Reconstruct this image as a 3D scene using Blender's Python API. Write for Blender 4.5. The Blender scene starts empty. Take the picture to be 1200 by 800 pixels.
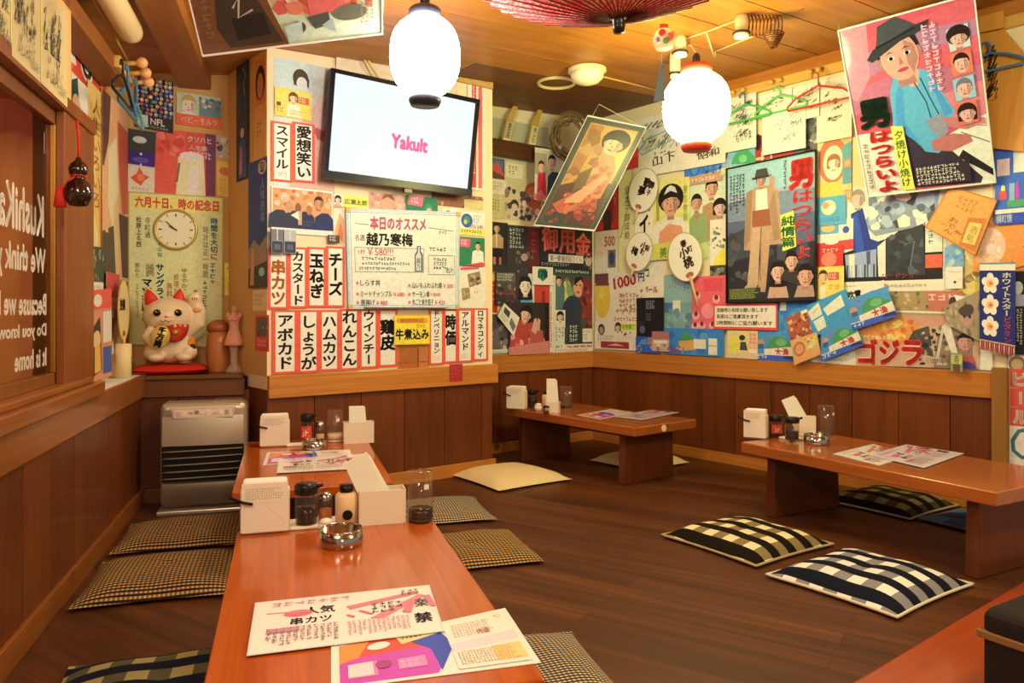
import bpy, math, random
from mathutils import Vector, Matrix
V = Vector
C = bpy.context.scene.collection
F, HY, CX, H = 900.0, 366.0, 600.0, 1.10      # focal length (px of a 1200 px frame), horizon row, centre column, eye height
EYE = V((0, 0, H))
PI = math.pi

def lin(h):
    h = h.lstrip('#')
    out = []
    for i in (0, 2, 4):
        c = int(h[i:i + 2], 16) / 255
        out.append(c / 12.92 if c <= .04045 else ((c + .055) / 1.055) ** 2.4)
    return out

# colour of the lamplight that falls on each surface: a colour read in the lamplit room is divided by it to get the paint's own colour
WARM = {'M': (1.15, .92, .60), 'R': (1.0, .78, .38), 'B': (.83, .62, .34), 'N': (.72, .48, .29), 'L': (.80, .55, .32), 'W': (1, 1, 1), 'T': (1.0, .74, .45)}
def alb(h, w='W'):
    k = WARM[w]
    return tuple(max(.004, min(.86, c / s)) for c, s in zip(lin(h), k))

MATS = {}
def new_mat(name):
    m = bpy.data.materials.new(name); m.use_nodes = True
    return m, m.node_tree, m.node_tree.nodes['Principled BSDF']
def paint(h, w='W', rough=.6, metal=0, spec=.3, coat=0, mottle=0):
    a = alb(h, w)
    key = (tuple(round(x, 3) for x in a), rough, metal, spec, coat, mottle)
    if key not in MATS:
        m, nt, b = new_mat('colour_' + h.lstrip('#'))
        b.inputs['Base Color'].default_value = (*a, 1)
        b.inputs['Roughness'].default_value = rough
        b.inputs['Metallic'].default_value = metal
        b.inputs['Specular IOR Level'].default_value = spec
        b.inputs['Coat Weight'].default_value = coat
        b.inputs['Coat Roughness'].default_value = .06
        if mottle:                                   # uneven ink of old printed paper
            tc = N(nt, 'TexCoord'); nz = N(nt, 'TexNoise'); nz.inputs['Scale'].default_value = 42; nz.inputs['Detail'].default_value = 5; nz.inputs['Roughness'].default_value = .7
            rp = N(nt, 'ValToRGB'); e = rp.color_ramp.elements; e[0].position = .3; e[1].position = .7
            e[0].color = (*[x * (1 - mottle) for x in a], 1); e[1].color = (*[min(.9, x * (1 + mottle * .7)) for x in a], 1)
            nt.links.new(tc.outputs['Object'], nz.inputs['Vector']); nt.links.new(nz.outputs['Fac'], rp.inputs['Fac']); nt.links.new(rp.outputs['Color'], b.inputs['Base Color'])
        MATS[key] = m
    return MATS[key]
def emit(name, h, s):
    m, nt, b = new_mat(name)
    b.inputs['Base Color'].default_value = (.8, .8, .8, 1)
    b.inputs['Emission Color'].default_value = (*lin(h), 1)
    b.inputs['Emission Strength'].default_value = s
    return m
def glass(name, h='ffffff', rough=.02, alpha=None):
    m, nt, b = new_mat(name)
    b.inputs['Base Color'].default_value = (*lin(h), 1)
    b.inputs['Roughness'].default_value = rough
    b.inputs['Transmission Weight'].default_value = 1
    b.inputs['IOR'].default_value = 1.2
    if alpha is not None: b.inputs['Alpha'].default_value = alpha
    return m
def clear(name, tint='f4f0ea', blend=.25, body=.03, fixed=None):
    m = bpy.data.materials.new(name); m.use_nodes = True; nt = m.node_tree; nt.nodes.clear()
    o = nt.nodes.new('ShaderNodeOutputMaterial'); t = N(nt, 'BsdfTransparent'); t.inputs['Color'].default_value = (*lin(tint), 1)
    g = N(nt, 'BsdfGlossy'); g.inputs['Roughness'].default_value = .04; g.inputs['Color'].default_value = (1, 1, 1, 1)
    d = N(nt, 'BsdfDiffuse'); d.inputs['Color'].default_value = (.8, .76, .7, 1)
    lw = N(nt, 'LayerWeight'); lw.inputs['Blend'].default_value = blend
    m1 = N(nt, 'MixShader'); m2 = N(nt, 'MixShader'); m1.inputs[0].default_value = body
    nt.links.new(t.outputs[0], m1.inputs[1]); nt.links.new(d.outputs[0], m1.inputs[2])
    m2.inputs[0].default_value = fixed or 0
    if fixed is None:
        pw = N(nt, 'Math', operation='POWER'); pw.inputs[1].default_value = 3.5; mu = N(nt, 'Math', operation='MULTIPLY_ADD'); mu.inputs[1].default_value = .6; mu.inputs[2].default_value = blend * .2
        nt.links.new(lw.outputs['Facing'], pw.inputs[0]); nt.links.new(pw.outputs[0], mu.inputs[0]); nt.links.new(mu.outputs[0], m2.inputs[0]); lw.inputs['Blend'].default_value = .5
    nt.links.new(m1.outputs[0], m2.inputs[1]); nt.links.new(g.outputs[0], m2.inputs[2]); nt.links.new(m2.outputs[0], o.inputs['Surface'])
    return m
def film(name, h, alpha, rough=.15):
    m, nt, b = new_mat(name)
    b.inputs['Base Color'].default_value = (*lin(h), 1)
    b.inputs['Roughness'].default_value = rough
    b.inputs['Alpha'].default_value = alpha
    return m
def N(nt, t, **kw):
    n = nt.nodes.new('ShaderNode' + t)
    for k, v in kw.items(): setattr(n, k, v)
    return n
def wood(name, c1, c2, grain=(1, .05, .05), ang=0, rough=.4, coat=0, w='W', knots=0.0, spec=.4, tone=.5):
    m, nt, b = new_mat(name)
    tc = N(nt, 'TexCoord'); mp = N(nt, 'Mapping', vector_type='TEXTURE')
    mp.inputs['Rotation'].default_value = (0, 0, ang); mp.inputs['Scale'].default_value = grain
    n1 = N(nt, 'TexNoise'); n1.inputs['Scale'].default_value = 1; n1.inputs['Detail'].default_value = 6; n1.inputs['Roughness'].default_value = .65; n1.inputs['Distortion'].default_value = 1.2
    r1 = N(nt, 'ValToRGB'); r1.color_ramp.elements[0].position = .3; r1.color_ramp.elements[1].position = .72
    r1.color_ramp.elements[0].color = (*alb(c1, w), 1); r1.color_ramp.elements[1].color = (*alb(c2, w), 1)
    nt.links.new(tc.outputs['Object'], mp.inputs['Vector']); nt.links.new(mp.outputs['Vector'], n1.inputs['Vector']); nt.links.new(n1.outputs['Fac'], r1.inputs['Fac'])
    n2 = N(nt, 'TexNoise'); n2.inputs['Scale'].default_value = 1.7; n2.inputs['Detail'].default_value = 2
    nt.links.new(tc.outputs['Object'], n2.inputs['Vector'])
    r2 = N(nt, 'ValToRGB'); r2.color_ramp.elements[0].position = .3; r2.color_ramp.elements[1].position = .75
    t = tone
    r2.color_ramp.elements[0].color = (t + .15, t + .15, t + .15, 1); r2.color_ramp.elements[1].color = (1, 1, 1, 1)
    nt.links.new(n2.outputs['Fac'], r2.inputs['Fac'])
    mx = N(nt, 'MixRGB', blend_type='MULTIPLY'); mx.inputs['Fac'].default_value = .8
    nt.links.new(r1.outputs['Color'], mx.inputs['Color1']); nt.links.new(r2.outputs['Color'], mx.inputs['Color2'])
    out = mx.outputs['Color']
    if knots:
        vo = N(nt, 'TexVoronoi'); vo.inputs['Scale'].default_value = knots
        nt.links.new(tc.outputs['Object'], vo.inputs['Vector'])
        r3 = N(nt, 'ValToRGB'); r3.color_ramp.elements[0].position = .05; r3.color_ramp.elements[1].position = .1
        r3.color_ramp.elements[0].color = (.25, .12, .06, 1); r3.color_ramp.elements[1].color = (1, 1, 1, 1)
        nt.links.new(vo.outputs['Distance'], r3.inputs['Fac'])
        m2 = N(nt, 'MixRGB', blend_type='MULTIPLY'); m2.inputs['Fac'].default_value = .85
        nt.links.new(out, m2.inputs['Color1']); nt.links.new(r3.outputs['Color'], m2.inputs['Color2']); out = m2.outputs['Color']
    nt.links.new(out, b.inputs['Base Color'])
    b.inputs['Roughness'].default_value = rough; b.inputs['Specular IOR Level'].default_value = spec
    b.inputs['Coat Weight'].default_value = coat; b.inputs['Coat Roughness'].default_value = .08
    return m
def gingham(name, light, mid, dark, period, w='W', jitter=.0):
    m, nt, b = new_mat(name)
    tc = N(nt, 'TexCoord'); sp = N(nt, 'SeparateXYZ'); nt.links.new(tc.outputs['Object'], sp.inputs[0])
    ls = []
    for ax in ('X', 'Y'):
        a = N(nt, 'Math', operation='MULTIPLY_ADD'); a.inputs[1].default_value = 1 / period; a.inputs[2].default_value = 50.25
        nt.links.new(sp.outputs[ax], a.inputs[0])
        f = N(nt, 'Math', operation='FRACT'); nt.links.new(a.outputs[0], f.inputs[0])
        l = N(nt, 'Math', operation='LESS_THAN'); l.inputs[1].default_value = .5; nt.links.new(f.outputs[0], l.inputs[0]); ls.append(l)
    ad = N(nt, 'Math', operation='MULTIPLY_ADD'); ad.inputs[1].default_value = .33; nt.links.new(ls[0].outputs[0], ad.inputs[0])
    ad2 = N(nt, 'Math', operation='MULTIPLY'); ad2.inputs[1].default_value = .5; nt.links.new(ls[1].outputs[0], ad2.inputs[0])
    nt.links.new(ad2.outputs[0], ad.inputs[2])
    r = N(nt, 'ValToRGB'); r.color_ramp.interpolation = 'CONSTANT'
    e = r.color_ramp.elements
    e[0].position = 0; e[0].color = (*alb(light, w), 1); e[1].position = .2; e[1].color = (*alb(mid, w), 1)
    e2 = e.new(.42); e2.color = (*alb(dark, w), 1)
    nt.links.new(ad.outputs[0], r.inputs['Fac'])
    wv = N(nt, 'TexNoise'); wv.inputs['Scale'].default_value = 260
    nt.links.new(tc.outputs['Object'], wv.inputs['Vector'])
    bm = N(nt, 'Bump'); bm.inputs['Strength'].default_value = .25; bm.inputs['Distance'].default_value = .002
    nt.links.new(wv.outputs['Fac'], bm.inputs['Height']); nt.links.new(bm.outputs['Normal'], b.inputs['Normal'])
    nt.links.new(r.outputs['Color'], b.inputs['Base Color']); b.inputs['Roughness'].default_value = .9; b.inputs['Specular IOR Level'].default_value = .1
    return m

# ------------------------------------------------------------------ mesh builder
class MB:
    def __init__(s): s.v = []; s.f = []; s.mi = []; s.sm = []; s.mats = []; s.M = Matrix()
    def mat(s, m):
        if m not in s.mats: s.mats.append(m)
        return s.mats.index(m)
    def add(s, vs, fs, m, smooth=False, M=None):
        M = s.M if M is None else s.M @ M
        b = len(s.v); s.v.extend(M @ V(p) for p in vs); k = s.mat(m)
        for f in fs: s.f.append(tuple(i + b for i in f)); s.mi.append(k); s.sm.append(smooth)
    def poly(s, pts, m): s.add(pts, [tuple(range(len(pts)))], m)
    def box(s, c, d, m, M=None):
        x, y, z = (k / 2 for k in d); cx, cy, cz = c
        vs = [(cx + a * x, cy + b * y, cz + e * z) for e in (-1, 1) for b in (-1, 1) for a in (-1, 1)]
        s.add(vs, [(0, 2, 3, 1), (4, 5, 7, 6), (0, 1, 5, 4), (2, 6, 7, 3), (0, 4, 6, 2), (1, 3, 7, 5)], m, M=M)
    def prism(s, pts, off, m, M=None):           # closed polygon swept along off
        n = len(pts); off = V(off)
        vs = [V(p) for p in pts] + [V(p) + off for p in pts]
        fs = [tuple(range(n - 1, -1, -1)), tuple(range(n, 2 * n))] + [(i, (i + 1) % n, n + (i + 1) % n, n + i) for i in range(n)]
        s.add(vs, fs, m, M=M)
    def lathe(s, prof, m, n=24, M=None, smooth=True, sx=1, sy=1):
        vs = []; fs = []
        for r, z in prof:
            for i in range(n):
                a = 2 * PI * i / n; vs.append((r * math.cos(a) * sx, r * math.sin(a) * sy, z))
        for j in range(len(prof) - 1):
            for i in range(n):
                k = (i + 1) % n; fs.append((j * n + i, j * n + k, (j + 1) * n + k, (j + 1) * n + i))
        if prof[0][0] > 1e-4: fs.append(tuple(range(n - 1, -1, -1)))
        if prof[-1][0] > 1e-4: fs.append(tuple((len(prof) - 1) * n + i for i in range(n)))
        s.add(vs, fs, m, smooth, M)
    def ball(s, c, r, m, n=16, M=None):
        rx, ry, rz = r if isinstance(r, (tuple, list)) else (r, r, r)
        k = n // 2
        T = Matrix.Translation(c) @ Matrix.Diagonal((rx, ry, rz, 1))
        if M is not None: T = M @ T
        s.lathe([(max(1e-5, math.sin(PI * i / k)), -math.cos(PI * i / k)) for i in range(k + 1)], m, n, T)
    def tube(s, pts, r, m, n=8, closed=False, caps=True):
        pts = [V(p) for p in pts]; rs = r if isinstance(r, (list, tuple)) else [r] * len(pts)
        vs = []; fs = []; up = None; L = len(pts)
        for i, p in enumerate(pts):
            a = pts[(i - 1) % L] if (i or closed) else p; c = pts[(i + 1) % L] if (i < L - 1 or closed) else p
            t = (c - a).normalized()
            if up is None: up = t.orthogonal().normalized()
            up = (up - t * up.dot(t)).normalized(); w = t.cross(up)
            for j in range(n):
                q = 2 * PI * j / n; vs.append(p + (up * math.cos(q) + w * math.sin(q)) * rs[i])
        for i in range(L if closed else L - 1):
            i2 = (i + 1) % L
            for j in range(n):
                k = (j + 1) % n; fs.append((i * n + j, i * n + k, i2 * n + k, i2 * n + j))
        if not closed and caps: fs.append(tuple(range(n - 1, -1, -1))); fs.append(tuple((L - 1) * n + j for j in range(n)))
        s.add(vs, fs, m, True)
    def obj(s, name, parent=None, loc=None, bevel=0, seg=2, local=False):
        loc = V(loc) if loc is not None else V((0, 0, 0))
        me = bpy.data.meshes.new(name)
        me.from_pydata([tuple(p) if local else tuple(p - loc) for p in s.v], [], s.f)
        for m in s.mats: me.materials.append(m)
        me.polygons.foreach_set('material_index', s.mi); me.polygons.foreach_set('use_smooth', s.sm)
        me.update()
        o = bpy.data.objects.new(name, me); C.objects.link(o)
        o.location = loc
        if parent is not None: o.parent = parent
        if bevel:
            b = o.modifiers.new('Bevel', 'BEVEL'); b.width = bevel; b.segments = seg; b.limit_method = 'ANGLE'; b.angle_limit = .6
        return o

def tag(o, label=None, cat=None, group=None, kind=None):
    if label: o['label'] = label
    if cat: o['category'] = cat
    if group: o['group'] = group
    if kind: o['kind'] = kind
    return o
def empty(name, loc, rz=0, label=None, cat=None, group=None):
    o = bpy.data.objects.new(name, None); C.objects.link(o); o.location = loc; o.rotation_euler = (0, 0, rz); o.empty_display_size = .05
    return tag(o, label, cat, group)
def struct(o): o['kind'] = 'structure'; return o
def copy_tree(o, parent=None):
    c = o.copy(); C.objects.link(c); c.parent = parent
    for ch in [x for x in bpy.data.objects if x.parent == o]: copy_tree(ch, c)
    return c

# ------------------------------------------------------------------ planes of the room
class Plane:
    def __init__(s, p, d, n=None):                # p a point, d the horizontal direction that runs to the viewer's right, n the normal into the room
        s.p = V(p); s.d = V(d).normalized(); s.n = V(n).normalized() if n else V((s.d.y, -s.d.x, 0)).normalized()
        s.up = s.n.cross(s.d) if s.n.cross(s.d).z > 0 else -s.n.cross(s.d)
    def at(s, x, y, off=0):
        d = V(((x - CX) / F, 1, (HY - y) / F)); o = s.p + s.n * off
        return EYE + d * ((o - EYE).dot(s.n) / d.dot(s.n))
    def rect(s, x0, y0, x1, y1, off=0, rot=0):
        a = s.at(x0, y0, off); b = s.at(x1, y1, off); q = b - a
        du = q.dot(s.d); dv = -q.dot(s.up)
        c = (a + b) / 2; R = math.radians(rot)
        dx = s.d * math.cos(R) - s.up * math.sin(R); dy = -s.up * math.cos(R) - s.d * math.sin(R)
        return [c - dx * du / 2 - dy * dv / 2, c + dx * du / 2 - dy * dv / 2, c + dx * du / 2 + dy * dv / 2, c - dx * du / 2 + dy * dv / 2]
    def quad(s, pts, off=0): return [s.at(x, y, off) for x, y in pts]
def floor_at(x, y, z=0):
    Y = (H - z) * F / (y - HY); return V(((x - CX) / F * Y, Y, z))

RD = V((.623, -.782, 0)); BD = V((.783, .622, 0)); LD = V((-.2723, .9622, 0)); LN = V((.9622, .2723, 0))
CORNER = V((.704, 6.67, 0)); MR = V((-.137, 5.35, 0)); ML = V((-1.389, 4.356, 0))
PR = Plane(CORNER, RD); PB = Plane(CORNER, BD); PM = Plane(ML, MR - ML)
PP = Plane(ML, RD)                                     # short side face of the block that carries the television
NL = V((-2.14, 4.42, 0)); ND = V((.962, .272, 0))
PN0 = Plane(NL, ND); PN = Plane(NL + V((-.272, .962, 0)) * .34, ND)
def Lp(a, e=0, z=0): return V((-.885, 0, 0)) * 1 + LD * a + LN * e + V((0, 0, z))     # a along the left wall, e out of it
PL0 = Plane(V((-.885, 0, 0)), LD, LN); PL = Plane(Lp(0, -.135), LD, LN)
CN = V((-.0443, -.0303, 1))
def ceil_z(x, y): return 2.605 + .0443 * (x + 1.389) + .0303 * (y - 4.356)
def ceil_at(px, py, drop=0):
    d = V(((px - CX) / F, 1, (HY - py) / F)); t = (2.605 - drop + .0443 * 1.389 - .0303 * 4.356 - H) / (d.z - .0443 * d.x - .0303)
    return EYE + d * t

# ------------------------------------------------------------------ lettering
GL = {}
def glyph(s, b):
    if b:                                     # heavier strokes: the same outline laid down a few times, slightly shifted
        if (s, b) not in GL:
            v0, f0 = glyph(s, 0); vs = []; fs = []
            for dx, dy in (((-b, 0), (b, 0), (0, b), (0, -b), (b * .7, b * .7), (-b * .7, b * .7), (b * .7, -b * .7), (-b * .7, -b * .7), (0, 0)) if b >= .045 else ((-b, 0), (b, 0), (0, b), (0, -b)) if b >= .02 else ((-b, 0), (b, 0))):
                k = len(vs); vs += [(x + dx, y + dy) for x, y in v0]; fs += [tuple(i + k for i in f) for f in f0]
            GL[(s, b)] = (vs, fs)
        return GL[(s, b)]
    if (s, b) not in GL:
        c = bpy.data.curves.new('lettering', 'FONT'); c.body = s; c.size = 1; c.offset = b; c.resolution_u = 2; c.fill_mode = 'FRONT'
        o = bpy.data.objects.new('lettering', c); m = o.to_mesh()
        vs = [(v.co.x, v.co.y) for v in m.vertices]; fs = [tuple(p.vertices) for p in m.polygons]
        o.to_mesh_clear(); bpy.data.objects.remove(o); bpy.data.curves.remove(c)
        GL[(s, b)] = (vs, fs)
    return GL[(s, b)]
SIDEWAYS = 'ー―〜（）()-'

class Art:
    """A printed sheet: a thin slab with its print laid on as flat shapes. u runs right, v runs down, both 0..1."""
    eps = .00013; mottle = .15
    def __init__(s, q, base, w, n=None, th=.0015, rough=.55, edge=None, back=None):
        s.q = [V(p) for p in q]; s.w = w; s.rough = rough; s.mb = MB(); s.lv = 0
        a = s.q[1] - s.q[0]; b = s.q[3] - s.q[0]
        s.n = -(a.cross(b)).normalized()
        if n is not None and s.n.dot(V(n)) < 0: s.n = -s.n
        elif n is None and s.n.dot(EYE - s.q[0]) < 0: s.n = -s.n
        s.asp = a.length / b.length; s.W = a.length; s.Hh = b.length
        m = s.m(base); k = [p - s.n * th for p in s.q]
        s.mb.poly(s.q, m); s.mb.poly(k[::-1], s.m(back or base))
        for i in range(4): s.mb.poly([s.q[i], k[i], k[(i + 1) % 4], s.q[(i + 1) % 4]], s.m(edge or base))
    def m(s, h): return h if not isinstance(h, str) else paint(h, s.w, s.rough, mottle=0 if s.w in 'WT' else s.mottle)
    def P(s, u, v):
        q = s.q; t = q[0] * (1 - u) + q[1] * u; b = q[3] * (1 - u) + q[2] * u
        return t * (1 - v) + b * v + s.n * (s.lv * s.eps)
    def up(s, k=1): s.lv += k; return s
    def _p(s, pts, c): s.mb.poly([s.P(u, v) for u, v in pts], s.m(c))
    def p(s, pts, c): s.lv += 1; s._p(pts, c); return s
    def r(s, a, b, c, d, col): return s.p([(a, b), (c, b), (c, d), (a, d)], col)
    def e(s, cx, cy, rx, ry, col, n=20, rot=0):       # rx in u, ry in v
        s.lv += 1; ca, sa = math.cos(rot), math.sin(rot); A = s.asp
        pts = []
        for i in range(n):
            t = 2 * PI * i / n; x = rx * A * math.cos(t); y = ry * math.sin(t)
            pts.append((cx + (x * ca - y * sa) / A, cy + x * sa + y * ca))
        s._p(pts, col); return s
    def c(s, cx, cy, r, col, n=20): return s.e(cx, cy, r / s.asp, r, col, n)     # round; r in v
    def frame(s, t, col, u0=0, v0=0, u1=1, v1=1):      # border of even width t (in v)
        a = t / s.asp; s.lv += 1
        for b in ((u0, v0, u1, v0 + t), (u0, v1 - t, u1, v1), (u0, v0 + t, u0 + a, v1 - t), (u1 - a, v0 + t, u1, v1 - t)):
            s._p([(b[0], b[1]), (b[2], b[1]), (b[2], b[3]), (b[0], b[3])], col)
        return s
    def ln(s, pts, wd, col, taper=False):              # stroke, width wd in v
        s.lv += 1; A = s.asp; L = []; R = []
        for i, (u, v) in enumerate(pts):
            a = pts[max(0, i - 1)]; b = pts[min(len(pts) - 1, i + 1)]
            dx, dy = (b[0] - a[0]) * A, b[1] - a[1]; l = math.hypot(dx, dy) or 1
            h = wd / 2 * ((1 - .7 * abs(2 * i / max(1, len(pts) - 1) - 1)) if taper else 1)
            L.append((u - dy / l * h / A, v + dx / l * h)); R.append((u + dy / l * h / A, v - dx / l * h))
        for i in range(len(pts) - 1): s._p([L[i], L[i + 1], R[i + 1], R[i]], col)
        return s
    def t(s, st, a, b, c, d, col, vert=False, bold=.015, rot=0, mirror=False):
        s.lv += 1; k = s.m(col)
        if not vert:
            vs, fs = glyph(st, bold)
            if not vs: return s
            x0 = min(p[0] for p in vs); x1 = max(p[0] for p in vs); y0 = min(p[1] for p in vs); y1 = max(p[1] for p in vs)
            out = []
            for x, y in vs:
                fx = (x - x0) / (x1 - x0 or 1); fy = (y1 - y) / (y1 - y0 or 1)
                if mirror: fx = 1 - fx
                u = a + (c - a) * fx; v = b + (d - b) * fy
                if rot:
                    mu, mv = (a + c) / 2, (b + d) / 2; X = (u - mu) * s.asp; Y = v - mv
                    u = mu + (X * math.cos(rot) - Y * math.sin(rot)) / s.asp; v = mv + X * math.sin(rot) + Y * math.cos(rot)
                out.append(s.P(u, v))
            s.mb.add(out, fs, k)
        else:
            h = (d - b) / len(st)
            for i, ch in enumerate(st):
                vs, fs = glyph(ch, bold); out = []
                for x, y in vs:
                    if ch in SIDEWAYS: x, y = .5 + (y - .38), .38 - (x - .5)
                    out.append(s.P(a + (c - a) * x, b + h * (i + (.87 - y))))
                if out: s.mb.add(out, fs, k)
        return s
    def st(s, a, b, c, d, rows, col, vert=False, seed=1, fill=.75):      # rows of tiny print too small to read
        s.lv += 1; rnd = random.Random(seed)
        for i in range(rows):
            if vert:
                w = (c - a) / rows; h = w * s.asp * .9; y = b; end = d - (d - b) * rnd.random() * .25
                x0 = a + i * w; x1 = x0 + w * fill
            else:
                h = (d - b) / rows; w = h / s.asp * .9; x = a; end = c - (c - a) * rnd.random() * .2
                y0 = b + i * h; y1 = y0 + h * fill
            k = 0
            while k < 90:
                k += 1
                if vert:
                    if y + h > end: break
                    box = (x0, y, x1, y + h * fill); y += h
                else:
                    if x + w > end: break
                    box = (x, y0, x + w * fill, y1); x += w
                bw, bh = box[2] - box[0], box[3] - box[1]
                t = .22
                yy = box[1] + bh * rnd.choice((.05, .3, .5)); s._p([(box[0], yy), (box[2], yy), (box[2], yy + bh * t), (box[0], yy + bh * t)], col)
                xx = box[0] + bw * rnd.choice((.1, .4, .65)); s._p([(xx, box[1]), (xx + bw * t, box[1]), (xx + bw * t, box[3]), (xx, box[3])], col)
                if rnd.random() < .6:
                    yy = box[3] - bh * .2; s._p([(box[0], yy), (box[2] - bw * .2, yy), (box[2] - bw * .2, box[3]), (box[0], box[3])], col)
        return s
    def sc(s, a, b, c, d, col, n=6, seed=1, wd=.012, vert=False):       # a pen scrawl such as an autograph
        rnd = random.Random(seed)
        for i in range(n):
            x = a + (c - a) * (rnd.random() * .75 + .02); y = b + (d - b) * (rnd.random() * .8 + .1)
            pts = []; amp = (d - b) * rnd.choice((.03, .05, .05, .08, .14)); L = amp * rnd.uniform(.35, .8); dn = rnd.uniform(-.25, .12)
            if rnd.random() < .25: amp *= 1.8; L *= 2.2
            for j in range(rnd.randint(5, 11)):
                k = -1 if j % 2 else 1
                pts.append((min(c, max(a, x + amp * .45 * -k / s.asp)), min(d, max(b, y + k * amp * rnd.uniform(.5, 1)))))
                if vert: y += L * .9; x += rnd.uniform(-.3, .3) * L / s.asp
                else: x += L / s.asp; y += dn * L
            s.ln(pts, wd * rnd.uniform(.6, 1.3), col, True)
        return s
    def b(s, a, b, c, d, cols, n, seed=1, size=.15):                    # blotches of a printed photograph
        rnd = random.Random(seed)
        for i in range(n):
            x = rnd.uniform(a, c); y = rnd.uniform(b, d); r = size * rnd.uniform(.4, 1)
            k = rnd.randint(5, 8); o = rnd.random() * 6
            pts = [(min(c, max(a, x + math.cos(o + 6.28 * j / k) * r * rnd.uniform(.5, 1) / s.asp)), min(d, max(b, y + math.sin(o + 6.28 * j / k) * r * rnd.uniform(.5, 1)))) for j in range(k)]
            if i % 6 == 0: s.lv += 1
            s.lv += .15; s._p(pts, cols[rnd.randrange(len(cols))])
        return s
    def f(s, cx, cy, h, skin='e0a878', hair='20140e', style='short', tilt=0, eyes=True, lip='a84038', shade=None):   # a drawn head; h in v
        A = s.asp; ca, sa = math.cos(tilt), math.sin(tilt)
        def T(x, y): x *= h; y *= h; return (cx + (x * ca - y * sa) / A, cy + x * sa + y * ca)
        def E(x, y, rx, ry, col, n=18):
            s.lv += 1; s._p([T(x + rx * math.cos(6.2832 * i / n), y + ry * math.sin(6.2832 * i / n)) for i in range(n)], col)
        def PL_(pts, col): s.lv += 1; s._p([T(*p) for p in pts], col)
        dark = shade or '%02x%02x%02x' % tuple(int(int(skin[i:i + 2], 16) * .78) for i in (0, 2, 4))
        if style == 'long': PL_([(-.46, -.3), (-.3, -.58), (.3, -.58), (.46, -.3), (.56, .75), (.3, .8), (-.3, .8), (-.56, .75)], hair)
        elif style == 'bob': E(0, -.12, .52, .52, hair); PL_([(-.52, -.1), (.52, -.1), (.5, .4), (-.5, .4)], hair)
        elif style == 'big': E(0, -.2, .62, .56, hair)
        elif style == 'bald': pass
        else: E(0, -.14, .43, .5, hair)
        PL_([(-.14, .3), (.14, .3), (.18, .62), (-.18, .62)], dark)
        for k in (-1, 1): E(.38 * k, .02, .07, .12, dark, 10)
        E(0, 0, .37, .5, skin, 22)
        PL_([(.16, -.3), (.33, -.15), (.34, .15), (.18, .42), (.12, .2)], dark)
        if style == 'bob' or style == 'big': PL_([(-.4, -.08), (-.36, -.36), (-.1, -.52), (.2, -.52), (.38, -.32), (.4, -.06), (.3, -.2), (0, -.24), (-.28, -.18)], hair)
        elif style == 'hat': pass
        elif style != 'bald': PL_([(-.39, -.1), (-.36, -.36), (-.16, -.54), (.16, -.54), (.36, -.36), (.39, -.1), (.32, -.26), (.1, -.3), (-.1, -.32), (-.32, -.24)], hair)
        if eyes:
            for k in (-1, 1):
                PL_([(.06 * k, -.11), (.16 * k, -.16), (.27 * k, -.11), (.16 * k, -.135)], hair)
                E(.165 * k, -.02, .075, .038, 'e8dcc8', 10); E(.165 * k, -.02, .042, .04, '14100c', 8)
            PL_([(.0, -.02), (.05, .16), (-.05, .17)], dark)
            E(0, .28, .12, .04, lip, 10)
        return s
    def bust(s, cx, cy, h, coat, skin='e0a878', hair='20140e', style='short', tilt=0, sh=1.05, drop=1.4, **k):     # head with shoulders below
        A = s.asp
        s.p([(cx - .2 * h / A, cy + .48 * h), (cx + .2 * h / A, cy + .48 * h), (cx + sh * .8 * h / A, cy + .72 * h), (cx + sh * h / A, cy + drop * h), (cx - sh * h / A, cy + drop * h), (cx - sh * .8 * h / A, cy + .72 * h)], coat)
        s.p([(cx - .2 * h / A, cy + .5 * h), (cx + .2 * h / A, cy + .5 * h), (cx, cy + .85 * h)], 'd8c8a8')
        return s.f(cx, cy, h, skin, hair, style, tilt, **k)
    def done(s, name, label=None, cat=None, group=None, parent=None):
        c = sum(s.q, V((0, 0, 0))) / 4
        if parent is not None: c = c - parent.location
        if parent is not None:
            s.mb.v = [p - parent.location for p in s.mb.v]
        o = s.mb.obj(name, parent, c)
        return tag(o, label, cat, group)
# ------------------------------------------------------------------ room materials
W_BOARD = [wood('stained_boards_a', '6c3515', '884820', (.07, .07, 1.1), rough=.42, coat=.15, tone=.6), wood('stained_boards_b', '602e12', '7a401b', (.06, .06, .9), rough=.42, coat=.15, tone=.6),
           wood('stained_boards_c', '683213', '82461f', (.08, .08, 1.3), rough=.42, coat=.15, tone=.6)]
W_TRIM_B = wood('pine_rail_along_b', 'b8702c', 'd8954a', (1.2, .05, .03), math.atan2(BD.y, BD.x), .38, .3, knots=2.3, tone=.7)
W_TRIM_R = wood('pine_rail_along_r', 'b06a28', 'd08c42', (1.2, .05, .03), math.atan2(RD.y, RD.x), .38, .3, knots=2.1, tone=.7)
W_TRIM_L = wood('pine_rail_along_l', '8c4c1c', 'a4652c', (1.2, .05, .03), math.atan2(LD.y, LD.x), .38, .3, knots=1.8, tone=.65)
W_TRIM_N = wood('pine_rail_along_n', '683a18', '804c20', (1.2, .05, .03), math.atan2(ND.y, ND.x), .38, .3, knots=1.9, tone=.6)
W_POST = wood('window_post_wood', '7a3f1a', '9a5926', (.06, .06, .9), rough=.4, coat=.2, tone=.7)
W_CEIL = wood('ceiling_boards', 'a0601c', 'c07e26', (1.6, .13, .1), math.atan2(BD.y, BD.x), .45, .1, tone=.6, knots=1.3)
W_CEIL_SHADE = wood('shade_tinted_ceiling_boards', '643a16', '7c4c1e', (1.6, .13, .1), math.atan2(BD.y, BD.x), .5, 0, tone=.6)  # ceiling wood with the far corner's shade put into its colour
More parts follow.
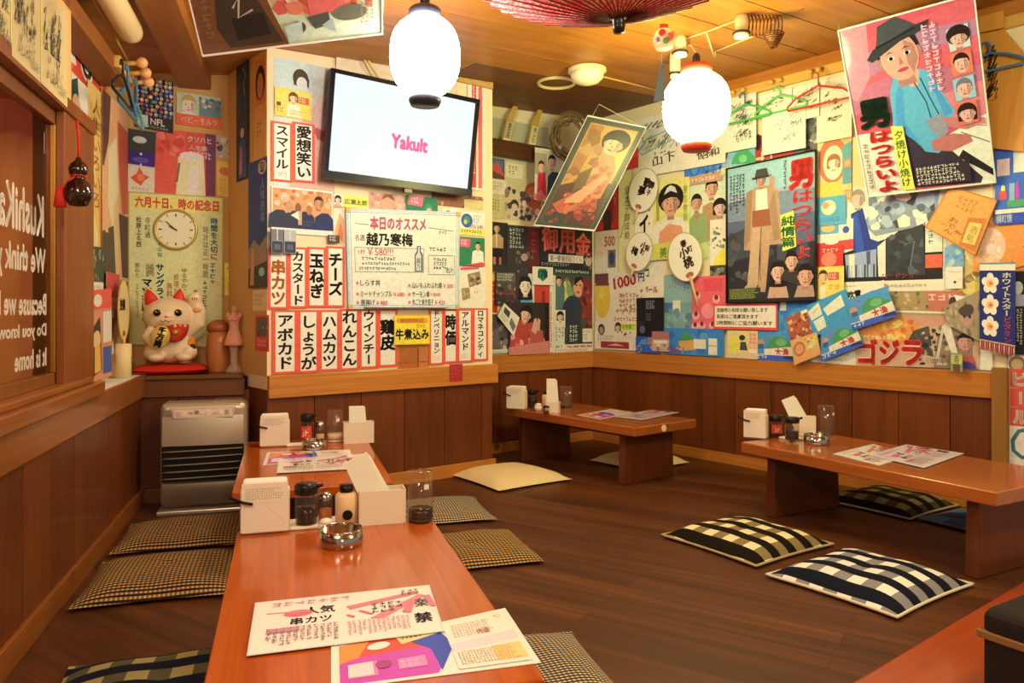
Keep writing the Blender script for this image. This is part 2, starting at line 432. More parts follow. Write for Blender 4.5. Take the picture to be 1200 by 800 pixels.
W_BEAM = wood('beam_wood', '8a5020', 'a86a2e', (1.2, .06, .06), math.atan2(LD.y, LD.x), .5, tone=.6)
W_DARK = wood('dark_shelf_wood', '4a2a12', '62381a', (1.0, .05, .05), math.atan2(BD.y, BD.x), .5)
W_PINE = wood('pale_pine', 'd8a850', 'e8c070', (1.0, .05, .04), math.atan2(RD.y, RD.x), .45, knots=2.4, tone=.75)
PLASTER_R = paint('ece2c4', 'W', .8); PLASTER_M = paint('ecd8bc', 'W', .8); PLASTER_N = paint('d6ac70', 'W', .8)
BACKING = paint('2a170b', 'W', .8)

def boards(mb, o, d, n, length, z0, z1, w, th=.018, gap=.005, first=0.0, mats=W_BOARD):
    """vertical boards side by side with dark gaps, faces flush with the wall plane"""
    a = -first; i = 0; rnd = random.Random(int(length * 100))
    while a < length:
        b = min(a + w, length); s = max(a, 0)
        c = o + d * ((s + b) / 2) - n * (th / 2); c = V((c.x, c.y, (z0 + z1) / 2))
        M = Matrix.Translation(c) @ Matrix(((d.x, n.x, 0, 0), (d.y, n.y, 0, 0), (0, 0, 1, 0), (0, 0, 0, 1)))
        mb.box((0, 0, 0), (b - s - gap, th, z1 - z0), mats[i % 3] if rnd.random() < .7 else mats[(i + 1) % 3], M)
        a = b; i += 1
def slab(mb, o, d, n, a0, a1, e0, e1, z0, z1, m):
    """box in wall coordinates: a along, e out of the wall, z up"""
    c = o + d * ((a0 + a1) / 2) + n * ((e0 + e1) / 2); c = V((c.x, c.y, (z0 + z1) / 2))
    M = Matrix.Translation(c) @ Matrix(((d.x, n.x, 0, 0), (d.y, n.y, 0, 0), (0, 0, 1, 0), (0, 0, 0, 1)))
    mb.box((0, 0, 0), (a1 - a0, e1 - e0, z1 - z0), m, M)

# floor: raised deck of dark planks that ends at the step board
fm, nt, bs = new_mat('floor_planks')
tc = N(nt, 'TexCoord'); mp = N(nt, 'Mapping', vector_type='TEXTURE'); mp.inputs['Rotation'].default_value = (0, 0, math.atan2(RD.y, RD.x) + .32)
br = N(nt, 'TexBrick'); br.offset = .37; br.inputs['Scale'].default_value = 1; br.inputs['Brick Width'].default_value = 1.3; br.inputs['Row Height'].default_value = .105; br.inputs['Mortar Size'].default_value = .0012
br.inputs['Color1'].default_value = (*lin('543019'), 1); br.inputs['Color2'].default_value = (*lin('6e4224'), 1); br.inputs['Mortar'].default_value = (*lin('2a150a'), 1)
nt.links.new(tc.outputs['Object'], mp.inputs['Vector']); nt.links.new(mp.outputs['Vector'], br.inputs['Vector'])
mp2 = N(nt, 'Mapping', vector_type='TEXTURE'); mp2.inputs['Rotation'].default_value = mp.inputs['Rotation'].default_value; mp2.inputs['Scale'].default_value = (.9, .04, 1)
nz = N(nt, 'TexNoise'); nz.inputs['Scale'].default_value = 1; nz.inputs['Detail'].default_value = 5; nt.links.new(tc.outputs['Object'], mp2.inputs['Vector']); nt.links.new(mp2.outputs['Vector'], nz.inputs['Vector'])
rp = N(nt, 'ValToRGB'); rp.color_ramp.elements[0].position = .3; rp.color_ramp.elements[1].position = .7; rp.color_ramp.elements[0].color = (.5, .48, .45, 1); rp.color_ramp.elements[1].color = (1.05, 1, 1, 1)
nt.links.new(nz.outputs['Fac'], rp.inputs['Fac'])
mx = N(nt, 'MixRGB', blend_type='MULTIPLY'); mx.inputs['Fac'].default_value = 1
nt.links.new(br.outputs['Color'], mx.inputs['Color1']); nt.links.new(rp.outputs['Color'], mx.inputs['Color2']); nt.links.new(mx.outputs['Color'], bs.inputs['Base Color'])
bs.inputs['Roughness'].default_value = .42; bs.inputs['Specular IOR Level'].default_value = .35
EDGE = V((1.051, 2.308, 0)); EN = V((.622, -.783, 0))
mb = MB()
a, b = EDGE - BD * 3.9, EDGE + BD * 2.6
mb.prism([a, b, V((3.6, 4.6, 0)), V((1.2, 7.6, 0)), V((-3.2, 6.2, 0)), V((-2.9, .4, 0))], (0, 0, -.2), fm)
struct(mb.obj('floor'))
W_STEP = wood('step_board_wood', 'a0421a', 'c0582a', (1.6, .06, .1), math.atan2(BD.y, BD.x), .3, .5, tone=.55)
mb = MB(); c = EDGE + BD * -.6 + EN * .24
slab(mb, EDGE, BD, EN, -3.6, 2.6, .002, .75, -.4, .012, W_STEP)
struct(mb.obj('trim_1', bevel=.012))
mb = MB(); slab(mb, EDGE, BD, EN, -4.2, 3.2, .7, 3.2, -.5, -.4, paint('5c5048', 'W', .8))
struct(mb.obj('floor_entry'))

# right wall, far wall
mb = MB()
slab(mb, CORNER, RD, PR.n, -.1, 3.75, -.12, 0, .74, 3.0, PLASTER_R); slab(mb, CORNER, RD, PR.n, -.1, 3.75, -.12, -.02, 0, .75, BACKING)
boards(mb, CORNER, RD, PR.n, 3.75, 0, .66, .29)
struct(mb.obj('wall_right'))
mb = MB(); slab(mb, CORNER, RD, PR.n, .0, 3.13, 0, .026, .628, .77, W_TRIM_R); struct(mb.obj('trim_2', bevel=.004))
mb = MB(); slab(mb, CORNER, RD, PR.n, .0, 3.6, 0, .016, 0, .078, W_TRIM_R); struct(mb.obj('baseboard_right', bevel=.003))
mb = MB(); slab(mb, CORNER, RD, PR.n, .95, 3.6, 0, .02, 2.702, 2.86, W_TRIM_R)
struct(mb.obj('trim_3', bevel=.003))
mb = MB()
slab(mb, CORNER, BD, PB.n, -1.6, .1, -.12, 0, .74, 3.0, PLASTER_R); slab(mb, CORNER, BD, PB.n, -1.6, .1, -.12, -.02, 0, .75, BACKING)
boards(mb, CORNER - BD * 1.6, BD, PB.n, 1.6, 0, .66, .29)
struct(mb.obj('wall_back'))
mb = MB(); slab(mb, CORNER, BD, PB.n, -1.25, 0, 0, .026, .628, .77, W_TRIM_B); struct(mb.obj('trim_4', bevel=.004))
mb = MB(); slab(mb, CORNER, BD, PB.n, -1.25, 0, 0, .016, 0, .078, W_TRIM_B); struct(mb.obj('baseboard_back', bevel=.003))

# block that carries the television
mb = MB(); ml = (MR - ML).length
foot = [ML, MR, MR - RD * .52, ML - RD * .95]
mb.prism([p + V((0, 0, .66)) - PM.n * 0 for p in foot], (0, 0, 2.3), PLASTER_M)
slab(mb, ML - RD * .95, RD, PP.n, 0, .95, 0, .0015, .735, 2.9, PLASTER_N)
ins = [ML + (-PM.n - RD) * .02, MR + (-PM.n + RD) * 0 - PM.n * .02, MR - RD * .52, ML - RD * .95]
mb.prism(ins, (0, 0, .68), BACKING)
boards(mb, ML, PM.d, PM.n, ml, 0, .66, .305, first=.02)
boards(mb, ML - RD * .6, RD, PP.n, .6, 0, .66, .2)
struct(mb.obj('wall_centre'))
mb = MB(); slab(mb, ML, PM.d, PM.n, -.0, ml + .03, 0, .03, .612, .743, W_TRIM_B); struct(mb.obj('trim_5', bevel=.004))
mb = MB(); slab(mb, ML, PM.d, PM.n, .0, ml + .02, 0, .018, 0, .085, W_TRIM_B); struct(mb.obj('baseboard_centre', bevel=.003))

# recess wall behind the heater, with the ledge above it
mb = MB()
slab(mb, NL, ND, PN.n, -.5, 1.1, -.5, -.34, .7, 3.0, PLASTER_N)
slab(mb, NL, ND, PN.n, -.1, .62, -.3, -.02, 0, .72, BACKING)
boards(mb, NL, ND, PN.n, .62, 0, .64, .2)
struct(mb.obj('wall_recess'))
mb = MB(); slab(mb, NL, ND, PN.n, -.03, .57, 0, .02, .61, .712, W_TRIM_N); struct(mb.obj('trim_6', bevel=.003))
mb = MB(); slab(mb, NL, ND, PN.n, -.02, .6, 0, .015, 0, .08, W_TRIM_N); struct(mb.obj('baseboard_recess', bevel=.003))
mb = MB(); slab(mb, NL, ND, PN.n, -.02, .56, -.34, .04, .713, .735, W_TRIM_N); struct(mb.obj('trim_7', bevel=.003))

# left wall with its window
AY = .9622
mb = MB()
boards(mb, Lp(.2), LD, LN, 4.45, 0, .7, .3)
slab(mb, Lp(0), LD, LN, .2, 4.7, -.3, -.02, 0, .7, BACKING)
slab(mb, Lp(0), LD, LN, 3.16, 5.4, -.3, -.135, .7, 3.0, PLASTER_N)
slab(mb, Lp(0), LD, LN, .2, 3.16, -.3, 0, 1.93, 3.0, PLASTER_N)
struct(mb.obj('wall_left'))
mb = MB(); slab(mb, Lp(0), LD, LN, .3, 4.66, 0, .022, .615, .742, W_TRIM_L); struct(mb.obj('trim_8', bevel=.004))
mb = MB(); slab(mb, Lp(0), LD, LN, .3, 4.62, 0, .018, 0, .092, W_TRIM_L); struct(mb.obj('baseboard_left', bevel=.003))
mb = MB(); slab(mb, Lp(0), LD, LN, 3.53, 4.75, -.135, .0, .715, .738, paint('e8d8b0', 'N', .6)); struct(mb.obj('trim_9'))
win = bpy.data.objects.new('window_1', None); C.objects.link(win); struct(win)
def wpart(mb, name, bv=.003):
    o = mb.obj(name, win, bevel=bv); return o
mb = MB(); slab(mb, Lp(0), LD, LN, .3, 3.5, -.2, .05, .743, .80, W_TRIM_L); slab(mb, Lp(0), LD, LN, .3, 3.42, -.2, .02, .80, .825, W_TRIM_L); wpart(mb, 'window_sill', .006)
mb = MB(); slab(mb, Lp(0), LD, LN, 3.07, 3.52, -.03, .0, .80, 1.90, W_POST); wpart(mb, 'window_post')
mb = MB(); slab(mb, Lp(0), LD, LN, .3, 3.5, -.134, .012, 1.875, 1.93, W_POST); wpart(mb, 'window_header')
fr = wood('sash_wood', '7a4420', '98602c', (.06, .06, .9), rough=.35, coat=.2)
mb = MB()
slab(mb, Lp(0), LD, LN, 3.075, 3.22, -.066, -.032, .825, 1.875, fr); slab(mb, Lp(0), LD, LN, .3, 3.075, -.066, -.032, .825, .87, fr); slab(mb, Lp(0), LD, LN, .3, 3.075, -.066, -.032, 1.82, 1.875, fr)
slab(mb, Lp(0), LD, LN, 3.064, 3.076, -.05, -.03, .87, 1.82, paint('a88438', 'W', .45, 1))
wpart(mb, 'window_sash')
pane = MB(); slab(pane, Lp(0), LD, LN, .3, 3.07, -.052, -.048, .86, 1.83, clear('window_glass', 'f8eee6', .1, .0, .03)); po = wpart(pane, 'window_pane', 0)
q = [PL0.at(0, 0)] * 4
# handwriting on the far side of the glass: from inside it reads backwards
mbx = MB(); white = paint('f4e8dc', 'W', .5)
def glass_text(st, a_right, z0, z1, width):
    vs, fs = glyph(st, .03); x0 = min(p[0] for p in vs); x1 = max(p[0] for p in vs); y0 = min(p[1] for p in vs); y1 = max(p[1] for p in vs)
    mbx.add([Lp(a_right - (p[0] - x0) / (x1 - x0) * width, -.0455, z0 + (p[1] - y0) / (y1 - y0) * (z1 - z0)) for p in vs], fs, white)
glass_text('KushiKatsu', 2.98, 1.375, 1.53, .62); glass_text('We think you', 3.0, 1.215, 1.335, .60); glass_text('Because we love', 3.01, 1.09, 1.17, .62)
glass_text('Do you know old', 3.01, 1.0, 1.06, .62); glass_text('It is home', 3.01, .90, .97, .34)
wpart(mbx, 'window_lettering', 0)
mb = MB(); slab(mb, Lp(0), LD, LN, .0, 3.6, -.62, -.6, .4, 2.4, wood('outside_boards', '94481a', 'b46428', (1.2, 1.2, .06), rough=.5)); struct(mb.obj('wall_outside'))

# ceiling boards on a slight slope, dark seams between them
mb = MB(); step = .317
base = V((1.19, 3.95, 0))
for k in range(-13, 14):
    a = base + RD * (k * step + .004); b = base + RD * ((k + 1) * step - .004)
    for t0, t1, mm in (((-4.6, 2.6, W_CEIL),) if k > -6 else ((-4.6, -.555, W_CEIL), (-.547, 2.6, W_CEIL_SHADE))):
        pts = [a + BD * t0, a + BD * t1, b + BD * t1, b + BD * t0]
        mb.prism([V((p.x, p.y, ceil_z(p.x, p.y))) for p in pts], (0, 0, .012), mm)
pts = [base + RD * -4.2 - BD * 4.6, base + RD * -4.2 + BD * 2.6, base + RD * 4.5 + BD * 2.6, base + RD * 4.5 - BD * 4.6]
mb.prism([V((p.x, p.y, ceil_z(p.x, p.y) + .013)) for p in pts], (0, 0, .08), BACKING)
struct(mb.obj('ceiling'))
mb = MB(); slab(mb, Lp(0), LD, LN, 1.2, 4.98, .155, .345, 2.5, 2.62, W_BEAM); struct(mb.obj('ceiling_beam', bevel=.008))
# dark shelf board on the far wall with its tan back panel
mb = MB(); slab(mb, CORNER, BD, PB.n, -1.25, -.52, .012, .10, 2.415, 2.435, W_DARK); slab(mb, CORNER, BD, PB.n, -1.25, -.52, .085, .10, 2.31, 2.415, W_DARK); slab(mb, CORNER, BD, PB.n, -1.25, -.52, 0, .012, 2.31, 2.62, paint('a89868', 'B', .7))
o = mb.obj('wall_shelf', bevel=.003); tag(o, 'dark narrow wooden shelf high on the back wall beside the television block', 'shelf')
# post at the right end of the panelling
mb = MB(); a = (PR.at(1166, 480) - CORNER).dot(RD)
slab(mb, CORNER, RD, PR.n, a, a + .075, 0, .05, 0, .80, wood('end_post_wood', '94682c', 'b0823c', (.06, .06, 1.0), 0, .5)); struct(mb.obj('trim_10', bevel=.004))
# ------------------------------------------------------------------ printed sheets on the walls
def sheet(pl, spec, base, w, layer=0, off=None, **k):
    o = .003 + layer * .0075 if off is None else off
    q = pl.rect(*spec[:4], o, spec[4] if len(spec) > 4 else 0) if not isinstance(spec[0], (tuple, list)) else pl.quad(spec, o)
    return Art(q, base, w, pl.n, **k)
RED, BLK, PAP, CRM = 'e0402c', '1e1610', 'f4ead4', 'f0dcae'

# ---- menu strips on the block: red border, white paper, brush lettering
STRIPS = [
    ((314, 289, 338, 362), '串カツ', 'ee8a3c', 'red-bordered menu strip with orange lettering, first of the row left of the whiteboard', .2, .95),
    ((338, 289, 360, 361), 'カスタード', BLK, 'red-bordered menu strip with five characters, second of the upper row left of the whiteboard', .06, .96),
    ((360, 289, 382, 360), '玉ねぎ', BLK, 'red-bordered menu strip with three characters, third of the upper row left of the whiteboard', .1, .86),
    ((382, 288, 404, 360), 'チーズ', BLK, 'red-bordered menu strip right beside the left edge of the whiteboard', .1, .82),
    ((319, 363, 349, 437), 'アボカド', BLK, 'red-bordered menu strip at the left end of the lower row', .06, .94),
    ((349, 363, 374, 436), 'しょうが', BLK, 'red-bordered menu strip with thin curved characters, second in the lower row', .08, .96),
    ((374, 363, 398, 434), 'ハムカツ', BLK, 'red-bordered menu strip, third in the lower row below the whiteboard corner', .08, .94),
    ((398, 362, 421, 433), 'れんこん', BLK, 'red-bordered menu strip, fourth in the lower row', .02, .94),
    ((421, 362, 443, 431), 'ウインチー', BLK, 'red-bordered menu strip, fifth in the lower row with a long stroke at its foot', .02, .94),
    ((443, 362, 466, 429), '鶏皮', BLK, 'red-bordered menu strip with two big characters beside the yellow card', .18, .72),
    ((503, 362, 520, 427), 'ドンペリニョン', BLK, 'red-bordered menu strip tucked behind the right edge of the yellow card', .02, .8),
    ((520, 362, 536, 425), '時価', BLK, 'red-bordered menu strip with two heavy characters right of the yellow card', .1, .68),
    ((536, 362, 554, 424), 'アルマンド', BLK, 'red-bordered menu strip with an orange price, second from the right end of the lower row', .04, .78),
    ((554, 361, 572, 422), 'ロマネコンティ', BLK, 'red-bordered menu strip at the right end of the lower row', .03, .93),
    ((318, 141, 343, 214), 'スマイル', '3a2a20', 'red-bordered menu strip with four thin characters left of the television', .05, .8),
    ((343, 142, 369, 215), '愛想笑い', BLK, 'red-bordered menu strip with four heavy characters close to the television', .05, .94),
]
for i, (sp, txt, colr, lab, v0, v1) in enumerate(STRIPS):
    a = sheet(PM, sp, 'f25a3c', 'M', 1)
    a.r(.13, .035, .87, .965, 'f6eee2')
    n = len(txt); hh = (v1 - v0) / n
    cw = min(.78, hh / a.asp * 1.25); 
    a.t(txt, .5 - cw / 2, v0, .5 + cw / 2, v1, colr, True, bold=.045 if n < 4 else .035)
    if txt in ('アルマンド', 'ドンペリニョン'): a.st(.2, .84, .8, .93, 2, 'f2a070', seed=i)
    if txt == 'スマイル': a.t('0円', .3, .83, .7, .92, 'f0a070')
    a.done('menu_strip', lab, 'menu strip', 'red-bordered menu strips')
a = sheet(PM, (462, 369, 504, 403), 'f8d83c', 'M', 3)
a.frame(.03, 'f0b830').r(.1, .1, .9, .28, 'f0a030').e(.1, .19, .04, .09, 'f0a030').e(.9, .19, .04, .09, 'f0a030').t('期間限定', .16, .125, .84, .255, 'c05020').st(.62, .32, .95, .46, 1, 'e06030').t('牛煮込み', .03, .46, .97, .84, BLK, bold=.04)
a.done('menu_card', 'yellow menu card with four heavy black characters in the gap of the lower strip row', 'menu card')
a = sheet(PM, (466, 404, 503, 437), 'c87838', 'M', 0)
a.r(.05, .08, .62, .9, 'b8642c').r(.62, .1, .66, .95, '7a3c18').r(0, .58, 1, .62, 'a85a26').done('wooden_patch', 'plain brown wooden patch showing below the yellow menu card', 'board')

# ---- other sheets on the block
a = sheet(PM, (321, 66, 392, 228), 'd4d2b4', 'M', 0)
a.r(0, 0, .62, .42, 'ccd4c4').r(.62, .1, 1, .5, 'c8bfa0').p([(.3, .5), (.95, .3), (1, 1), (.25, 1)], 'e4a888').p([(.5, .45), (.75, .22), (.95, .45), (.9, .75)], 'dcae90').p([(.62, .48), (.9, .52), (.95, .6), (.7, .58)], 'b85a50')
a.e(.43, .13, .13, .075, '4e3c28').e(.45, .17, .09, .055, 'dcd2bc').p([(.30, .12), (.35, .08), (.36, .18), (.32, .19)], '4a3824').p([(.53, .1), (.57, .13), (.56, .2), (.53, .18)], '4a3824')
a.done('faded_poster', 'faded pale blue and pink poster with dark hair at its top, behind the television', 'poster')
a = sheet(PM, (322, 101, 365, 142), 'f6cc4c', 'M', 1)
a.r(.05, .05, .95, .93, 'f8d45c').p([(.3, .95), (.35, .55), (.5, .45), (.68, .55), (.72, .95)], 'f0e2b0').f(.5, .3, .34, 'eec890', '6a4420', 'bob', eyes=False).r(.64, .22, .93, .46, 'd8703c').st(.66, .25, .9, .43, 2, 'f4e0a0').r(.05, .5, .16, .64, '6a5030').st(.05, .68, .3, .88, 2, 'a87838').st(.4, .72, .9, .9, 2, 'd0a040')
a.done('handbill', 'small yellow handbill with a dark-haired head and red tag above the thin-lettered menu strip', 'poster')
a = sheet(PM, (318, 217, 390, 277), 'f0ddc0', 'M', 1)
a.r(.02, .04, .98, .88, 'e49a5c').b(.02, .04, .98, .45, ['e8b080', 'd8804c', 'c86c44', 'eac298', 'd89068'], 34, 5, .13)
for x, c_ in ((.13, '2a3040'), (.36, '32323c'), (.55, '24304c'), (.86, '223054')):
    a.p([(x - .17, .88), (x - .16, .6), (x - .05, .5), (x + .06, .5), (x + .14, .62), (x + .15, .88)], c_)
a.e(.28, .42, .055, .13, 'c8905c').e(.42, .44, .05, .12, '8a5c34')
a.f(.76, .3, .26, 'c88c5c', '33241a', 'short', eyes=False).e(.6, .46, .05, .11, 'b87848').r(.42, .5, .48, .8, 'c8a070').p([(.3, .6), (.42, .5), (.44, .7)], 'e8e0c8').st(.5, .7, .7, .84, 2, '5a5a60')
a.done('group_photo', 'orange toned poster of suited men in a row above the orange-lettered menu strip', 'poster')
a = sheet(PM, (391, 227, 432, 245), 'f4e060', 'M', 1)
a.r(0, 0, .26, 1, 'f2e2c4').bust(.12, .45, .6, 'e8a080', 'eec8a4', '2a2018', 'bob', sh=.6, drop=1).t('広瀬太郎', .3, .3, .95, .75, '3c5c2c').done('name_card', 'small yellow name card with a portrait directly above the whiteboard corner', 'card')
a = sheet(PM, (391, 245, 405, 286), 'f4dcb4', 'M', 0)
a.p([(.1, .6), (.5, .1), (.9, .3), (.95, .98), (.1, .98)], 'eca870').p([(.3, .75), (.55, .35), (.8, .7), (.7, .95)], 'e07848').done('cream_leaflet', 'narrow cream leaflet with an orange figure squeezed left of the whiteboard', 'leaflet')
a = sheet(PM, (432, 224, 476, 250), 'e0a888', 'M', 0)
a.b(0, 0, 1, 1, ['e8bc9c', 'd89478', 'c87c60'], 16, 3, .3).e(.5, .55, .2, .5, 'e0a47c').p([(.32, .4), (.4, .05), (.62, .05), (.7, .4), (.5, .2)], 'a86048').done('portrait_poster', 'soft pink portrait poster cut off by the top edge of the whiteboard', 'poster')
a = sheet(PM, (476, 228, 513, 256), '2f7c50', 'M', 1)
a.p([(.1, 0), (.55, .0), (.5, .5), (.05, .45)], 'e87080').st(.15, .08, .48, .4, 2, 'f8e8e0').e(.7, .6, .14, .3, '3c9060').e(.72, .72, .09, .2, 'e8b48c').done('green_leaflet', 'green leaflet with a pink speech shape directly above the whiteboard', 'leaflet')
a = sheet(PM, (506, 224, 566, 246), '9a5c40', 'M', 0)
a.b(0, 0, 1, 1, ['b87858', '7c4430', 'c89070', '5c3426'], 20, 8, .3).r(.62, .3, 1, 1, 'dcc078').done('brown_poster', 'reddish brown poster strip just below the right corner of the television', 'poster')
a = sheet(PM, (519, 243, 539, 256), 'f0e6bc', 'M', 1)
a.e(.3, .4, .12, .2, 'd8902c').ln([(.1, .8), (.5, .6), (.9, .7)], .08, 'c8b480').done('paper_slip', 'tiny cream paper slip at the upper right corner of the whiteboard', 'paper')
a = sheet(PM, (548, 78, 568, 224), 'f0d8b8', 'M', 1)
a.r(.25, .05, .5, .98, 'e04840').r(.62, .1, .85, .98, 'e86858').r(.0, .35, .2, .9, '3a7ca0').st(.3, .1, .46, .9, 1, 'f8e8d0', True).done('tall_poster', 'tall white poster with red stripes right beside the television screen', 'poster')
a = sheet(PM, (538, 247, 568, 277), 'eee6d4', 'M', 1)
a.c(.3, .38, .3, '2c5c9c').e(.3, .36, .12, .16, '5c8c4c').e(.24, .44, .06, .1, 'd8c050').st(.55, .12, .92, .5, 3, '9aa0a8').t('高速', .4, .52, .95, .7, 'd86080').r(0, .72, 1, .97, 'f0dc4c').st(.08, .77, .92, .92, 1, '2a2a20').done('logo_flyer', 'white flyer with a round blue emblem right of the whiteboard top', 'flyer')
a = sheet(PM, (539, 277, 568, 312), '2f7c4c', 'M', 2)
a.p([(0, .06), (.42, .06), (.38, .36), (0, .34)], 'e85c70').st(.04, .1, .36, .3, 2, 'fbeee4').bust(.72, .3, .26, 'e8e0cc', 'e8b890', '1c1814', 'short', sh=1.1, drop=2.6).p([(.1, 1), (.9, .86), (1, .9), (1, 1)], 'e04850').done('green_poster', 'green poster with a man in white right of the whiteboard', 'poster')
a = sheet(PM, (538, 312, 569, 361), 'f0dcb4', 'M', 1)
a.p([(.3, .18), (.78, .1), (.84, .4), (.38, .5)], '9a7c58').b(.36, .18, .78, .44, ['3c2c20', '6c5438', 'c8a878'], 16, 4, .06).p([(.08, .52), (.38, .5), (.42, .76), (.12, .82)], 'a88858').b(.12, .56, .38, .76, ['5c4830', 'c0a070'], 8, 4, .05).st(.55, .58, .75, .66, 1, 'e08070').p([(.05, .02), (.75, -.0), (.72, .05), (.05, .09)], 'e0505c')
a.done('cream_flyer', 'cream flyer with two small brown pictures right of the whiteboard bottom', 'flyer')
a = sheet(PM, (537, 76, 578, 104), 'd09848', 'M', 4, th=.02)
a.ln([(.05, .3), (.95, .42)], .05, 'c08838').ln([(.05, .6), (.95, .7)], .05, 'c48c3c').e(.8, .6, .04, .08, '8a5a20').t('十八', .25, .2, .45, .8, 'a87030').done('wooden_plaque', 'small pale wooden plaque at the upper right corner of the television block', 'plaque')
a = sheet(PM, [(394, 66), (536, 90), (536, 116), (394, 94)], 'ecc898', 'M', 2)
a.st(.55, .3, .95, .8, 2, 'c89058').done('paper_band', 'cream paper band running behind the top edge of the television', 'paper')

# whiteboard
q = PM.quad([(405.5, 243.5), (539, 248.5), (537.5, 362), (408.5, 362)], .03)
wb = Art(q, 'f0ece0', 'M', PM.n, th=.012, rough=.3, edge='b8c4d0')
wb.frame(.028, 'c4ccd6').frame(.006, '8c98a8', .03, .035, .97, .965)
PK = 'f06a78'
wb.ln([(.07, .15), (.18, .16)], .007, '6a6a6a').ln([(.70, .17), (.94, .2)], .007, '6a6a6a')
wb.t('本日のオススメ', .19, .07, .68, .21, 'f8a8b0', bold=.07).t('本日のオススメ', .19, .07, .68, .21, PK, bold=.02)
wb.st(.8, .2, .9, .24, 1, '5a5a60').t('名酒', .065, .26, .145, .32, BLK, bold=.01).t('越乃寒梅', .155, .235, .56, .37, BLK, bold=.035)
wb.frame(.005, '5a5a58', .06, .385, .66, .63).t('1杯', .09, .405, .15, .455, 'e85c60').t('￥580!!!', .165, .39, .385, .465, 'e85c60', bold=.01)
wb.st(.12, .48, .48, .52, 1, '3c3a38', seed=2).st(.12, .53, .56, .565, 1, '3c3a38', seed=3).st(.09, .58, .44, .615, 1, '3c3a38', seed=4)
wb.p([(.575, .62), (.575, .45), (.595, .41), (.595, .36), (.63, .36), (.63, .41), (.65, .45), (.65, .62)], '5c5a58').p([(.585, .61), (.585, .46), (.605, .42), (.605, .37), (.62, .37), (.62, .42), (.635, .46), (.635, .61)], 'd4d0c4').t('越乃', .592, .48, .628, .6, '3a3838', True)
wb.st(.71, .37, .92, .42, 1, '5a5856', seed=6).frame(.005, '6a6866', .70, .45, .95, .65).st(.75, .48, .9, .6, 3, '4a4846', seed=7).t('出汁', .87, .57, .94, .63, '4a4846')
for x, y, s_, pr, wd in ((.07, .72, 'しらす丼', '', .17), (.07, .83, 'ミートチャンプル', '￥680', .27), (.07, .915, '唐揚げ', '￥480', .12), (.52, .74, '山いもふわふわ焼', '￥580', .28), (.52, .83, 'サーモン串', '￥350(2本)', .16), (.52, .91, '丸ごと焼き茄子', '￥420', .2)):
    wb.c(x + .005, y + .022, .016, 'f07078').t(s_, x + .03, y - .012, x + .03 + wd, y + .05, BLK, bold=.006)
    if pr: wb.t(pr, x + .04 + wd, y, x + .04 + wd + .1, y + .045, 'f07068')
wbo = wb.done('whiteboard', 'whiteboard of daily specials with pink heading hanging below the television', 'whiteboard')
c = sum(q, V((0, 0, 0))) / 4
for u, v in ((.015, .02), (.985, .02), (.985, .98), (.015, .98)):
    p = (q[0] * (1 - u) + q[1] * u) * (1 - v) + (q[3] * (1 - u) + q[2] * u) * v
    m = MB(); m.box((0, 0, 0), (.03, .012, .03), paint('c8b068', 'W', .35), Matrix.Translation(p - c) @ Matrix(((PM.d.x, PM.n.x, 0, 0), (PM.d.y, PM.n.y, 0, 0), (0, 0, 1, 0), (0, 0, 0, 1))))
    m.obj('corner_cap', wbo, (0, 0, 0), bevel=.003)
m = MB(); m.box((0, 0, 0), (.6, .035, .01), paint('c0cad6', 'W', .35, .6), Matrix.Translation(q[3] * .5 + q[2] * .5 + PM.n * .015 + V((0, 0, .012)) - c) @ Matrix(((PM.d.x, PM.n.x, 0, 0), (PM.d.y, PM.n.y, 0, 0), (0, 0, 1, 0), (0, 0, 0, 1))))
m.obj('pen_tray', wbo, (0, 0, 0), bevel=.002)

# two clip magnets and a little tag on the strips
for sp, lab, ln_ in (((318, 268, 332, 297), 'dark grey bulldog clip holding the left edge of the orange-lettered menu strip', 1), ((333, 269, 347, 297), 'silver grey bulldog clip beside the dark one above the menu strips', 0)):
    a = sheet(PM, sp, 'a8a098' if not ln_ else '8c867e', 'M', 5, th=.018, rough=.3)
    a.r(.0, 0, 1, .45, 'b8b2a4' if not ln_ else '77726c').r(.05, .5, .95, .98, '3a3a42').r(.25, .62, .75, .85, '5c5c68').ln([(.5, 0), (.5, .45)], .04, 'dcd6c8')
    a.done('bulldog_clip', lab, 'clip', 'bulldog clips')
a = sheet(PM, (384, 275, 398, 285), '4c4238', 'M', 3)
a.st(.15, .15, .9, .85, 2, 'e8dcc8').done('price_tag', 'tiny dark tag above the menu strip next to the whiteboard', 'tag')
a = sheet(PM, (527, 427, 542, 446), 'b8302c', 'M', off=.034)
a.st(.15, .1, .85, .9, 3, 'd05048', True).done('red_sticker', 'small dark red sticker on the pine rail below the menu strips', 'sticker')
# ---- short side face of the block and the recess wall
a = sheet(PP, (277, 78, 291, 208), '2c2622', 'N', 1)
a.r(.12, .03, .88, .97, '2a3030').ln([(.55, .05), (.75, .12), (.6, .2), (.7, .3)], .012, '8c8478').p([(.2, .98), (.2, .72), (.5, .6), (.75, .7), (.85, .98)], '34466c').p([(.25, .95), (.35, .7), (.5, .75), (.45, .95)], 'b06038').e(.5, .6, .16, .04, 'c08c60').st(.15, .1, .35, .5, 1, '5c5a50', True)
a.done('dark_poster', 'tall dark poster with a blue clad figure on the narrow side of the television block', 'poster')
a = sheet(PP, (298, 70, 312, 190), 'd08840', 'N', 0)
a.r(.05, .02, .95, .45, 'c07030').e(.5, .25, .4, .16, '3a2014').e(.5, .28, .26, .12, 'b86c3c').st(.2, .6, .8, .75, 2, 'a06028').done('portrait_flyer', 'orange flyer with a dark portrait beside the menu strips of the block, facing the cat', 'flyer')
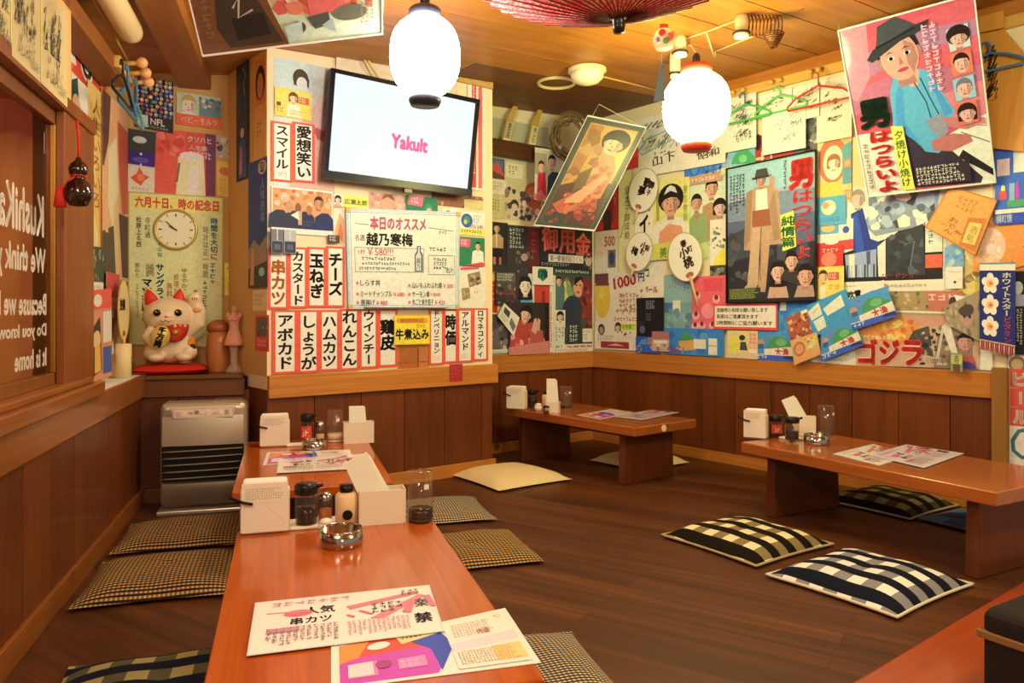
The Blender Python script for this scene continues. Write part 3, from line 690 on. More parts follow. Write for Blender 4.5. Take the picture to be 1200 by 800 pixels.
a = sheet(PP, (291, 192, 313, 336), '2e3c5e', 'N', 2)
a.r(0, .72, 1, 1, '3c3428').p([(0, .7), (.3, .62), (.6, .68), (1, .6), (1, .8), (0, .85)], '8c6c4c').e(.72, .88, .15, .035, '88a088').p([(.1, .98), (.2, .68), (.35, .7), (.3, .98)], 'b87848').e(.75, .07, .22, .055, 'c08c50').e(.75, .07, .16, .04, '2e3c5e').t('四', .62, .045, .88, .095, 'd8b070').t('人情酒場', .65, .16, .88, .5, '7c88a8', True).done('navy_poster', 'tall navy poster with a landscape foot on the narrow side of the television block', 'poster')
a = sheet(PP, (299, 369, 315, 412), 'c83c2c', 'N', 0)
a.r(.1, .06, .9, .6, '5c5040').b(.1, .06, .9, .6, ['8c7c5c', '3c3428', 'a88c64'], 12, 2, .08).st(.15, .68, .85, .9, 2, 'f0b090').done('red_flyer', 'small red flyer with a grey picture low on the narrow side of the television block', 'flyer')
a = sheet(PP, (296, 340, 313, 364), 'd89c64', 'N', 0)
a.st(.1, .2, .9, .8, 3, 'b07040').done('tan_note', 'small tan note just above the red flyer on the narrow side of the block', 'note')

rnd = random.Random(4)
a = sheet(PN, [(158, 88), (203, 96), (203, 157), (158, 148)], '241a16', 'N', 1)
cols = ['e8dcc8', 'c04838', '3c4c80', 'd89848', '707078', 'b0a088', '8c3040', '2c5c50']
L0 = a.lv
for j in range(9):
    for i in range(8):
        x, y = (i + .5 + rnd.uniform(-.25, .25)) / 8, (j + .5) / 9 * .74
        a.lv = L0 + (i % 2) * 2 + (j % 2); a.e(x, y, .05, .038, cols[rnd.randrange(8)], 9)
        a.lv = L0 + 5 + (i % 2) * 2 + (j % 2); a.e(x + .02, y + .012, .022, .018, cols[rnd.randrange(8)], 6)
a.lv = L0 + 10
a.r(0, .74, 1, 1, '2e241c').t('NFL', .4, .77, .78, .9, 'e8dcc4', bold=.03).r(.05, .74, .34, .97, 'b8b0a0').st(.1, .92, .9, .98, 1, '908068').done('helmet_poster', 'dark poster covered with rows of small coloured helmets in the recess', 'poster')
a = sheet(PN, [(207, 107), (259, 115), (259, 152), (207, 145)], 'd0a868', 'N', 1)
a.r(0, 0, 1, .66, 'a89c6c').r(.5, .1, 1, .68, '5c6c60').b(.5, .05, 1, .4, ['8a8070', 'c8a078', '4a5048', 'a05c40'], 18, 5, .1).f(.27, .38, .52, 'e8b07c', 'a87c40', 'short', lip='b05040').p([(.05, .68), (.15, .6), (.4, .6), (.48, .68)], 'e8d0a0').r(0, .66, 1, 1, 'd8502c').t('ベビーモルツ', .1, .72, .92, .92, 'f0b080')
a.done('baby_poster', 'small poster of a smiling baby over a red lettered band in the recess', 'poster')
a = sheet(PN, [(148, 150), (183, 155), (181, 196), (149, 191)], '3a342a', 'N', 2)
a.e(.45, .28, .24, .1, 'b8b0a0').e(.5, .27, .14, .06, 'd8d0c0').r(0, .62, 1, 1, '3c2454').e(.5, .85, .3, .08, '584078').c(.5, .68, .04, 'd8a8a0').c(.5, .98, .03, 'e8d0b0').done('ufo_poster', 'dark poster with a pale oval cloud above a purple band beside the coat pegs', 'poster')
a = sheet(PN, [(147, 190), (183, 195), (183, 228), (147, 224)], 'e0b080', 'N', 1)
a.p([(.15, .5), (.35, .35), (.45, .1), (.6, .35), (.8, .4), (.62, .55), (.5, .75), (.3, .62)], 'd84824').e(.5, .45, .12, .12, 'f07038').st(.2, .82, .8, .94, 1, 'b87840').done('flower_flyer', 'white flyer with a red flower below the purple banded poster', 'flyer')
a = sheet(PN, [(182, 150), (253, 158), (252, 232), (181, 226)], 'c0402c', 'N', 1)
a.r(0, 0, .5, 1, 'c84830').p([(.82, 0), (1, 0), (1, 1), (.85, 1)], '6c2c38').p([(.35, 1), (.38, .4), (.5, .34), (.8, .36), (.84, 1)], 'e0b070').e(.6, .38, .2, .07, 'f0d8a0').p([(.55, 1), (.58, .55), (.72, .55), (.7, 1)], 'eccc90').ln([(.4, .5), (.36, .8)], .03, '6c5030').b(0, .05, .5, .4, ['d06048', 'b83824'], 10, 4, .12)
a.t('クソハヒ', .53, .06, .93, .16, 'f0d8b8', bold=.03).t('人生楽', .55, .2, .86, .28, 'f0d8b8', bold=.02).st(.57, .3, .95, .42, 2, 'e8c8a0').done('beer_poster', 'large red poster with a foaming cream jug in the recess', 'poster')
# clock poster (the clock hangs in front of it)
cq = [(150, 224), (262, 231), (261, 408), (150, 404)]
a = sheet(PN, cq, 'c4bf66', 'N', 2)
a.frame(.008, 'a88c3c').r(.05, .02, .97, .11, 'eec04c').t('六月十日、時の記念日', .07, .025, .95, .1, 'd8402c', bold=.04)
a.t('寺町通', .17, .16, .23, .3, '4c3c20', True).t('松原上る西', .08, .16, .14, .36, '4c3c20', True, bold=.025).t('一九五七年製', .30, .22, .355, .42, '2c6c60', True)
a.t('時間を大切に', .86, .14, .94, .42, '1c5c58', True, bold=.035).t('時計は正一時間', .78, .2, .84, .54, '4c5c38', True).st(.86, .44, .93, .62, 1, '2c5c54', True).st(.78, .56, .84, .82, 1, '4c5030', True, seed=5)
a.t('サングラス', .285, .46, .375, .72, '1c5a54', True, bold=.045).t('売出', .29, .72, .37, .82, 'b0481c', True, bold=.02).t('マツ菱時計', .14, .56, .25, .84, '26221a', True, bold=.045).t('安心と', .07, .46, .12, .56, '6c4c24', True).t('信用の時計', .185, .46, .27, .55, '6c4c24').st(.08, .6, .12, .85, 1, 'a87c38', True)
a.t('ゆるやかにまいります', .55, .48, .62, .82, 'a0501c', True).t('修理も販売も', .47, .52, .53, .8, 'b0702c', True).t('無料点検', .40, .58, .46, .78, 'b0582c', True).st(.68, .62, .74, .88, 1, '5c4c28', True, seed=9)
a.done('notice_poster', 'large yellow handwritten notice with many vertical lines behind the maneki cat', 'poster')
# round wall clock
cc = PN.at(206, 269, .035); clk = empty('wall_clock', cc, 0, 'round cream wall clock with thin brass rim hung on the yellow notice', 'clock')
MN = Matrix(((ND.x, 0, PN.n.x, 0), (ND.y, 0, PN.n.y, 0), (0, 1, 0, 0), (0, 0, 0, 1)))
m = MB(); m.lathe([(.001, -.02), (.117, -.02), (.117, -.004), (.001, -.004)], paint('e8c878', 'N', .5), 40, MN, False); m.obj('dial', clk, (0, 0, 0), local=True)
m = MB(); m.tube([MN @ V((.119 * math.cos(t * PI / 24), .119 * math.sin(t * PI / 24), -.004)) for t in range(48)], .008, paint('a87c2c', 'N', .35, .7), 8, True); m.obj('rim', clk, (0, 0, 0), local=True)
dk = paint('4c3418', 'N', .5); m = MB()
for i in range(12):
    t = i * PI / 6; r1, w_ = (.085, .008) if i % 3 == 0 else (.095, .004)
    m.box((0, 0, 0), (w_, .017, .002), dk, MN @ Matrix.Rotation(-t, 4, 'Z') @ Matrix.Translation((0, r1 + .004, -.002)))
m.obj('hour_mark', clk, (0, 0, 0), local=True)
for nm, t, L, w_ in (('hour_hand', -1.05, .055, .008), ('minute_hand', -.85, .085, .005)):
    m = MB(); m.box((0, 0, 0), (w_, L, .002), dk, MN @ Matrix.Rotation(-t, 4, 'Z') @ Matrix.Translation((0, L / 2 - .01, .002))); m.obj(nm, clk, (0, 0, 0), local=True)
a = sheet(PN, (263, 308, 281, 346), 'e8a83c', 'N', 1)
a.sc(.05, .05, .95, .5, '3c2410', 3, 4, .05).st(.15, .6, .85, .9, 2, 'c88428').done('yellow_note', 'small yellow handwritten note right of the tall notice in the recess', 'note')
a = sheet(PN, [(254, 188), (274, 191), (274, 232), (254, 229)], 'd8943c', 'N', 0)
a.e(.5, .28, .36, .12, 'b85c30').st(.2, .5, .8, .9, 4, 'b8782c').done('orange_leaflet', 'orange leaflet with a red oval right of the red beer poster', 'leaflet')
a = sheet(PN, [(253, 158), (274, 161), (274, 186), (253, 184)], 'a88c68', 'N', 0)
a.b(0, 0, 1, 1, ['6c5c48', 'c8a880', '4c4038', 'b09070'], 16, 6, .2).done('small_print', 'small grey-brown print right of the red beer poster lettering', 'picture')

# ---- left wall beyond the window: sheets seen at a slant
a = sheet(PL, [(84, 84), (103, 103), (103, 190), (84, 176)], 'ecdcb0', 'L', 1)
a.p([(.0, .1), (.35, .0), (.45, .35), (.4, .8), (0, .7)], '2c3c28').e(.28, .38, .24, .15, 'd89860').p([(.25, .75), (.55, .45), (.95, .62), (1, .98), (.3, .98)], '3c8c98').p([(.55, .7), (.8, .58), (.9, .85), (.6, .92)], 'e0cc4c').done('singer_poster', 'narrow poster of a person in teal and yellow just right of the autograph boards', 'poster')
a = sheet(PL, [(66, 2), (124, 92), (124, 128), (66, 60)], 'd83c24', 'L', 0)
a.b(0, 0, 1, 1, ['e85c34', 'c02c1c', 'e88c4c'], 26, 4, .18).e(.55, .52, .13, .36, 'f0dcc0').e(.55, .52, .1, .28, '3a2418').e(.55, .52, .05, .14, 'e8d0b0').p([(.0, .62), (.3, .5), (.35, .8), (.0, .95)], 'f0d8b0').st(.72, .2, .95, .8, 2, 'f4b070', True).done('red_banner_poster', 'long red poster with a round white emblem running up under the coat rail', 'poster')
a = sheet(PL, [(103, 92), (126, 116), (126, 336), (103, 330)], 'e89c48', 'L', 1)
a.p([(0, .3), (.4, .42), (.2, .6), (.5, .75), (.3, 1), (0, 1)], 'eab068').p([(.5, .5), (.9, .45), (1, .8), (.6, .9)], 'd87c30').t('人生いろいろ', .2, .06, .62, .62, '9c5c20', True).ln([(.15, .1), (.1, .4), (.2, .6)], .01, 'c07830').done('orange_scroll', 'tall orange paper scroll with a column of lettering left of the coat pegs', 'scroll')
a = sheet(PL, [(120, 104), (150, 132), (150, 330), (120, 326)], 'e09058', 'L', 2)
a.p([(0, 0), (.3, 0), (.22, .25), (.05, .4), (0, .4)], '5c3424').p([(.55, .1), (1, .12), (1, .6), (.75, .62), (.6, .35)], 'b84c2c').p([(.2, .3), (.5, .2), (.62, .55), (.4, .75), (.2, .6)], 'eeb078').p([(.4, .6), (.62, .5), (.7, .95), (.45, .98)], 'e8a064').p([(0, .75), (.4, .7), (.5, 1), (0, 1)], '4c3c28').p([(.6, .62), (1, .62), (1, .98), (.75, .98)], '4c2c24').p([(.1, .5), (.18, .5), (.2, .75), (.1, .75)], 'd89858').done('dancer_poster', 'tall skin toned poster of flowing figures on the left wall nearest the recess corner', 'poster')
a = sheet(PL, [(107, 288), (121, 290), (121, 372), (107, 372)], '4c5438', 'L', 5)
a.r(0, 0, 1, .48, '3c3c2c').b(0, 0, 1, .48, ['6c6c4c', '2c2c20', 'a89860', '8c6c40'], 14, 3, .1).r(0, .5, 1, 1, 'e4cc94').st(.1, .55, .9, .95, 6, 'b08c50').done('green_print', 'small dark green print over a cream text block at the foot of the left wall', 'picture')
a = sheet(PL, [(107, 340), (131, 338), (131, 440), (107, 448)], 'c8784c', 'L', 7)
a.r(0, 0, 1, .22, 'd84c34').e(.3, .12, .2, .07, 'f0d8b8').p([(.1, .4), (.4, .3), (.5, .9), (.1, .95)], '3c3024').e(.25, .55, .18, .1, 'e0a060').p([(.15, .62), (.4, .6), (.45, .9), (.15, .92)], 'd89438').r(.55, .25, .98, .6, 'e0b890').r(.55, .65, .98, .95, '3c4c74').done('film_flyer', 'low flyer with a red top edge and a dark figure behind the standing paper fan', 'flyer')
a = sheet(PL, [(125, 318), (140, 322), (140, 412), (125, 418)], 'd8a070', 'L', 4)
a.r(0, 0, 1, .3, 'c04034').b(0, .3, 1, 1, ['e0b080', 'c88458', '9c5c40'], 14, 5, .15).done('pink_flyer', 'faded pink flyer with a red top behind the standing paper fan, nearer the corner', 'flyer')

# autograph boards above the window
ab = [((-14, -40, 14, 72), 'cream autograph board at the far left edge above the window, partly out of view'), ((14, -20, 48, 105), 'cream autograph board with crowded black pen strokes, second from the left above the window'), ((49, 2, 79, 140), 'cream autograph board nearest the red poster above the window')]
for i, (sp, lab) in enumerate(ab):
    x0, y0, x1, y1 = sp
    l = lambda x: 60 + .94 * x - 8
    q = PL0.quad([(x0, l(x0) - 112), (x1, l(x1) - 128 + (x1 - x0) * .55), (x1, l(x1)), (x0, l(x0))], .008 + .004 * i)
    a = Art(q, paint('cbb988', 'W', .7), 'L', LN, th=.003, edge='c8a850')
    a.sc(.06, .05, .95, .6, '3c3620', 34, 20 + i, .016, True).sc(.1, .45, .95, .9, '4c4428', 22, 40 + i, .013, True).st(.6, .85, .9, .95, 2, '6a6040')
    a.done('autograph_board', lab, 'autograph board', 'autograph boards above the window')
a = Art([PL0.at(52, 155, -.07), PL0.at(60, 158, -.07), PL0.at(60, 182, -.07), PL0.at(52, 180, -.07)], 'e8c890', 'L', LN)
a.st(.15, .1, .85, .9, 2, '6c4c28', True).done('window_sticker', 'small cream sticker in the upper corner of the window sash', 'sticker')
# ---- far wall
a = sheet(PB, (569, 182, 640, 262), 'c4a86c', 'B', 0)
a.r(.02, .02, .3, .35, '5c3c30').r(.04, .04, .28, .2, '3c6480').p([(.05, .2), (.2, .06), (.3, .3)], 'c04c3c').r(.32, .06, .6, .3, 'd8c084').st(.36, .1, .56, .26, 2, '8c6c40').r(.03, .36, .33, .6, 'dcd0a4').st(.07, .4, .29, .55, 3, 'a08c5c')
a.e(.78, .55, .16, .22, 'b8502c').e(.78, .5, .1, .1, 'c87040')
a.b(.3, .45, .98, .98, ['8c6c4c', '4c3c34', 'a88860', '6c4c40', 'c8a478', '3c3430', '946048'], 44, 6, .09)
a.e(.46, .74, .07, .09, '3a302a').e(.46, .78, .05, .06, 'c8a070').e(.62, .66, .06, .08, '4c3c44').e(.62, .7, .04, .055, 'd0a880').e(.85, .8, .08, .1, 'b85038').e(.85, .82, .05, .06, 'd8a878').r(.02, .64, .25, .98, 'c8b068').st(.05, .68, .22, .95, 4, '7c6a38', True)
a.done('festival_poster', 'tan festival poster with red disc and crowd of figures under the dark wall shelf', 'poster')
a = sheet(PB, (570, 259, 595, 319), '2a2620', 'B', 0)
a.p([(.2, .98), (.25, .6), (.15, .35), (.35, .22), (.65, .22), (.85, .35), (.75, .6), (.78, .98)], '1c1a1c').p([(.2, .52), (.2, .3), (.4, .24), (.62, .24), (.8, .32), (.78, .52)], 'b88c54').p([(.42, .24), (.5, .24), (.5, .5), (.44, .5)], 'd8c898').r(.3, .7, .44, .95, 'b06c50').r(.58, .7, .7, .95, 'a86048').f(.48, .13, .18, 'c89868', '241a14', 'short', eyes=False).r(.0, .85, 1, 1, '3a3024').done('dark_film_poster', 'narrow dark poster of a standing figure in a tan jacket beside the green poster', 'poster')
a = sheet(PB, (594, 263, 634, 321), '332c24', 'B', 1)
a.p([(.58, 0), (1, 0), (1, 1), (.64, 1)], '5c1e1a').st(.08, .06, .54, .5, 5, 'b8b088', seed=3).b(.25, .5, .75, .98, ['5c4c44', '4c3448', '7c6450', '3c3430'], 16, 3, .09).st(.7, .1, .9, .9, 1, '982c24', True, seed=6).e(.5, .66, .1, .08, 'a88060').done('credits_poster', 'black and dark red poster with lines of pale lettering on the back wall', 'poster')
a = sheet(PB, (633, 262, 694, 316), '26201c', 'B', 2)
for i, ch in enumerate('御用金'):
    x = .03 + .32 * i; a.t(ch, x, .06 + .03 * i, x + .3, .62 + .02 * i, 'd83420', bold=.05); a.t(ch, x, .06 + .03 * i, x + .3, .62 + .02 * i, 'f06848', bold=.015)
a.r(.15, .68, .82, .86, 'e4d8b0').t('第一弾 絵日記さくら', .18, .7, .79, .84, '3c2c20').b(.82, .6, 1, 1, ['6c5844', 'a08058', '3c342c'], 10, 4, .1).e(.92, .82, .06, .1, 'b89068').st(.02, .88, .6, .97, 1, '8c8468')
a.done('title_poster', 'black poster with three big ragged red characters in the corner of the back wall', 'poster')
a = sheet(PB, (571, 319, 583, 366), 'b83420', 'B', 0)
a.e(.5, .12, .4, .1, 'e0b048').st(.2, .3, .8, .9, 1, 'e08c60', True).done('red_strip', 'narrow red paper strip with a gold top beside the end of the television block', 'paper')
a = sheet(PB, (581, 318, 626, 358), '3c2e28', 'B', 3)
a.r(.02, .02, .5, .3, '5c5040').st(.03, .05, .48, .28, 3, 'c8bc94').r(.0, .3, .5, .6, '4c4034').b(0, .3, .5, .95, ['6c5c48', '8c3c34', 'a08868', '2c241e'], 18, 3, .1).st(.05, .62, .5, .7, 1, 'c04438').r(.84, .02, 1, 1, 'c8bc90')
a.p([(.62, .98), (.66, .7), (.95, .7), (.98, .98)], '5c8c98').f(.76, .42, .52, 'ecc8a0', '1c1612', 'long', lip='b84838').done('actress_poster', 'dark poster of a pale woman with long black hair on the back wall', 'poster')
a = sheet(PB, (624, 312, 648, 334), 'ece4c8', 'B', 5)
a.p([(.3, .1), (.68, .1), (.68, .62), (.5, .82), (.3, .62)], '2c6c44').t('178', .26, .18, .74, .62, '1c2c20', bold=.04).done('crest_flyer', 'white flyer with a green shield shaped crest above the red bottle poster', 'flyer')
a = sheet(PB, (624, 334, 648, 414), 'b83a28', 'B', 2)
a.p([(.35, .95), (.35, .4), (.46, .28), (.46, .08), (.6, .08), (.6, .28), (.72, .4), (.72, .95)], '8c2018').r(.36, .5, .71, .68, 'd8604c').r(.84, 0, 1, 1, 'e0d0a4').st(.86, .1, .97, .95, 1, '4c3c2c', True).done('bottle_poster', 'red poster with a darker red bottle in the middle of the back wall', 'poster')
a = sheet(PB, (573, 368, 600, 413), '4c443c', 'B', 2)
a.r(0, .9, 1, 1, 'c8bc94').b(0, 0, 1, .9, ['7c6c58', '2c2824', '988468', '5c4c44', 'b8a484', '8c5c54'], 26, 6, .12).p([(.1, .88), (.2, .4), (.4, .35), (.5, .88)], '6c5850').done('grey_film_poster', 'grey film poster with a cream bottom band, lowest at the left of the back wall', 'poster')
a = sheet(PB, (596, 354, 643, 414), '2e2620', 'B', 4)
a.p([(0, 1), (.1, .45), (.35, .28), (.6, .4), (.66, 1)], 'a83c2c').b(.05, .6, .9, .98, ['c8604c', 'b04434', 'd88c74', '8c2c24'], 26, 5, .09).p([(.5, .5), (.85, .55), (.9, .98), (.55, .98)], 'a84c38')
a.f(.42, .24, .3, 'd8a078', '181210', 'bob', tilt=.35).p([(.55, .55), (.62, .32), (.68, .3), (.72, .5), (.66, .62)], 'cc9068').p([(.66, .52), (.72, .3), (.78, .34), (.76, .56)], 'c48860').p([(.9, 0), (1, 0), (1, 1), (.92, 1)], '1c1814').p([(0, .85), (1, .75), (1, 1), (0, 1)], 'c07058')
a.done('redcoat_poster', 'dark poster of a woman in red with raised hands, low on the back wall', 'poster')
a = sheet(PB, [(591, 355), (609, 372), (602, 394), (583, 370)], 'd8d4ac', 'B', 6)
a.p([(.1, .15), (.45, .15), (.5, .5), (.15, .5)], '3c4438').p([(.6, .35), (.95, .5), (.9, .85), (.6, .7)], '5c6450').st(.1, .6, .55, .9, 2, '8c9070').done('tilted_flyer', 'tilted pale green flyer pinned across the dark posters of the back wall', 'flyer')
a = sheet(PB, (646, 312, 694, 412), '4a4030', 'B', 1)
a.r(.02, .02, .98, .09, '2c3828').st(.1, .035, .95, .075, 1, 'c8c8a0').p([(0, .1), (.1, .1), (.14, 1), (0, 1)], 'd0b888').p([(.1, .5), (.1, .2), (.22, .16), (.34, .3), (.3, .52)], '4c6450').f(.18, .17, .1, 'd0a070', '1c1612', 'short')
a.p([(.3, .5), (.32, .2), (.42, .14), (.54, .34), (.5, .5)], 'c8b050').f(.36, .2, .12, 'd8b060', '6c6438', 'short').p([(.34, .14), (.5, .25), (.56, .42), (.5, .45), (.36, .3)], '6c8c4c')
a.e(.64, .23, .13, .12, 'c88858').p([(.52, .22), (.55, .12), (.72, .1), (.78, .2), (.7, .14)], '20180f').r(.57, .2, .62, .215, '20180f').r(.66, .2, .71, .215, '20180f').e(.63, .29, .05, .012, '8c4434').p([(.7, .4), (.78, .12), (.98, .15), (.98, .6), (.72, .6)], '7c2c24').b(.72, .15, .98, .9, ['943428', '5c1c18', 'a84c3c'], 14, 3, .07)
a.e(.5, .5, .24, .17, '2c2e34').p([(.3, .5), (.72, .5), (.68, .7), (.36, .7)], '2c2e34').r(.1, .5, .32, .7, 'd8ccac').f(.2, .58, .11, 'd4a880', '1c1612', 'bob').p([(.05, .66), (.3, .66), (.3, .9), (.05, .92)], 'ccc09c').st(.08, .7, .3, .88, 3, '7c7050', True).p([(.36, .9), (.42, .66), (.7, .66), (.72, .9)], '2c3428').st(.42, .68, .68, .88, 4, 'c8c49c').r(.74, .72, .98, .88, 'd8ccac').st(.76, .74, .95, .86, 3, '8c8468').r(.04, .9, 1, 1, 'd4c8a0').t('めし', .08, .9, .3, .97, '4c4434').t('次郎盲剣', .34, .91, .98, .99, 'd04430', bold=.04)
a.done('swordsman_poster', 'crowded film poster of several faces around a dark round shape in the back corner', 'poster')
a = sheet(PB, (648, 408, 694, 413), 'd8c898', 'B', 3)
a.st(.05, .2, .95, .8, 1, 'a08850').done('cream_strip', 'thin cream paper strip along the top of the rail in the back corner', 'paper')

# ---- right wall, from the corner towards the right
a = sheet(PR, (697, 200, 725, 276), 'c03428', 'R', 0)
a.r(.3, .1, .78, .8, '8c2c24').r(.38, .62, .7, .9, '3c2c20').st(.8, .1, .95, .6, 1, 'd86858', True).st(.3, .2, .7, .55, 3, 'a84438').done('red_label_poster', 'tall red poster with a darker label, half behind the hanging framed lady', 'poster')
a = sheet(PR, (697, 272, 727, 324), 'e8d8a0', 'R', 1)
a.r(.02, .02, .98, .98, 'ecdca8').t('500', .38, .12, .8, .34, 'e85844', bold=.02).r(.52, .42, .82, .8, '6c6c60').e(.67, .6, .1, .14, '3c4450').r(.05, .42, .36, .95, 'e0cc94').ln([(.45, .4), (.45, .98)], .01, 'a89860').ln([(.92, .3), (.92, .98)], .01, 'a89860').done('price_poster', 'cream price poster with a red 500 and a small dark picture in the wall corner', 'poster')
a = sheet(PR, (725, 186, 747, 318), 'e8d27c', 'R', 2)
a.t('皇太子御成婚', .3, .25, .6, .72, '6c5c2c', True).ln([(.1, .7), (.4, .5)], .008, '8c7c3c').done('yellow_scroll', 'yellow paper strip with one column of lettering beside the topmost round fan', 'scroll')
a = sheet(PR, (722, 178, 748, 196), 'd83c28', 'R', 6)
a.p([(.0, .3), (.4, .1), (1, .0), (1, .4), (.5, .6), (.2, 1), (0, .9)], 'e04c34').st(.4, .1, .95, .35, 1, 'f0b080').done('red_paper', 'small torn red paper between the framed lady and the topmost round fan', 'paper')
a = sheet(PR, (744, 241, 765, 305), 'eedf9c', 'R', 4)
a.t('イ', .25, .18, .75, .5, '241c14', bold=.05).c(.82, .12, .02, '8c6c30').c(.8, .35, .02, '8c6c30').st(.2, .6, .8, .95, 2, 'b8a860', True).done('lettered_sheet', 'cream sheet with one bold black character between the two left round fans', 'sheet')
AUT = [((742, 142, 799, 199), 3, 'large autograph board with a blue-green scrawl left of the right lantern', '3c8c9c'), ((797, 146, 850, 190), 4, 'autograph board directly below the red cap of the right lantern', None),
       ((846, 118, 886, 172), 5, 'autograph board with dark scrawls behind the left green hanger', None), ((893, 131, 944, 173), 6, 'white autograph board with a thin loose scrawl below the red hanger', None),
       ((957, 96, 998, 160), 7, 'white autograph board touching the left side of the big hanging film poster', None), ((890, 112, 928, 130), 8, 'pale autograph board high under the peg rail between the green hangers', None),
       ((929, 104, 960, 136), 9, 'yellowish autograph board up behind the shoulder of the red hanger', None)]
for sp, i, lab, extra in AUT:
    a = sheet(PR, sp, 'ecdfa4' if i != 6 and i != 7 else 'f2ecc8', 'R', 4 + (i - 3) % 4, th=.003)
    a.sc(.12, .1, .9, .6, '54502c' if i != 6 else '7c7c64', 20 if i != 6 and i != 7 else 8, i, .026).sc(.3, .6, .9, .8, '4c4828' if i != 6 else '8c8c70', 8, i + 30, .022)
    if i in (3, 4, 5): a.t({3: '山下', 4: '昭和', 5: 'もりやま'}[i], .42, .68, .88, .84, '4c4424', rot=-.1)
    if extra: a.ln([(.95, .02), (.7, .3), (.3, .38), (.12, .55), (.2, .62), (.6, .52), (1, .45)], .03, '58a0a0', True).sc(.1, .05, .8, .35, extra, 7, 55, .014)
    a.done('autograph_board', lab, 'autograph board', 'autograph boards on the right wall')
a = sheet(PR, (802, 187, 846, 211), '4c78a8', 'R', 2)
a.r(0, 0, 1, .25, 'b86048').e(.28, .45, .13, .26, '2c64a8').e(.28, .45, .09, .18, '5490c0').p([(.4, .3), (1, .2), (1, .6), (.5, .7)], '3c70a0').p([(0, .72), (1, .6), (1, 1), (0, 1)], 'c89058').b(.5, .3, 1, .7, ['a8c8b0', '5c8cb8', '2c4c80'], 10, 4, .12).st(.02, .78, .9, .95, 1, 'f0d8a8').done('blue_banner', 'narrow blue and rust banner sheet below the right lantern', 'banner')
a = sheet(PR, (845, 168, 885, 199), '8cb4a0', 'R', 2)
a.r(0, 0, .25, .9, '9ca894').e(.12, .35, .09, .2, '5c5c40').r(.25, 0, 1, .55, '7cb0b0').p([(.3, .7), (.4, .45), (.6, .25), (.8, .35), (1, .6), (1, .8)], '4c9c4c').e(.65, .6, .12, .12, '7cc070').r(0, .78, 1, 1, 'd8cc78').st(.3, .82, .95, .97, 1, 'a86838').done('landscape_card', 'small card of a green hill under a pale sky above the framed film poster', 'picture')
a = sheet(PR, (884, 160, 930, 191), 'a04030', 'R', 1)
a.r(0, .4, 1, 1, 'b83c28').st(.04, .5, .96, .92, 1, 'ecc078', seed=12).e(.1, .2, .08, .25, '3c2418').b(.2, 0, 1, .4, ['c89c60', '6c3424', 'e0c088'], 12, 3, .15).done('red_title_strip', 'dark red paper strip with pale lettering above the framed film poster', 'banner')
a = sheet(PR, (926, 138, 960, 180), '6c6450', 'R', 0)
a.b(0, 0, 1, 1, ['a89878', '3c382c', 'c8b88c', '54503c', '8c7c5c'], 28, 7, .16).e(.35, .3, .12, .12, 'c8a478').e(.35, .24, .13, .07, '2c2418').done('grey_print', 'grey photographic print showing between the two white autograph boards', 'picture')
a = sheet(PR, (765, 214, 808, 302), 'e4d060', 'R', 3)
a.r(0, .45, 1, 1, 'd8cc58').r(.1, .1, .18, .5, 'a89c44').bust(.5, .3, .33, 'e8d49c', 'dc9c68', '241a12', 'big', sh=1.0, drop=1.6, lip='c85840').p([(.2, .65), (.45, .55), (.8, .6), (.9, .82), (.15, .85)], 'e09058').p([(.32, .18), (.4, .1), (.5, .07), (.62, .1), (.68, .18), (.5, .14)], 'd8d8b8').t('東京物語', .84, .1, .95, .55, '8c9c34', True).p([(0, .8), (1, .76), (1, 1), (0, 1)], 'd4c448').t('美の国', .2, .84, .8, .98, '7c9c34', bold=.03)
a.done('tiara_poster', 'yellow poster of a dark-haired woman wearing a white tiara between the round fans', 'poster')
a = sheet(PR, (808, 199, 852, 303), 'd8d490', 'R', 0)
a.st(.1, .08, .6, .13, 1, 'a89838').p([(.35, .8), (.36, .42), (.6, .38), (.9, .5), (.9, .8)], 'c08850').f(.6, .25, .19, 'd89c68', '20180f', 'short').p([(0, .98), (0, .55), (.15, .48), (.45, .5), (.52, .7), (.5, .98)], '94a058').p([(.14, .5), (.3, .5), (.22, .58)], 'c87848').f(.2, .38, .17, 'd89864', '20180f', 'short').p([(.55, .85), (.62, .62), (.95, .62), (1, .9)], 'b04c30').f(.82, .46, .17, 'e4b080', '20180f', 'bob').p([(.62, .8), (.68, .58), (.74, .55), (.76, .75)], 'dca878').p([(0, .85), (.5, .8), (.55, .98), (0, 1)], 'ccc468')
a.done('trio_poster', 'pale green poster of three people clustered together left of the framed film poster', 'poster')
a = sheet(PR, (832, 258, 853, 338), 'f0e8c0', 'R', 2)
a.p([(0, .35), (.2, .15), (.5, .1), (.8, 0), (1, 0), (1, .45), (.2, .55)], 'ece0bc').b(.1, .08, .95, .42, ['54543c', '84805c', 'c8c090'], 20, 3, .05).p([(.1, .8), (.3, .55), (.6, .45), (1, .38), (1, .8)], 'f4dc3c').r(0, .66, 1, .86, '4c4c38').b(0, .66, 1, .86, ['a8a078', '2c2c20', '7c8058'], 12, 5, .06).r(0, .88, 1, 1, 'f0d838').done('burst_flyer', 'white and yellow flyer with a speckled burst left of the framed film poster', 'flyer')
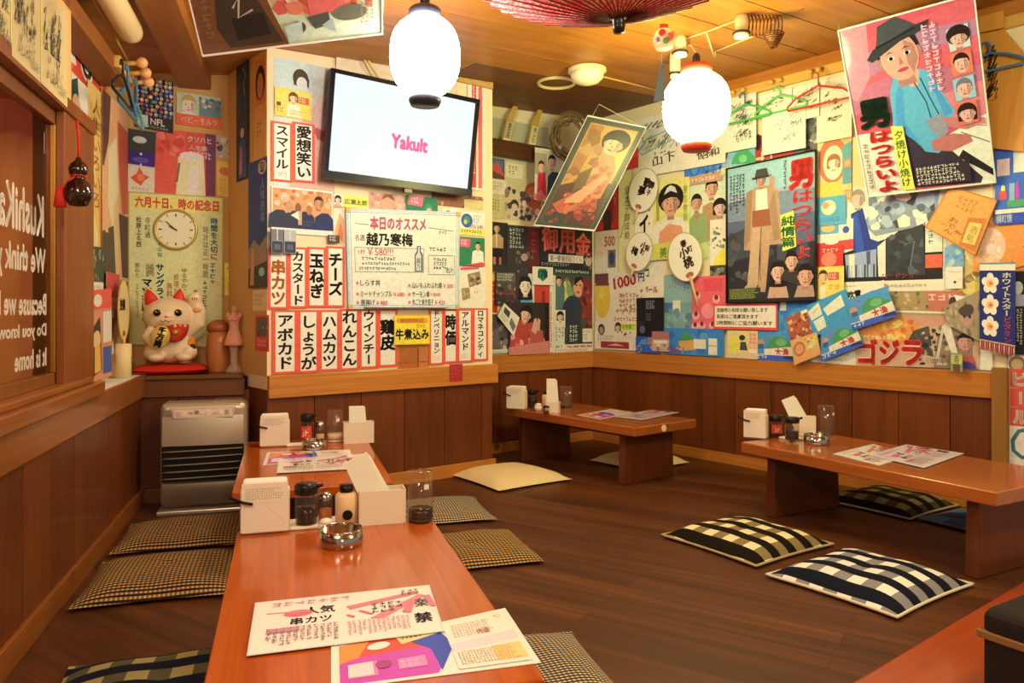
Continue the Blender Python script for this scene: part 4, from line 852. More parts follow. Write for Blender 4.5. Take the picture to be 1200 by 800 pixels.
# lower row
a = sheet(PR, (697, 321, 757, 378), 'e8d498', 'R', 2)
a.r(0, 0, .28, .2, '6c4438').e(.16, .5, .16, .42, 'e8bc38').e(.14, .42, .05, .1, 'eccc58').p([(.0, .25), (.14, .06), (.26, .1), (.3, .25)], '7c4034').p([(.36, .05), (.96, .0), (1, .2), (.4, .34)], 'e4c8b0').t('1000', .38, .06, .82, .3, 'd03c34', bold=.035, rot=-.15).t('円', .86, .03, .97, .2, '303a4c', bold=.03).b(.42, .35, .95, .85, ['d8b868', 'c8884c', 'e8dca8', 'b87c50', 'dcc888'], 24, 6, .06).st(.5, .42, .9, .82, 4, 'a8683c').st(.4, .9, .95, .99, 1, 'c05848')
a.done('thousand_poster', 'cream poster with a bold red 1000 and a round yellow shape in the wall corner', 'poster')
a = sheet(PR, (697, 376, 748, 411), 'ecd8a0', 'R', 3)
a.e(.16, .3, .08, .2, '3c342c').e(.16, .33, .05, .13, 'b88c64').f(.55, .22, .3, 'e0a878', '4c2c1c', 'bob', eyes=False).r(.62, .08, .95, .3, 'e0dc3c').t('名物横丁', .64, .1, .93, .28, '3c7c3c').st(.08, .5, .5, .7, 2, 'b09050').b(.6, .35, .98, .6, ['c8783c', 'e0b05c', '7c4c2c'], 10, 3, .09).r(.15, .72, .8, .95, 'a83028').p([(.3, .86), (.5, .78), (.7, .86)], 'e0b090').done('alley_flyer', 'cream flyer with two small heads and a red bottom strip, lowest in the wall corner', 'flyer')
a = sheet(PR, (752, 296, 779, 331), 'e6d498', 'R', 0)
a.t('ロ', .15, .55, .32, .8, '3c3424', bold=.03).done('cream_sheet', 'plain cream sheet under the lower left round fan', 'sheet')
a = sheet(PR, (752, 330, 779, 352), 'ecdca4', 'R', 1)
a.t('ボール', .08, .25, .7, .6, 'a83828', bold=.05).done('ball_sheet', 'cream sheet with three short red-brown characters above the black poster', 'sheet')
a = sheet(PR, (746, 349, 778, 395), '1c1a18', 'R', 4)
a.st(.35, .08, .7, .3, 4, 'a8a8a0', seed=4).st(.35, .4, .6, .6, 3, '6c6c68').p([(.0, .6), (.3, .6), (.3, .75), (.0, .75)], '2c2824').e(.22, .82, .1, .1, '5c5c5c').done('black_poster', 'small black poster with a few lines of white print', 'poster')
a = sheet(PR, (778, 322, 812, 388), '7c9c7c', 'R', 1)
a.r(0, 0, 1, .5, '8ca884').st(.15, .18, .6, .26, 1, 'b07050').st(.7, .15, .95, .3, 2, '4c6c5c').r(.32, .46, .58, .76, 'dcd490').r(.02, .5, .3, .68, '4c6c7c').b(.0, .6, 1, 1, ['5c7c70', '94a884', '6c8c7c'], 14, 4, .12).done('teal_poster', 'grey-green poster with a small yellow paper on it beside the pink poster', 'poster')
a = sheet(PR, (811, 324, 851, 388), 'e86054', 'R', 3)
a.st(.1, .05, .92, .3, 2, 'f09c84', True, seed=3).r(.35, .05, .9, .28, 'e04c48')
for x, y in ((.15, .35), (.72, .42), (.12, .72), (.5, .62), (.3, .9), (.62, .9), (.1, .92)): a.c(x, y, .075, 'f4b8a0').c(x, y + .01, .05, 'e8907c').c(x, y - .03, .045, '7c2c2c')
a.c(.48, .64, .14, 'f08878').done('pink_poster', 'bright pink-red poster of many little round heads under the lower right round fan', 'poster')
a = sheet(PR, (745, 394, 772, 414), '3c5c98', 'R', 5)
a.r(.03, .04, .5, .55, '2c5498').p([(.1, .5), (.25, .2), (.48, .1), (.48, .5)], '5c8cc8').r(.52, .05, .98, .5, 'a87858').b(0, .55, 1, 1, ['8c9c9c', '5c4c64', 'd8c08c', '3c5c70'], 14, 3, .16).done('blue_postcard', 'cluster of small blue postcards just above the rail below the black poster', 'postcard')
a = sheet(PR, (764, 388, 784, 412), 'c89c6c', 'R', 6)
a.r(0, 0, 1, .4, 'b06c58').r(.1, .45, .9, .6, 'e8d8b0').b(0, .6, 1, 1, ['d8c494', '8c6c54', 'a8b08c'], 10, 7, .14).done('rust_postcard', 'small rust and cream postcard beside the blue map poster', 'postcard')
def tourist(a, boxes=True, seed=1):
    a.r(0, 0, 1, .55, '4c8cb0').p([(.3, .62), (.35, .35), (.5, .18), (.7, .22), (.95, .45), (1, .62)], '4c8c44').e(.66, .38, .14, .12, '70a858').e(.13, .4, .09, .1, 'c88c4c').r(.06, .45, .2, .6, '3c5c78').t('と', .26, .1, .36, .3, 'c8507c').p([(.22, .62), (1, .5), (1, .78), (.22, .82)], 'e0cc90')
    a.t('大漁', .5, .55, .86, .86, 'd8443c', bold=.04).p([(0, .8), (1, .8), (1, 1), (0, 1)], '3c5c98').st(.05, .83, .45, .97, 1, 'd8d8c8', seed=seed).p([(.7, .9), (.8, .78), (.95, .78), (1, .95)], '2c3854').ln([(0, .8), (1, .8)], .025, 'f0e4b8')
    return a
a = sheet(PR, (778, 384, 848, 418), '3c7ca0', 'R', 4)
a.b(0, 0, 1, 1, ['4c8cac', '2c6c94', '5c94ac'], 12, 5, .3).p([(.28, .5), (.36, .1), (.46, .25), (.55, .5)], '4c8c44').p([(.25, .5), (.55, .42), (.56, .8), (.3, .85)], 'd89c4c').r(.52, .4, .72, .75, 'e4d8b0').r(.76, .35, .9, .95, 'e4dcb8').ln([(.76, .62), (.9, .62)], .04, 'a8a488').p([(.0, .65), (.3, .7), (.3, 1), (0, .95)], '5c5c80').b(.02, .7, .35, .95, ['c8703c', 'd8d0a0', '4c6c4c', '8c3c44'], 10, 3, .12).done('map_poster', 'blue sheet with cream boxes just above the rail below the pink poster', 'poster')
a = sheet(PR, (836, 356, 911, 387), 'e84838', 'R', 5)
a.r(.025, .08, .975, .9, 'f0e0ae')
for i, tx in enumerate(('混雑時の相席お願い致します', '長居はご遠慮頂きます', '2時間制にご協力願います')): a.t(tx, .05, .16 + .25 * i, (.86, .72, .93)[i], .33 + .25 * i, '2a2014', bold=.02)
a.done('notice_card', 'cream notice with red border and three handwritten lines below the framed film poster', 'notice')
a = sheet(PR, (852, 387, 888, 421), 'dcc468', 'R', 4)
a.r(0, .82, 1, 1, 'e0b878').p([(.1, .8), (.1, .3), (.35, .2), (.4, .8)], 'e4cc3c').e(.5, .25, .1, .1, '3c3024').p([(.42, .7), (.45, .4), (.62, .4), (.68, .7)], '4c4434').r(.72, .05, .98, .8, 'e8b070').st(.74, .1, .96, .6, 2, 'd05c3c', True).e(.85, .72, .14, .08, 'f0dcb0').done('yellow_flyer', 'small yellow flyer with a dark figure under the left end of the red-bordered notice', 'flyer')
tourist(sheet(PR, (886, 387, 931, 424), '4c88a8', 'R', 3), seed=2).done('tourist_card', 'blue card with green hill and red lettering, upright and lowest under the notice', 'postcard', 'blue hill postcards')
a = sheet(PR, (909, 352, 962, 395), '3c7ca4', 'R', 2)
a.b(0, 0, 1, 1, ['4c8cb4', '34709c', '5090b0'], 12, 5, .3).r(.1, .02, .24, .28, 'd8d8a8').r(.0, .3, .1, .9, '4c94b0').done('blue_sheet', 'plain blue sheet with one pale square under the right corner of the framed film poster', 'sheet')
a = sheet(PR, [(921, 372), (950, 360), (957, 391), (927, 400)], 'a85430', 'R', 6)
a.b(0, 0, 1, 1, ['c87040', '8c3c20', 'd89c58', '6c2c1c', 'b85c38', 'e0b070'], 30, 5, .16).r(.6, 0, 1, .12, 'e8d8a8').done('food_card', 'tilted card of a reddish brown grilled dish under the framed film poster', 'picture')
a = sheet(PR, [(926, 399), (957, 389), (962, 415), (931, 428)], 'd8a050', 'R', 9)
a.e(.28, .45, .22, .3, 'b8683c').e(.28, .45, .16, .2, 'd89058').p([(.5, .2), (.95, .1), (.95, .5), (.6, .55)], 'd8bc58').b(.5, .1, .98, .6, ['b8a848', 'e0c878', 'c87c3c'], 10, 3, .12).p([(0, .75), (1, .7), (1, .95), (0, 1)], 'e0984c').done('dish_card', 'tilted orange card of a round dish below the reddish brown food card', 'picture')
a = sheet(PR, [(945, 358), (992, 338), (998, 376), (953, 395)], '4490b8', 'R', 7)
a.p([(.0, .2), (.3, .05), (.34, .45), (.05, .5)], 'e0dcb8').p([(.38, .3), (.85, .1), (.9, .48), (.45, .55)], 'e0dcb8').p([(.08, .55), (.36, .5), (.38, .85), (.15, .9)], 'dcd8b8').ln([(.1, .3), (.26, .22)], .03, 'c8945c').done('boxed_card', 'tilted blue card with three white boxes right of the food card', 'postcard')
tourist(sheet(PR, [(962, 386), (999, 373), (1012, 404), (962, 424)], '4c88a8', 'R', 8), seed=4).done('tourist_card', 'tilted blue card with green hill and red lettering, lower of the tilted pair', 'postcard', 'blue hill postcards')
tourist(sheet(PR, [(991, 352), (1039, 335), (1052, 370), (999, 387)], '4c88a8', 'R', 9), seed=5).done('tourist_card', 'tilted blue card with green hill and red lettering, upper of the tilted pair', 'postcard', 'blue hill postcards')
a = sheet(PR, [(940, 418), (1004, 398), (1004, 428), (952, 424)], 'e4d498', 'R', 2)
a.st(.3, .4, .9, .9, 2, 'b89858').done('pale_leaflet', 'pale yellow leaflet just above the rail behind the tilted blue cards', 'leaflet')
a = sheet(PR, [(990, 338), (1036, 328), (1037, 346), (992, 352)], 'e8dcb4', 'R', 5)
a.t('吹雪', .05, .3, .4, .9, '2c241c', bold=.05).p([(.5, .7), (.7, .55), (.9, .6), (.95, .9)], '3c3424').done('torn_headline', 'torn cream paper with two black characters above the tilted blue cards', 'paper')
# film poster with the fiery scene
a = sheet(PR, [(1003, 366), (1148, 372), (1147, 432), (1003, 428)], 'c89c64', 'R', 3)
a.r(0, 0, 1, .2, 'c88c5c').p([(.0, .5), (.1, .15), (.4, .02), (.55, .2), (.5, .6)], 'd88c3c').b(.08, .1, .5, .5, ['f0b040', 'e88c30', 'f4cc5c', 'd0642c', 'e8a048'], 30, 6, .1).p([(.42, .62), (.5, .3), (.62, .2), (.66, .8)], '4c4434').p([(.66, 1), (.7, .2), (.82, .1), (.95, .5), (.96, 1)], '8c7048').b(.5, .25, .96, .95, ['5c4c38', '3c342c', 'a88c5c', '7c6444', '2c2820', 'c8a870'], 52, 9, .08)
a.p([(.72, .2), (.78, .1), (.86, .85), (.82, .85)], 'dcc890').p([(.74, .25), (.7, .85), (.68, .8), (.72, .25)], 'ccb880').st(.04, .42, .4, .5, 1, 'e0d8b0')
for i, ch in enumerate('ゴジラ'):
    x = .02 + .19 * i; a.t(ch, x, .48, x + .18, .98, 'f0dcb0', bold=.075); a.t(ch, x, .48, x + .18, .98, 'e43c28', bold=.055)
a.t('昭和廿九年', .585, .78, .72, .9, 'e8dcb8', bold=.02).f(.9, .5, .3, 'c88c64', '20181c', 'short').p([(.84, .95), (.86, .75), (.96, .75), (.99, 1)], 'b85040').p([(.86, 1), (.88, .85), (.97, .9), (.99, 1)], '4c3c6c')
a.done('fire_poster', 'film poster of a blaze over ruins with huge red lettering just above the rail', 'poster')
a = sheet(PR, [(1042, 341), (1128, 341), (1128, 374), (1046, 371)], 'a8884c', 'R', 2)
a.b(0, 0, 1, .7, ['8c7c48', 'c8a860', '5c5834', 'b87c48', '6c6c3c'], 34, 6, .14).p([(.52, 0), (.98, 0), (.98, .75), (.55, .75)], 'c06c48').st(.55, .1, .95, .7, 3, 'e8b888', True).r(0, .75, 1, .82, 'e0d09c').e(.88, .4, .06, .2, '4c3424').done('collage_strip', 'olive and rust collage strip above the red-lettered film poster', 'poster')
a = sheet(PR, [(1106, 360), (1148, 340), (1148, 400), (1110, 380)], '9c8454', 'R', 7)
a.b(0, 0, 1, 1, ['8c7448', 'b89c64', '6c5c3c'], 16, 3, .2).e(.62, .5, .2, .28, 'b8885c').e(.62, .36, .22, .16, '4c3c2c').e(.56, .52, .04, .04, '2c2018').e(.72, .52, .04, .04, '2c2018').done('brown_face_print', 'brown print of a dark-haired face beside the navy hanging banner', 'picture')
a = sheet(PR, [(1114, 413), (1128, 414), (1128, 436), (1114, 434)], '8c8c48', 'R', 9)
a.r(.05, .1, .95, .6, 'b8b458').t('寿', .25, .12, .75, .58, '5c5420').r(.2, .6, .8, 1, '6c4428').done('olive_tag', 'little olive tag hanging over the rail at the right end of the film poster', 'tag')
a = sheet(PR, [(1128, 405), (1163, 412), (1163, 434), (1126, 431)], 'e4d8b0', 'R', 2)
a.done('blank_paper', 'blank cream paper just above the right end of the rail', 'paper')
# column right of the framed film poster
a = sheet(PR, (958, 160, 998, 235), 'e8c070', 'R', 1)
a.e(.45, .38, .42, .34, 'd07040').e(.47, .42, .3, .25, 'ecd090').p([(.35, .65), (.38, .4), (.5, .28), (.62, .4), (.6, .65)], 'f0dca0').f(.48, .42, .2, 'ecc890', 'a86c38', 'bob', eyes=False).r(0, .7, .72, 1, 'f0c048').p([(.74, .2), (1, .15), (1, .75), (.74, .75)], '6ca088').r(.76, .02, .98, .16, 'e8a848').r(.78, .4, .98, .52, 'e08c3c').r(.78, .84, .98, .98, 'e08c3c').t('東', .8, .42, .96, .5, 'f4dca0').t('同', .8, .86, .96, .96, 'f4dca0').done('swirl_poster', 'yellow poster with a round orange swirl emblem right of the framed film poster', 'poster')
a = sheet(PR, (958, 232, 991, 262), '5ca0b0', 'R', 2)
a.e(.4, .38, .26, .26, 'ecd880').e(.3, .3, .12, .12, 'c89858').e(.5, .42, .14, .12, 'd8e0a8').st(.1, .72, .9, .9, 2, '3c6c8c').done('blue_flyer', 'small blue flyer with a pale yellow shape below the swirl emblem poster', 'flyer')
a = sheet(PR, (958, 260, 1000, 291), 'e8dcb0', 'R', 1)
a.r(0, 0, .6, .45, '6c9cac').e(.3, .25, .2, .14, 'e0b058').r(.62, .1, .98, .5, 'd8d8c0').e(.8, .35, .09, .12, '3c4c8c').r(0, .48, 1, .72, 'e4d4a4').p([(0, .75), (1, .68), (1, 1), (0, 1)], 'd84434').e(.4, .72, .2, .1, 'e8d8a0').done('red_blue_flyer', 'flyer in blue, cream and red bands left of the silver figure poster', 'flyer')
a = sheet(PR, (958, 289, 988, 316), 'd03828', 'R', 2)
a.e(.45, .55, .3, .3, 'e87c50').st(.2, .1, .9, .3, 1, 'f0b080').done('red_card', 'square red card at the lower left of the silver figure poster', 'card')
a = sheet(PR, (958, 313, 989, 350), 'f0c850', 'R', 3)
a.f(.22, .32, .36, 'e8b070', '4c2c1c', 'short', eyes=False).r(.42, .18, .82, .42, 'd85038').st(.45, .22, .8, .4, 2, 'f8dca0').st(.4, .55, .9, .95, 2, 'e0983c', True).r(.1, .6, .32, 1, 'f4dc90').done('yellow_card', 'bright yellow card with a drawn head and red tag below the square red card', 'card')
a = sheet(PR, (986, 222, 1109, 340), 'ece2c4', 'R', 0)
a.r(.02, .0, .97, .9, 'dcd4b8').p([(.02, .62), (.02, .9), (.97, .9), (.97, .45), (.7, .35), (.5, .5)], '201e1c').p([(.22, .35), (.4, .15), (.55, .0), (.9, .0), (.95, .1), (.9, .4), (.35, .48)], '8c9080').b(.28, .02, .9, .42, ['d8dcc8', '5c6458', 'a8b09c', '3c4038', 'f0f0dc', '788070'], 46, 8, .09).p([(.1, .25), (.22, .2), (.3, .5), (.42, .55), (.4, .65), (.14, .72)], '24386c').p([(.12, .28), (.17, .24), (.24, .6), (.16, .68)], '345088').f(.17, .12, .16, 'd8b890', 'a89060', 'short', eyes=False)
a.p([(.04, .64), (.36, .6), (.36, .86), (.06, .86)], '9ca0a4').p([(.08, .64), (.14, .63), (.14, .86), (.1, .86)], 'e4e4dc').p([(.26, .62), (.3, .61), (.3, .86), (.27, .86)], '50545c').p([(.37, .58), (.45, .52), (.45, .86), (.38, .86)], 'e0d4b0').p([(.46, .5), (.8, .4), (.82, .86), (.46, .86)], '34362f').ln([(.55, .6), (.72, .55), (.68, .8)], .012, '6c7064').b(.48, .45, .8, .85, ['44483f', '2a2c28', '54584c'], 16, 3, .08)
for i in range(7): a.lv -= 0; a.r(.06 + .045 * i, .74, .075 + .045 * i, .86, 'b8bcb8' if i % 2 else '3c3e40')
a.r(.82, .38, .97, .66, 'd8d4bc').r(.82, .68, .97, .8, 'd86038').st(.85, .44, .95, .6, 3, '5c5c4c').t('ロードショー', .42, .835, .78, .88, 'b83438').st(.05, .93, .9, .97, 1, 'b8a878').done('silver_poster', 'large poster of a silver-grey figure with a blue sleeve left of the orange placard', 'poster')
a = sheet(PR, [(1107, 290), (1128, 280), (1130, 312), (1107, 318)], '7ca0b8', 'R', 2)
a.b(0, 0, 1, 1, ['5c8cac', 'a8c0c0', '6c94ac'], 12, 2, .2).done('pale_blue_print', 'small pale blue print under the lower left edge of the orange placard', 'picture')
a = sheet(PR, (1108, 313, 1128, 338), 'e8dcb4', 'R', 3)
a.c(.55, .7, .06, '2c2418').ln([(.1, .2), (.9, .25)], .03, 'c0b080').done('pinned_paper', 'small cream paper with a black pin below the pale blue print', 'paper')
a = sheet(PR, [(1118, 292), (1150, 288), (1152, 352), (1120, 340)], 'c8a850', 'R', 1)
a.b(0, 0, 1, 1, ['e0c048', 'a8884c', 'd8b868', '8c7438', 'e8d468'], 24, 6, .18).done('mustard_print', 'mustard coloured print between the orange placard and the navy banner', 'picture')
a = sheet(PR, [(1118, 345), (1150, 352), (1150, 372), (1125, 365)], 'e8dcb0', 'R', 5)
a.done('folded_paper', 'folded cream paper sticking out left of the navy banner', 'paper')
a = sheet(PR, [(1140, 262), (1215, 255), (1215, 330), (1140, 318)], 'e08c38', 'R', 2)
a.e(.25, .45, .28, .35, 'e4b478').b(.05, .2, .45, .8, ['e8c090', 'd8a060', 'ecd0a0'], 10, 2, .14).ln([(.5, 1), (.75, .5), (1, .35)], .03, '4c2c14').e(.85, .75, .22, .3, 'e88834').ln([(.65, .85), (1, .7)], .02, '5c3418').done('orange_poster', 'large orange poster with a pale round fruit behind the orange placard', 'poster')
a = sheet(PR, (1166, 166, 1215, 260), '3c6498', 'R', 4)
a.r(.05, .22, .36, .42, 'e0c094').r(.45, .1, .95, .4, 'd8d0c0').r(.02, .0, 1, .12, '2c4c84').st(.05, .02, .9, .1, 2, '5c84b4', True).e(.2, .58, .05, .05, 'e8d040').r(.1, .6, .28, .7, 'd05038').r(.35, .52, .48, .72, '8ca8c0').p([(.5, .55), (.56, .5), (.6, .7), (.52, .72)], 'd0408c').r(.3, .72, .7, .8, '4c9c4c').r(.0, .82, 1, .87, 'e8dcc0').r(0, .87, 1, 1, '2c4c90').t('横町情', .03, .88, .42, .98, 'd8e0ec', bold=.02).done('blue_notice', 'blue notice with cream boxes at the right edge beside the big hanging film poster', 'notice')
a = sheet(PR, (1186, 318, 1215, 416), '2a2622', 'R', 3)
a.e(.25, .2, .2, .08, 'd0c8b8').p([(.05, .42), (.15, .28), (.5, .28), (.6, .42)], 'b0a898').st(.05, .45, .45, .95, 3, 'e8e0cc', True).done('mono_poster', 'black and white poster at the far right edge beside the navy banner', 'poster')
a = sheet(PR, (1180, 412, 1215, 560), 'e4cc98', 'R', 1)
a.r(0, 0, .03, 1, 'a87c3c').e(.35, .1, .3, .07, '8c6c3c').e(.35, .1, .2, .045, 'c8a05c')
for i, ch in enumerate('ビール'):
    y = .14 + .155 * i; a.p([(.1, y), (.85, y - .01), (.9, y + .15), (.1, y + .15)], 'd04c30').t(ch, .2, y + .02, .72, y + .135, 'f0e0bc', True if ch == 'ー' else False, bold=.05)
a.ln([(.75, .62), (.4, .64), (.2, .72), (.22, .8), (.5, .85), (.85, .84)], .03, '3c6c60').done('beer_sign', 'tall old cream sign with white characters on red beside the post at the right edge', 'sign')
# ---- hanging things: framed film poster, acrylic film poster, framed lady, placard, banner, ceiling sheet
def mat_frame(root, q, n, wd, depth, m, name='frame'):
    """four mitred bars round the quad q (world), built under root"""
    c = root.location; cen = sum(q, V((0, 0, 0))) / 4; mb = MB()
    outer = [p + (p - cen).normalized() * wd for p in q]
    for i in range(4):
        j = (i + 1) % 4
        mb.prism([q[i] - c, q[j] - c, outer[j] - c, outer[i] - c], n * depth, m)
    return mb.obj(name, root, (0, 0, 0), bevel=.001)
def framed(name, q, n, art_base, w, wd, depth, fm, label, cat, rough=.35):
    q = [V(p) for p in q]; root = empty(name, sum(q, V((0, 0, 0))) / 4, 0, label, cat)
    a = Art(q, art_base, w, n, th=.004, rough=rough)
    mat_frame(root, q, a.n, wd, depth, fm)
    return root, a

q = PR.quad([(853, 199), (956.5, 177), (956, 351), (853, 354)], .05)
fr_, a = framed('framed_film_poster', q, PR.n, '3c3c34', 'R', .012, .018, paint('14110f', 'W', .35), 'black framed film poster of a standing man in a tan coat with big red lettering', 'framed poster')
a.r(0, 0, 1, .24, '9cb8b4').r(0, .2, 1, .3, 'a8a890').p([(0, .26), (.4, .22), (1, .24), (1, .42), (0, .4)], '7c8478').r(0, .4, 1, .62, '5c6060').p([(0, .5), (.3, .44), (.3, .75), (0, .8)], '44443c').p([(0, .7), (1, .6), (1, 1), (0, 1)], '2e2c28').b(0, .45, .35, .85, ['4c4c44', '6c6458', '3c3834', '585044'], 18, 3, .06).b(.4, .6, 1, .75, ['3c3c38', '4c4844', '34302c'], 10, 4, .08)
a.p([(.2, .62), (.23, .2), (.34, .17), (.5, .17), (.6, .22), (.64, .6), (.5, .6), (.48, .35), (.34, .35), (.33, .63)], 'b88c58').p([(.23, .2), (.3, .18), (.27, .55), (.21, .6)], 'a07848').p([(.5, .3), (.56, .22), (.62, .56), (.55, .58)], 'a47c4c')
a.p([(.34, .19), (.47, .19), (.48, .34), (.34, .34)], 'e8e0cc').p([(.3, .34), (.5, .34), (.52, .46), (.3, .46)], '9c5830').p([(.3, .46), (.4, .46), (.38, .68), (.37, .88), (.24, .88), (.27, .68)], 'c89c64').p([(.41, .46), (.52, .46), (.49, .68), (.46, .9), (.37, .9), (.4, .66)], 'c09058').p([(.23, .88), (.36, .88), (.35, .92), (.18, .92)], 'b89868').p([(.36, .9), (.46, .9), (.45, .935), (.35, .93)], 'b09060').r(.395, .47, .402, .86, '94683c')
a.f(.4, .135, .09, 'c88c5c', '241c14', 'hat').p([(.33, .1), (.35, .045), (.47, .045), (.49, .1)], '4a4434').p([(.3, .098), (.52, .098), (.53, .112), (.3, .114)], '3a3428').p([(.5, .1), (.56, .12), (.55, .2), (.5, .2)], 'c08858')
a.st(.03, .05, .22, .36, 5, '2c342c', True, seed=3).st(.66, .02, .7, .25, 1, '2c342c', True, seed=4)
a.t('男', .71, .03, .98, .24, 'e8402c', bold=.06).t('はつらいよ', .74, .24, .98, .72, 'e04438', True, bold=.03)
a.p([(.62, .4), (.77, .38), (.8, .63), (.65, .655)], 'dce04c').t('純情篇', .63, .41, .79, .63, '2c6c34', True, bold=.03)
a.r(.02, .9, .4, .985, '34342a').st(.03, .905, .39, .98, 6, 'b8b840', seed=5)
a.p([(.48, .98), (.52, .86), (.68, .86), (.72, .98)], 'c89868').f(.6, .8, .13, 'e0a878', '20180f', 'long').p([(.62, .85), (.68, .78), (.82, .8), (.84, .9)], '3c3428').f(.75, .73, .115, 'dca070', '1c1410', 'short').p([(.78, .98), (.82, .9), (.98, .9), (1, .98)], 'b88c60').f(.9, .84, .14, 'd89868', '20180f', 'short')
a.done('print', parent=fr_)

# acrylic-covered film poster hung from the ceiling, leaning out from the wall
bl, brr = PR.at(1018, 229, .14), PR.at(1166, 212, .065); tl = PR.at(983, 37, .50)
nn = (brr - bl).cross(tl - bl).normalized(); nn = nn if nn.dot(EYE - bl) > 0 else -nn
PT = Plane(bl, brr - bl, nn)
tq = PT.quad([(983.5, 37), (1141, -6), (1166, 212), (1018, 229)])
root = empty('hanging_film_poster', sum(tq, V((0, 0, 0))) / 4, 0, 'big hanging film poster of a man in dark hat and blue jacket, right side', 'framed poster')
a = Art(tq, 'c4504c', 'R', nn, th=.006, rough=.09)
a.p([(0, .1), (1, .0), (1, .3), (0, .42)], 'c85850').p([(0, .2), (.5, .1), (1, .12), (1, .2), (.4, .24), (0, .34)], 'a87070').p([(0, .36), (.5, .3), (1, .36), (1, .46), (0, .5)], 'b06464').p([(.5, .5), (1, .44), (1, .66), (.6, .66)], 'd07464').p([(.0, .0), (.22, .0), (.18, .3), (.05, .42), (0, .4)], 'b87c70')
a.p([(.72, .7), (1, .62), (1, 1), (.86, 1), (.6, .82)], 'd8cfb0').p([(.76, .84), (.8, .8), (1, .93), (1, .97)], '2c2824').ln([(.8, .7), (1, .78)], .006, '6c5c50')
a.p([(.3, .98), (.3, .66), (.42, .6), (.7, .78), (.92, .97), (.9, 1)], '3c3230').p([(.0, .62), (.24, .62), (.34, .68), (.4, 1), (0, 1)], 'd8c898')
# the figure
a.p([(.3, .6), (.32, .4), (.36, .33), (.5, .29), (.62, .33), (.68, .42), (.78, .58), (.72, .64), (.6, .6), (.7, .74), (.62, .8), (.52, .78), (.42, .66), (.32, .64)], '5c9cb0').p([(.32, .62), (.36, .42), (.42, .36), (.4, .6), (.52, .77), (.44, .7)], '4c8ca4').p([(.62, .36), (.68, .44), (.76, .58), (.7, .6)], '4c88a0').p([(.44, .33), (.56, .31), (.54, .4), (.48, .4)], 'd09870').ln([(.5, .36), (.58, .5), (.6, .6)], .006, '2c3c48').ln([(.56, .36), (.62, .5), (.66, .58)], .006, '2c3c48')
a.p([(.56, .6), (.68, .58), (.72, .68), (.66, .72), (.58, .66)], '8c8478').p([(.68, .6), (.82, .62), (.98, .64), (.98, .67), (.84, .69), (.72, .66)], 'b87058').p([(.58, .72), (.74, .7), (.86, .72), (.88, .76), (.72, .8), (.58, .78)], 'b46850')
for k in range(4): a.ln([(.88, .645 + .008 * k), (.99, .65 + .012 * k)], .007, 'c07c62')
a.f(.43, .22, .27, 'd49068', '2c2018', 'hat', tilt=-.16).p([(.26, .17), (.3, .03), (.44, .0), (.58, .07), (.58, .12), (.4, .13)], '44443a').p([(.18, .2), (.24, .15), (.58, .07), (.68, .06), (.66, .1), (.45, .14), (.22, .22)], '35352c').ln([(.27, .145), (.42, .115), (.57, .085)], .012, '24241e')
for i, (bg, hr) in enumerate((('b8c0b0', 'big'), ('d87040', 'short'), ('8cb0a8', 'short'), ('d86840', 'bob'))):
    y0 = .13 + .135 * i; a.p([(.79, y0 + .01), (.94, y0), (.945, y0 + .12), (.8, y0 + .13)], bg).f(.868, y0 + .068, .095, 'd8a078', '2c2018' if i != 2 else '6c6860', hr)
a.st(.62, .08, .74, .5, 2, 'e0b0a0', True, seed=8)
a.t('男', .04, .42, .3, .6, '24301c', bold=.07).t('はつらいよ', .09, .61, .28, .99, 'e0402c', True, bold=.055).p([(.285, .6), (.38, .61), (.4, .99), (.3, .99)], 'e8d048').t('夕焼け小焼け', .30, .63, .38, .97, '5c7c2c', True, bold=.03).st(.03, .68, .08, .98, 1, '8c7850', True).r(.42, .86, .84, .98, '3c302c').st(.43, .865, .83, .975, 5, 'd8cca8', seed=9)
a.done('print', parent=root)
mat_frame(root, tq, nn, .012, .01, paint('d8d4c4', 'R', .25), 'acrylic_edge')
mb = MB(); c = root.location
for p in (tq[0] + nn * .004, tq[1] + nn * .004):
    mb.tube([p - c, V((p.x, p.y, ceil_z(p.x, p.y))) - c], .0015, paint('c8c0a8', 'W', .5), 5)
mb.obj('hanging_wire', root, (0, 0, 0))

# framed lady hung across the back corner
FP = Plane(V((.55, 6.02, 0)), (1, .06, 0), (.0, -1, -.1))
lq = FP.quad([(688.5, 137), (756, 150.5), (696.5, 269), (626.5, 263)])
root, a = framed('framed_lady_print', lq, FP.n, '42402c', 'B', .013, .02, paint('e8e0c4', 'R', .3), 'white framed vintage print of a seated lady hung aslant across the back corner', 'framed picture', .3)
a.r(.05, .03, .95, .97, '4c4a30').p([(.1, .04), (.92, .04), (.9, .55), (.1, .62)], 'c08838').p([(.6, .06), (.9, .06), (.9, .5), (.7, .4)], 'd09c40').p([(.12, .05), (.35, .05), (.3, .5), (.12, .6)], 'a86c30').b(.1, .06, .5, .6, ['a8743c', 'b88440', '8c5c2c'], 14, 4, .08)
a.p([(.1, .62), (.3, .58), (.9, .62), (.92, .95), (.08, .95)], '5c3424').p([(.12, .8), (.5, .62), (.78, .66), (.84, .78), (.3, .88)], 'b05c34').p([(.5, .72), (.46, .45), (.54, .3), (.74, .3), (.86, .42), (.84, .7)], 'c87844').b(.46, .34, .82, .7, ['b8683c', 'd88c58', 'a8582f', 'c87848'], 26, 5, .05).b(.15, .68, .85, .88, ['b84c30', 'c8643c', '9c4028'], 26, 7, .05).p([(.3, .5), (.48, .42), (.5, .6), (.34, .68)], '6c5028').p([(.7, .48), (.8, .5), (.55, .76), (.3, .78), (.3, .74)], 'd09058')
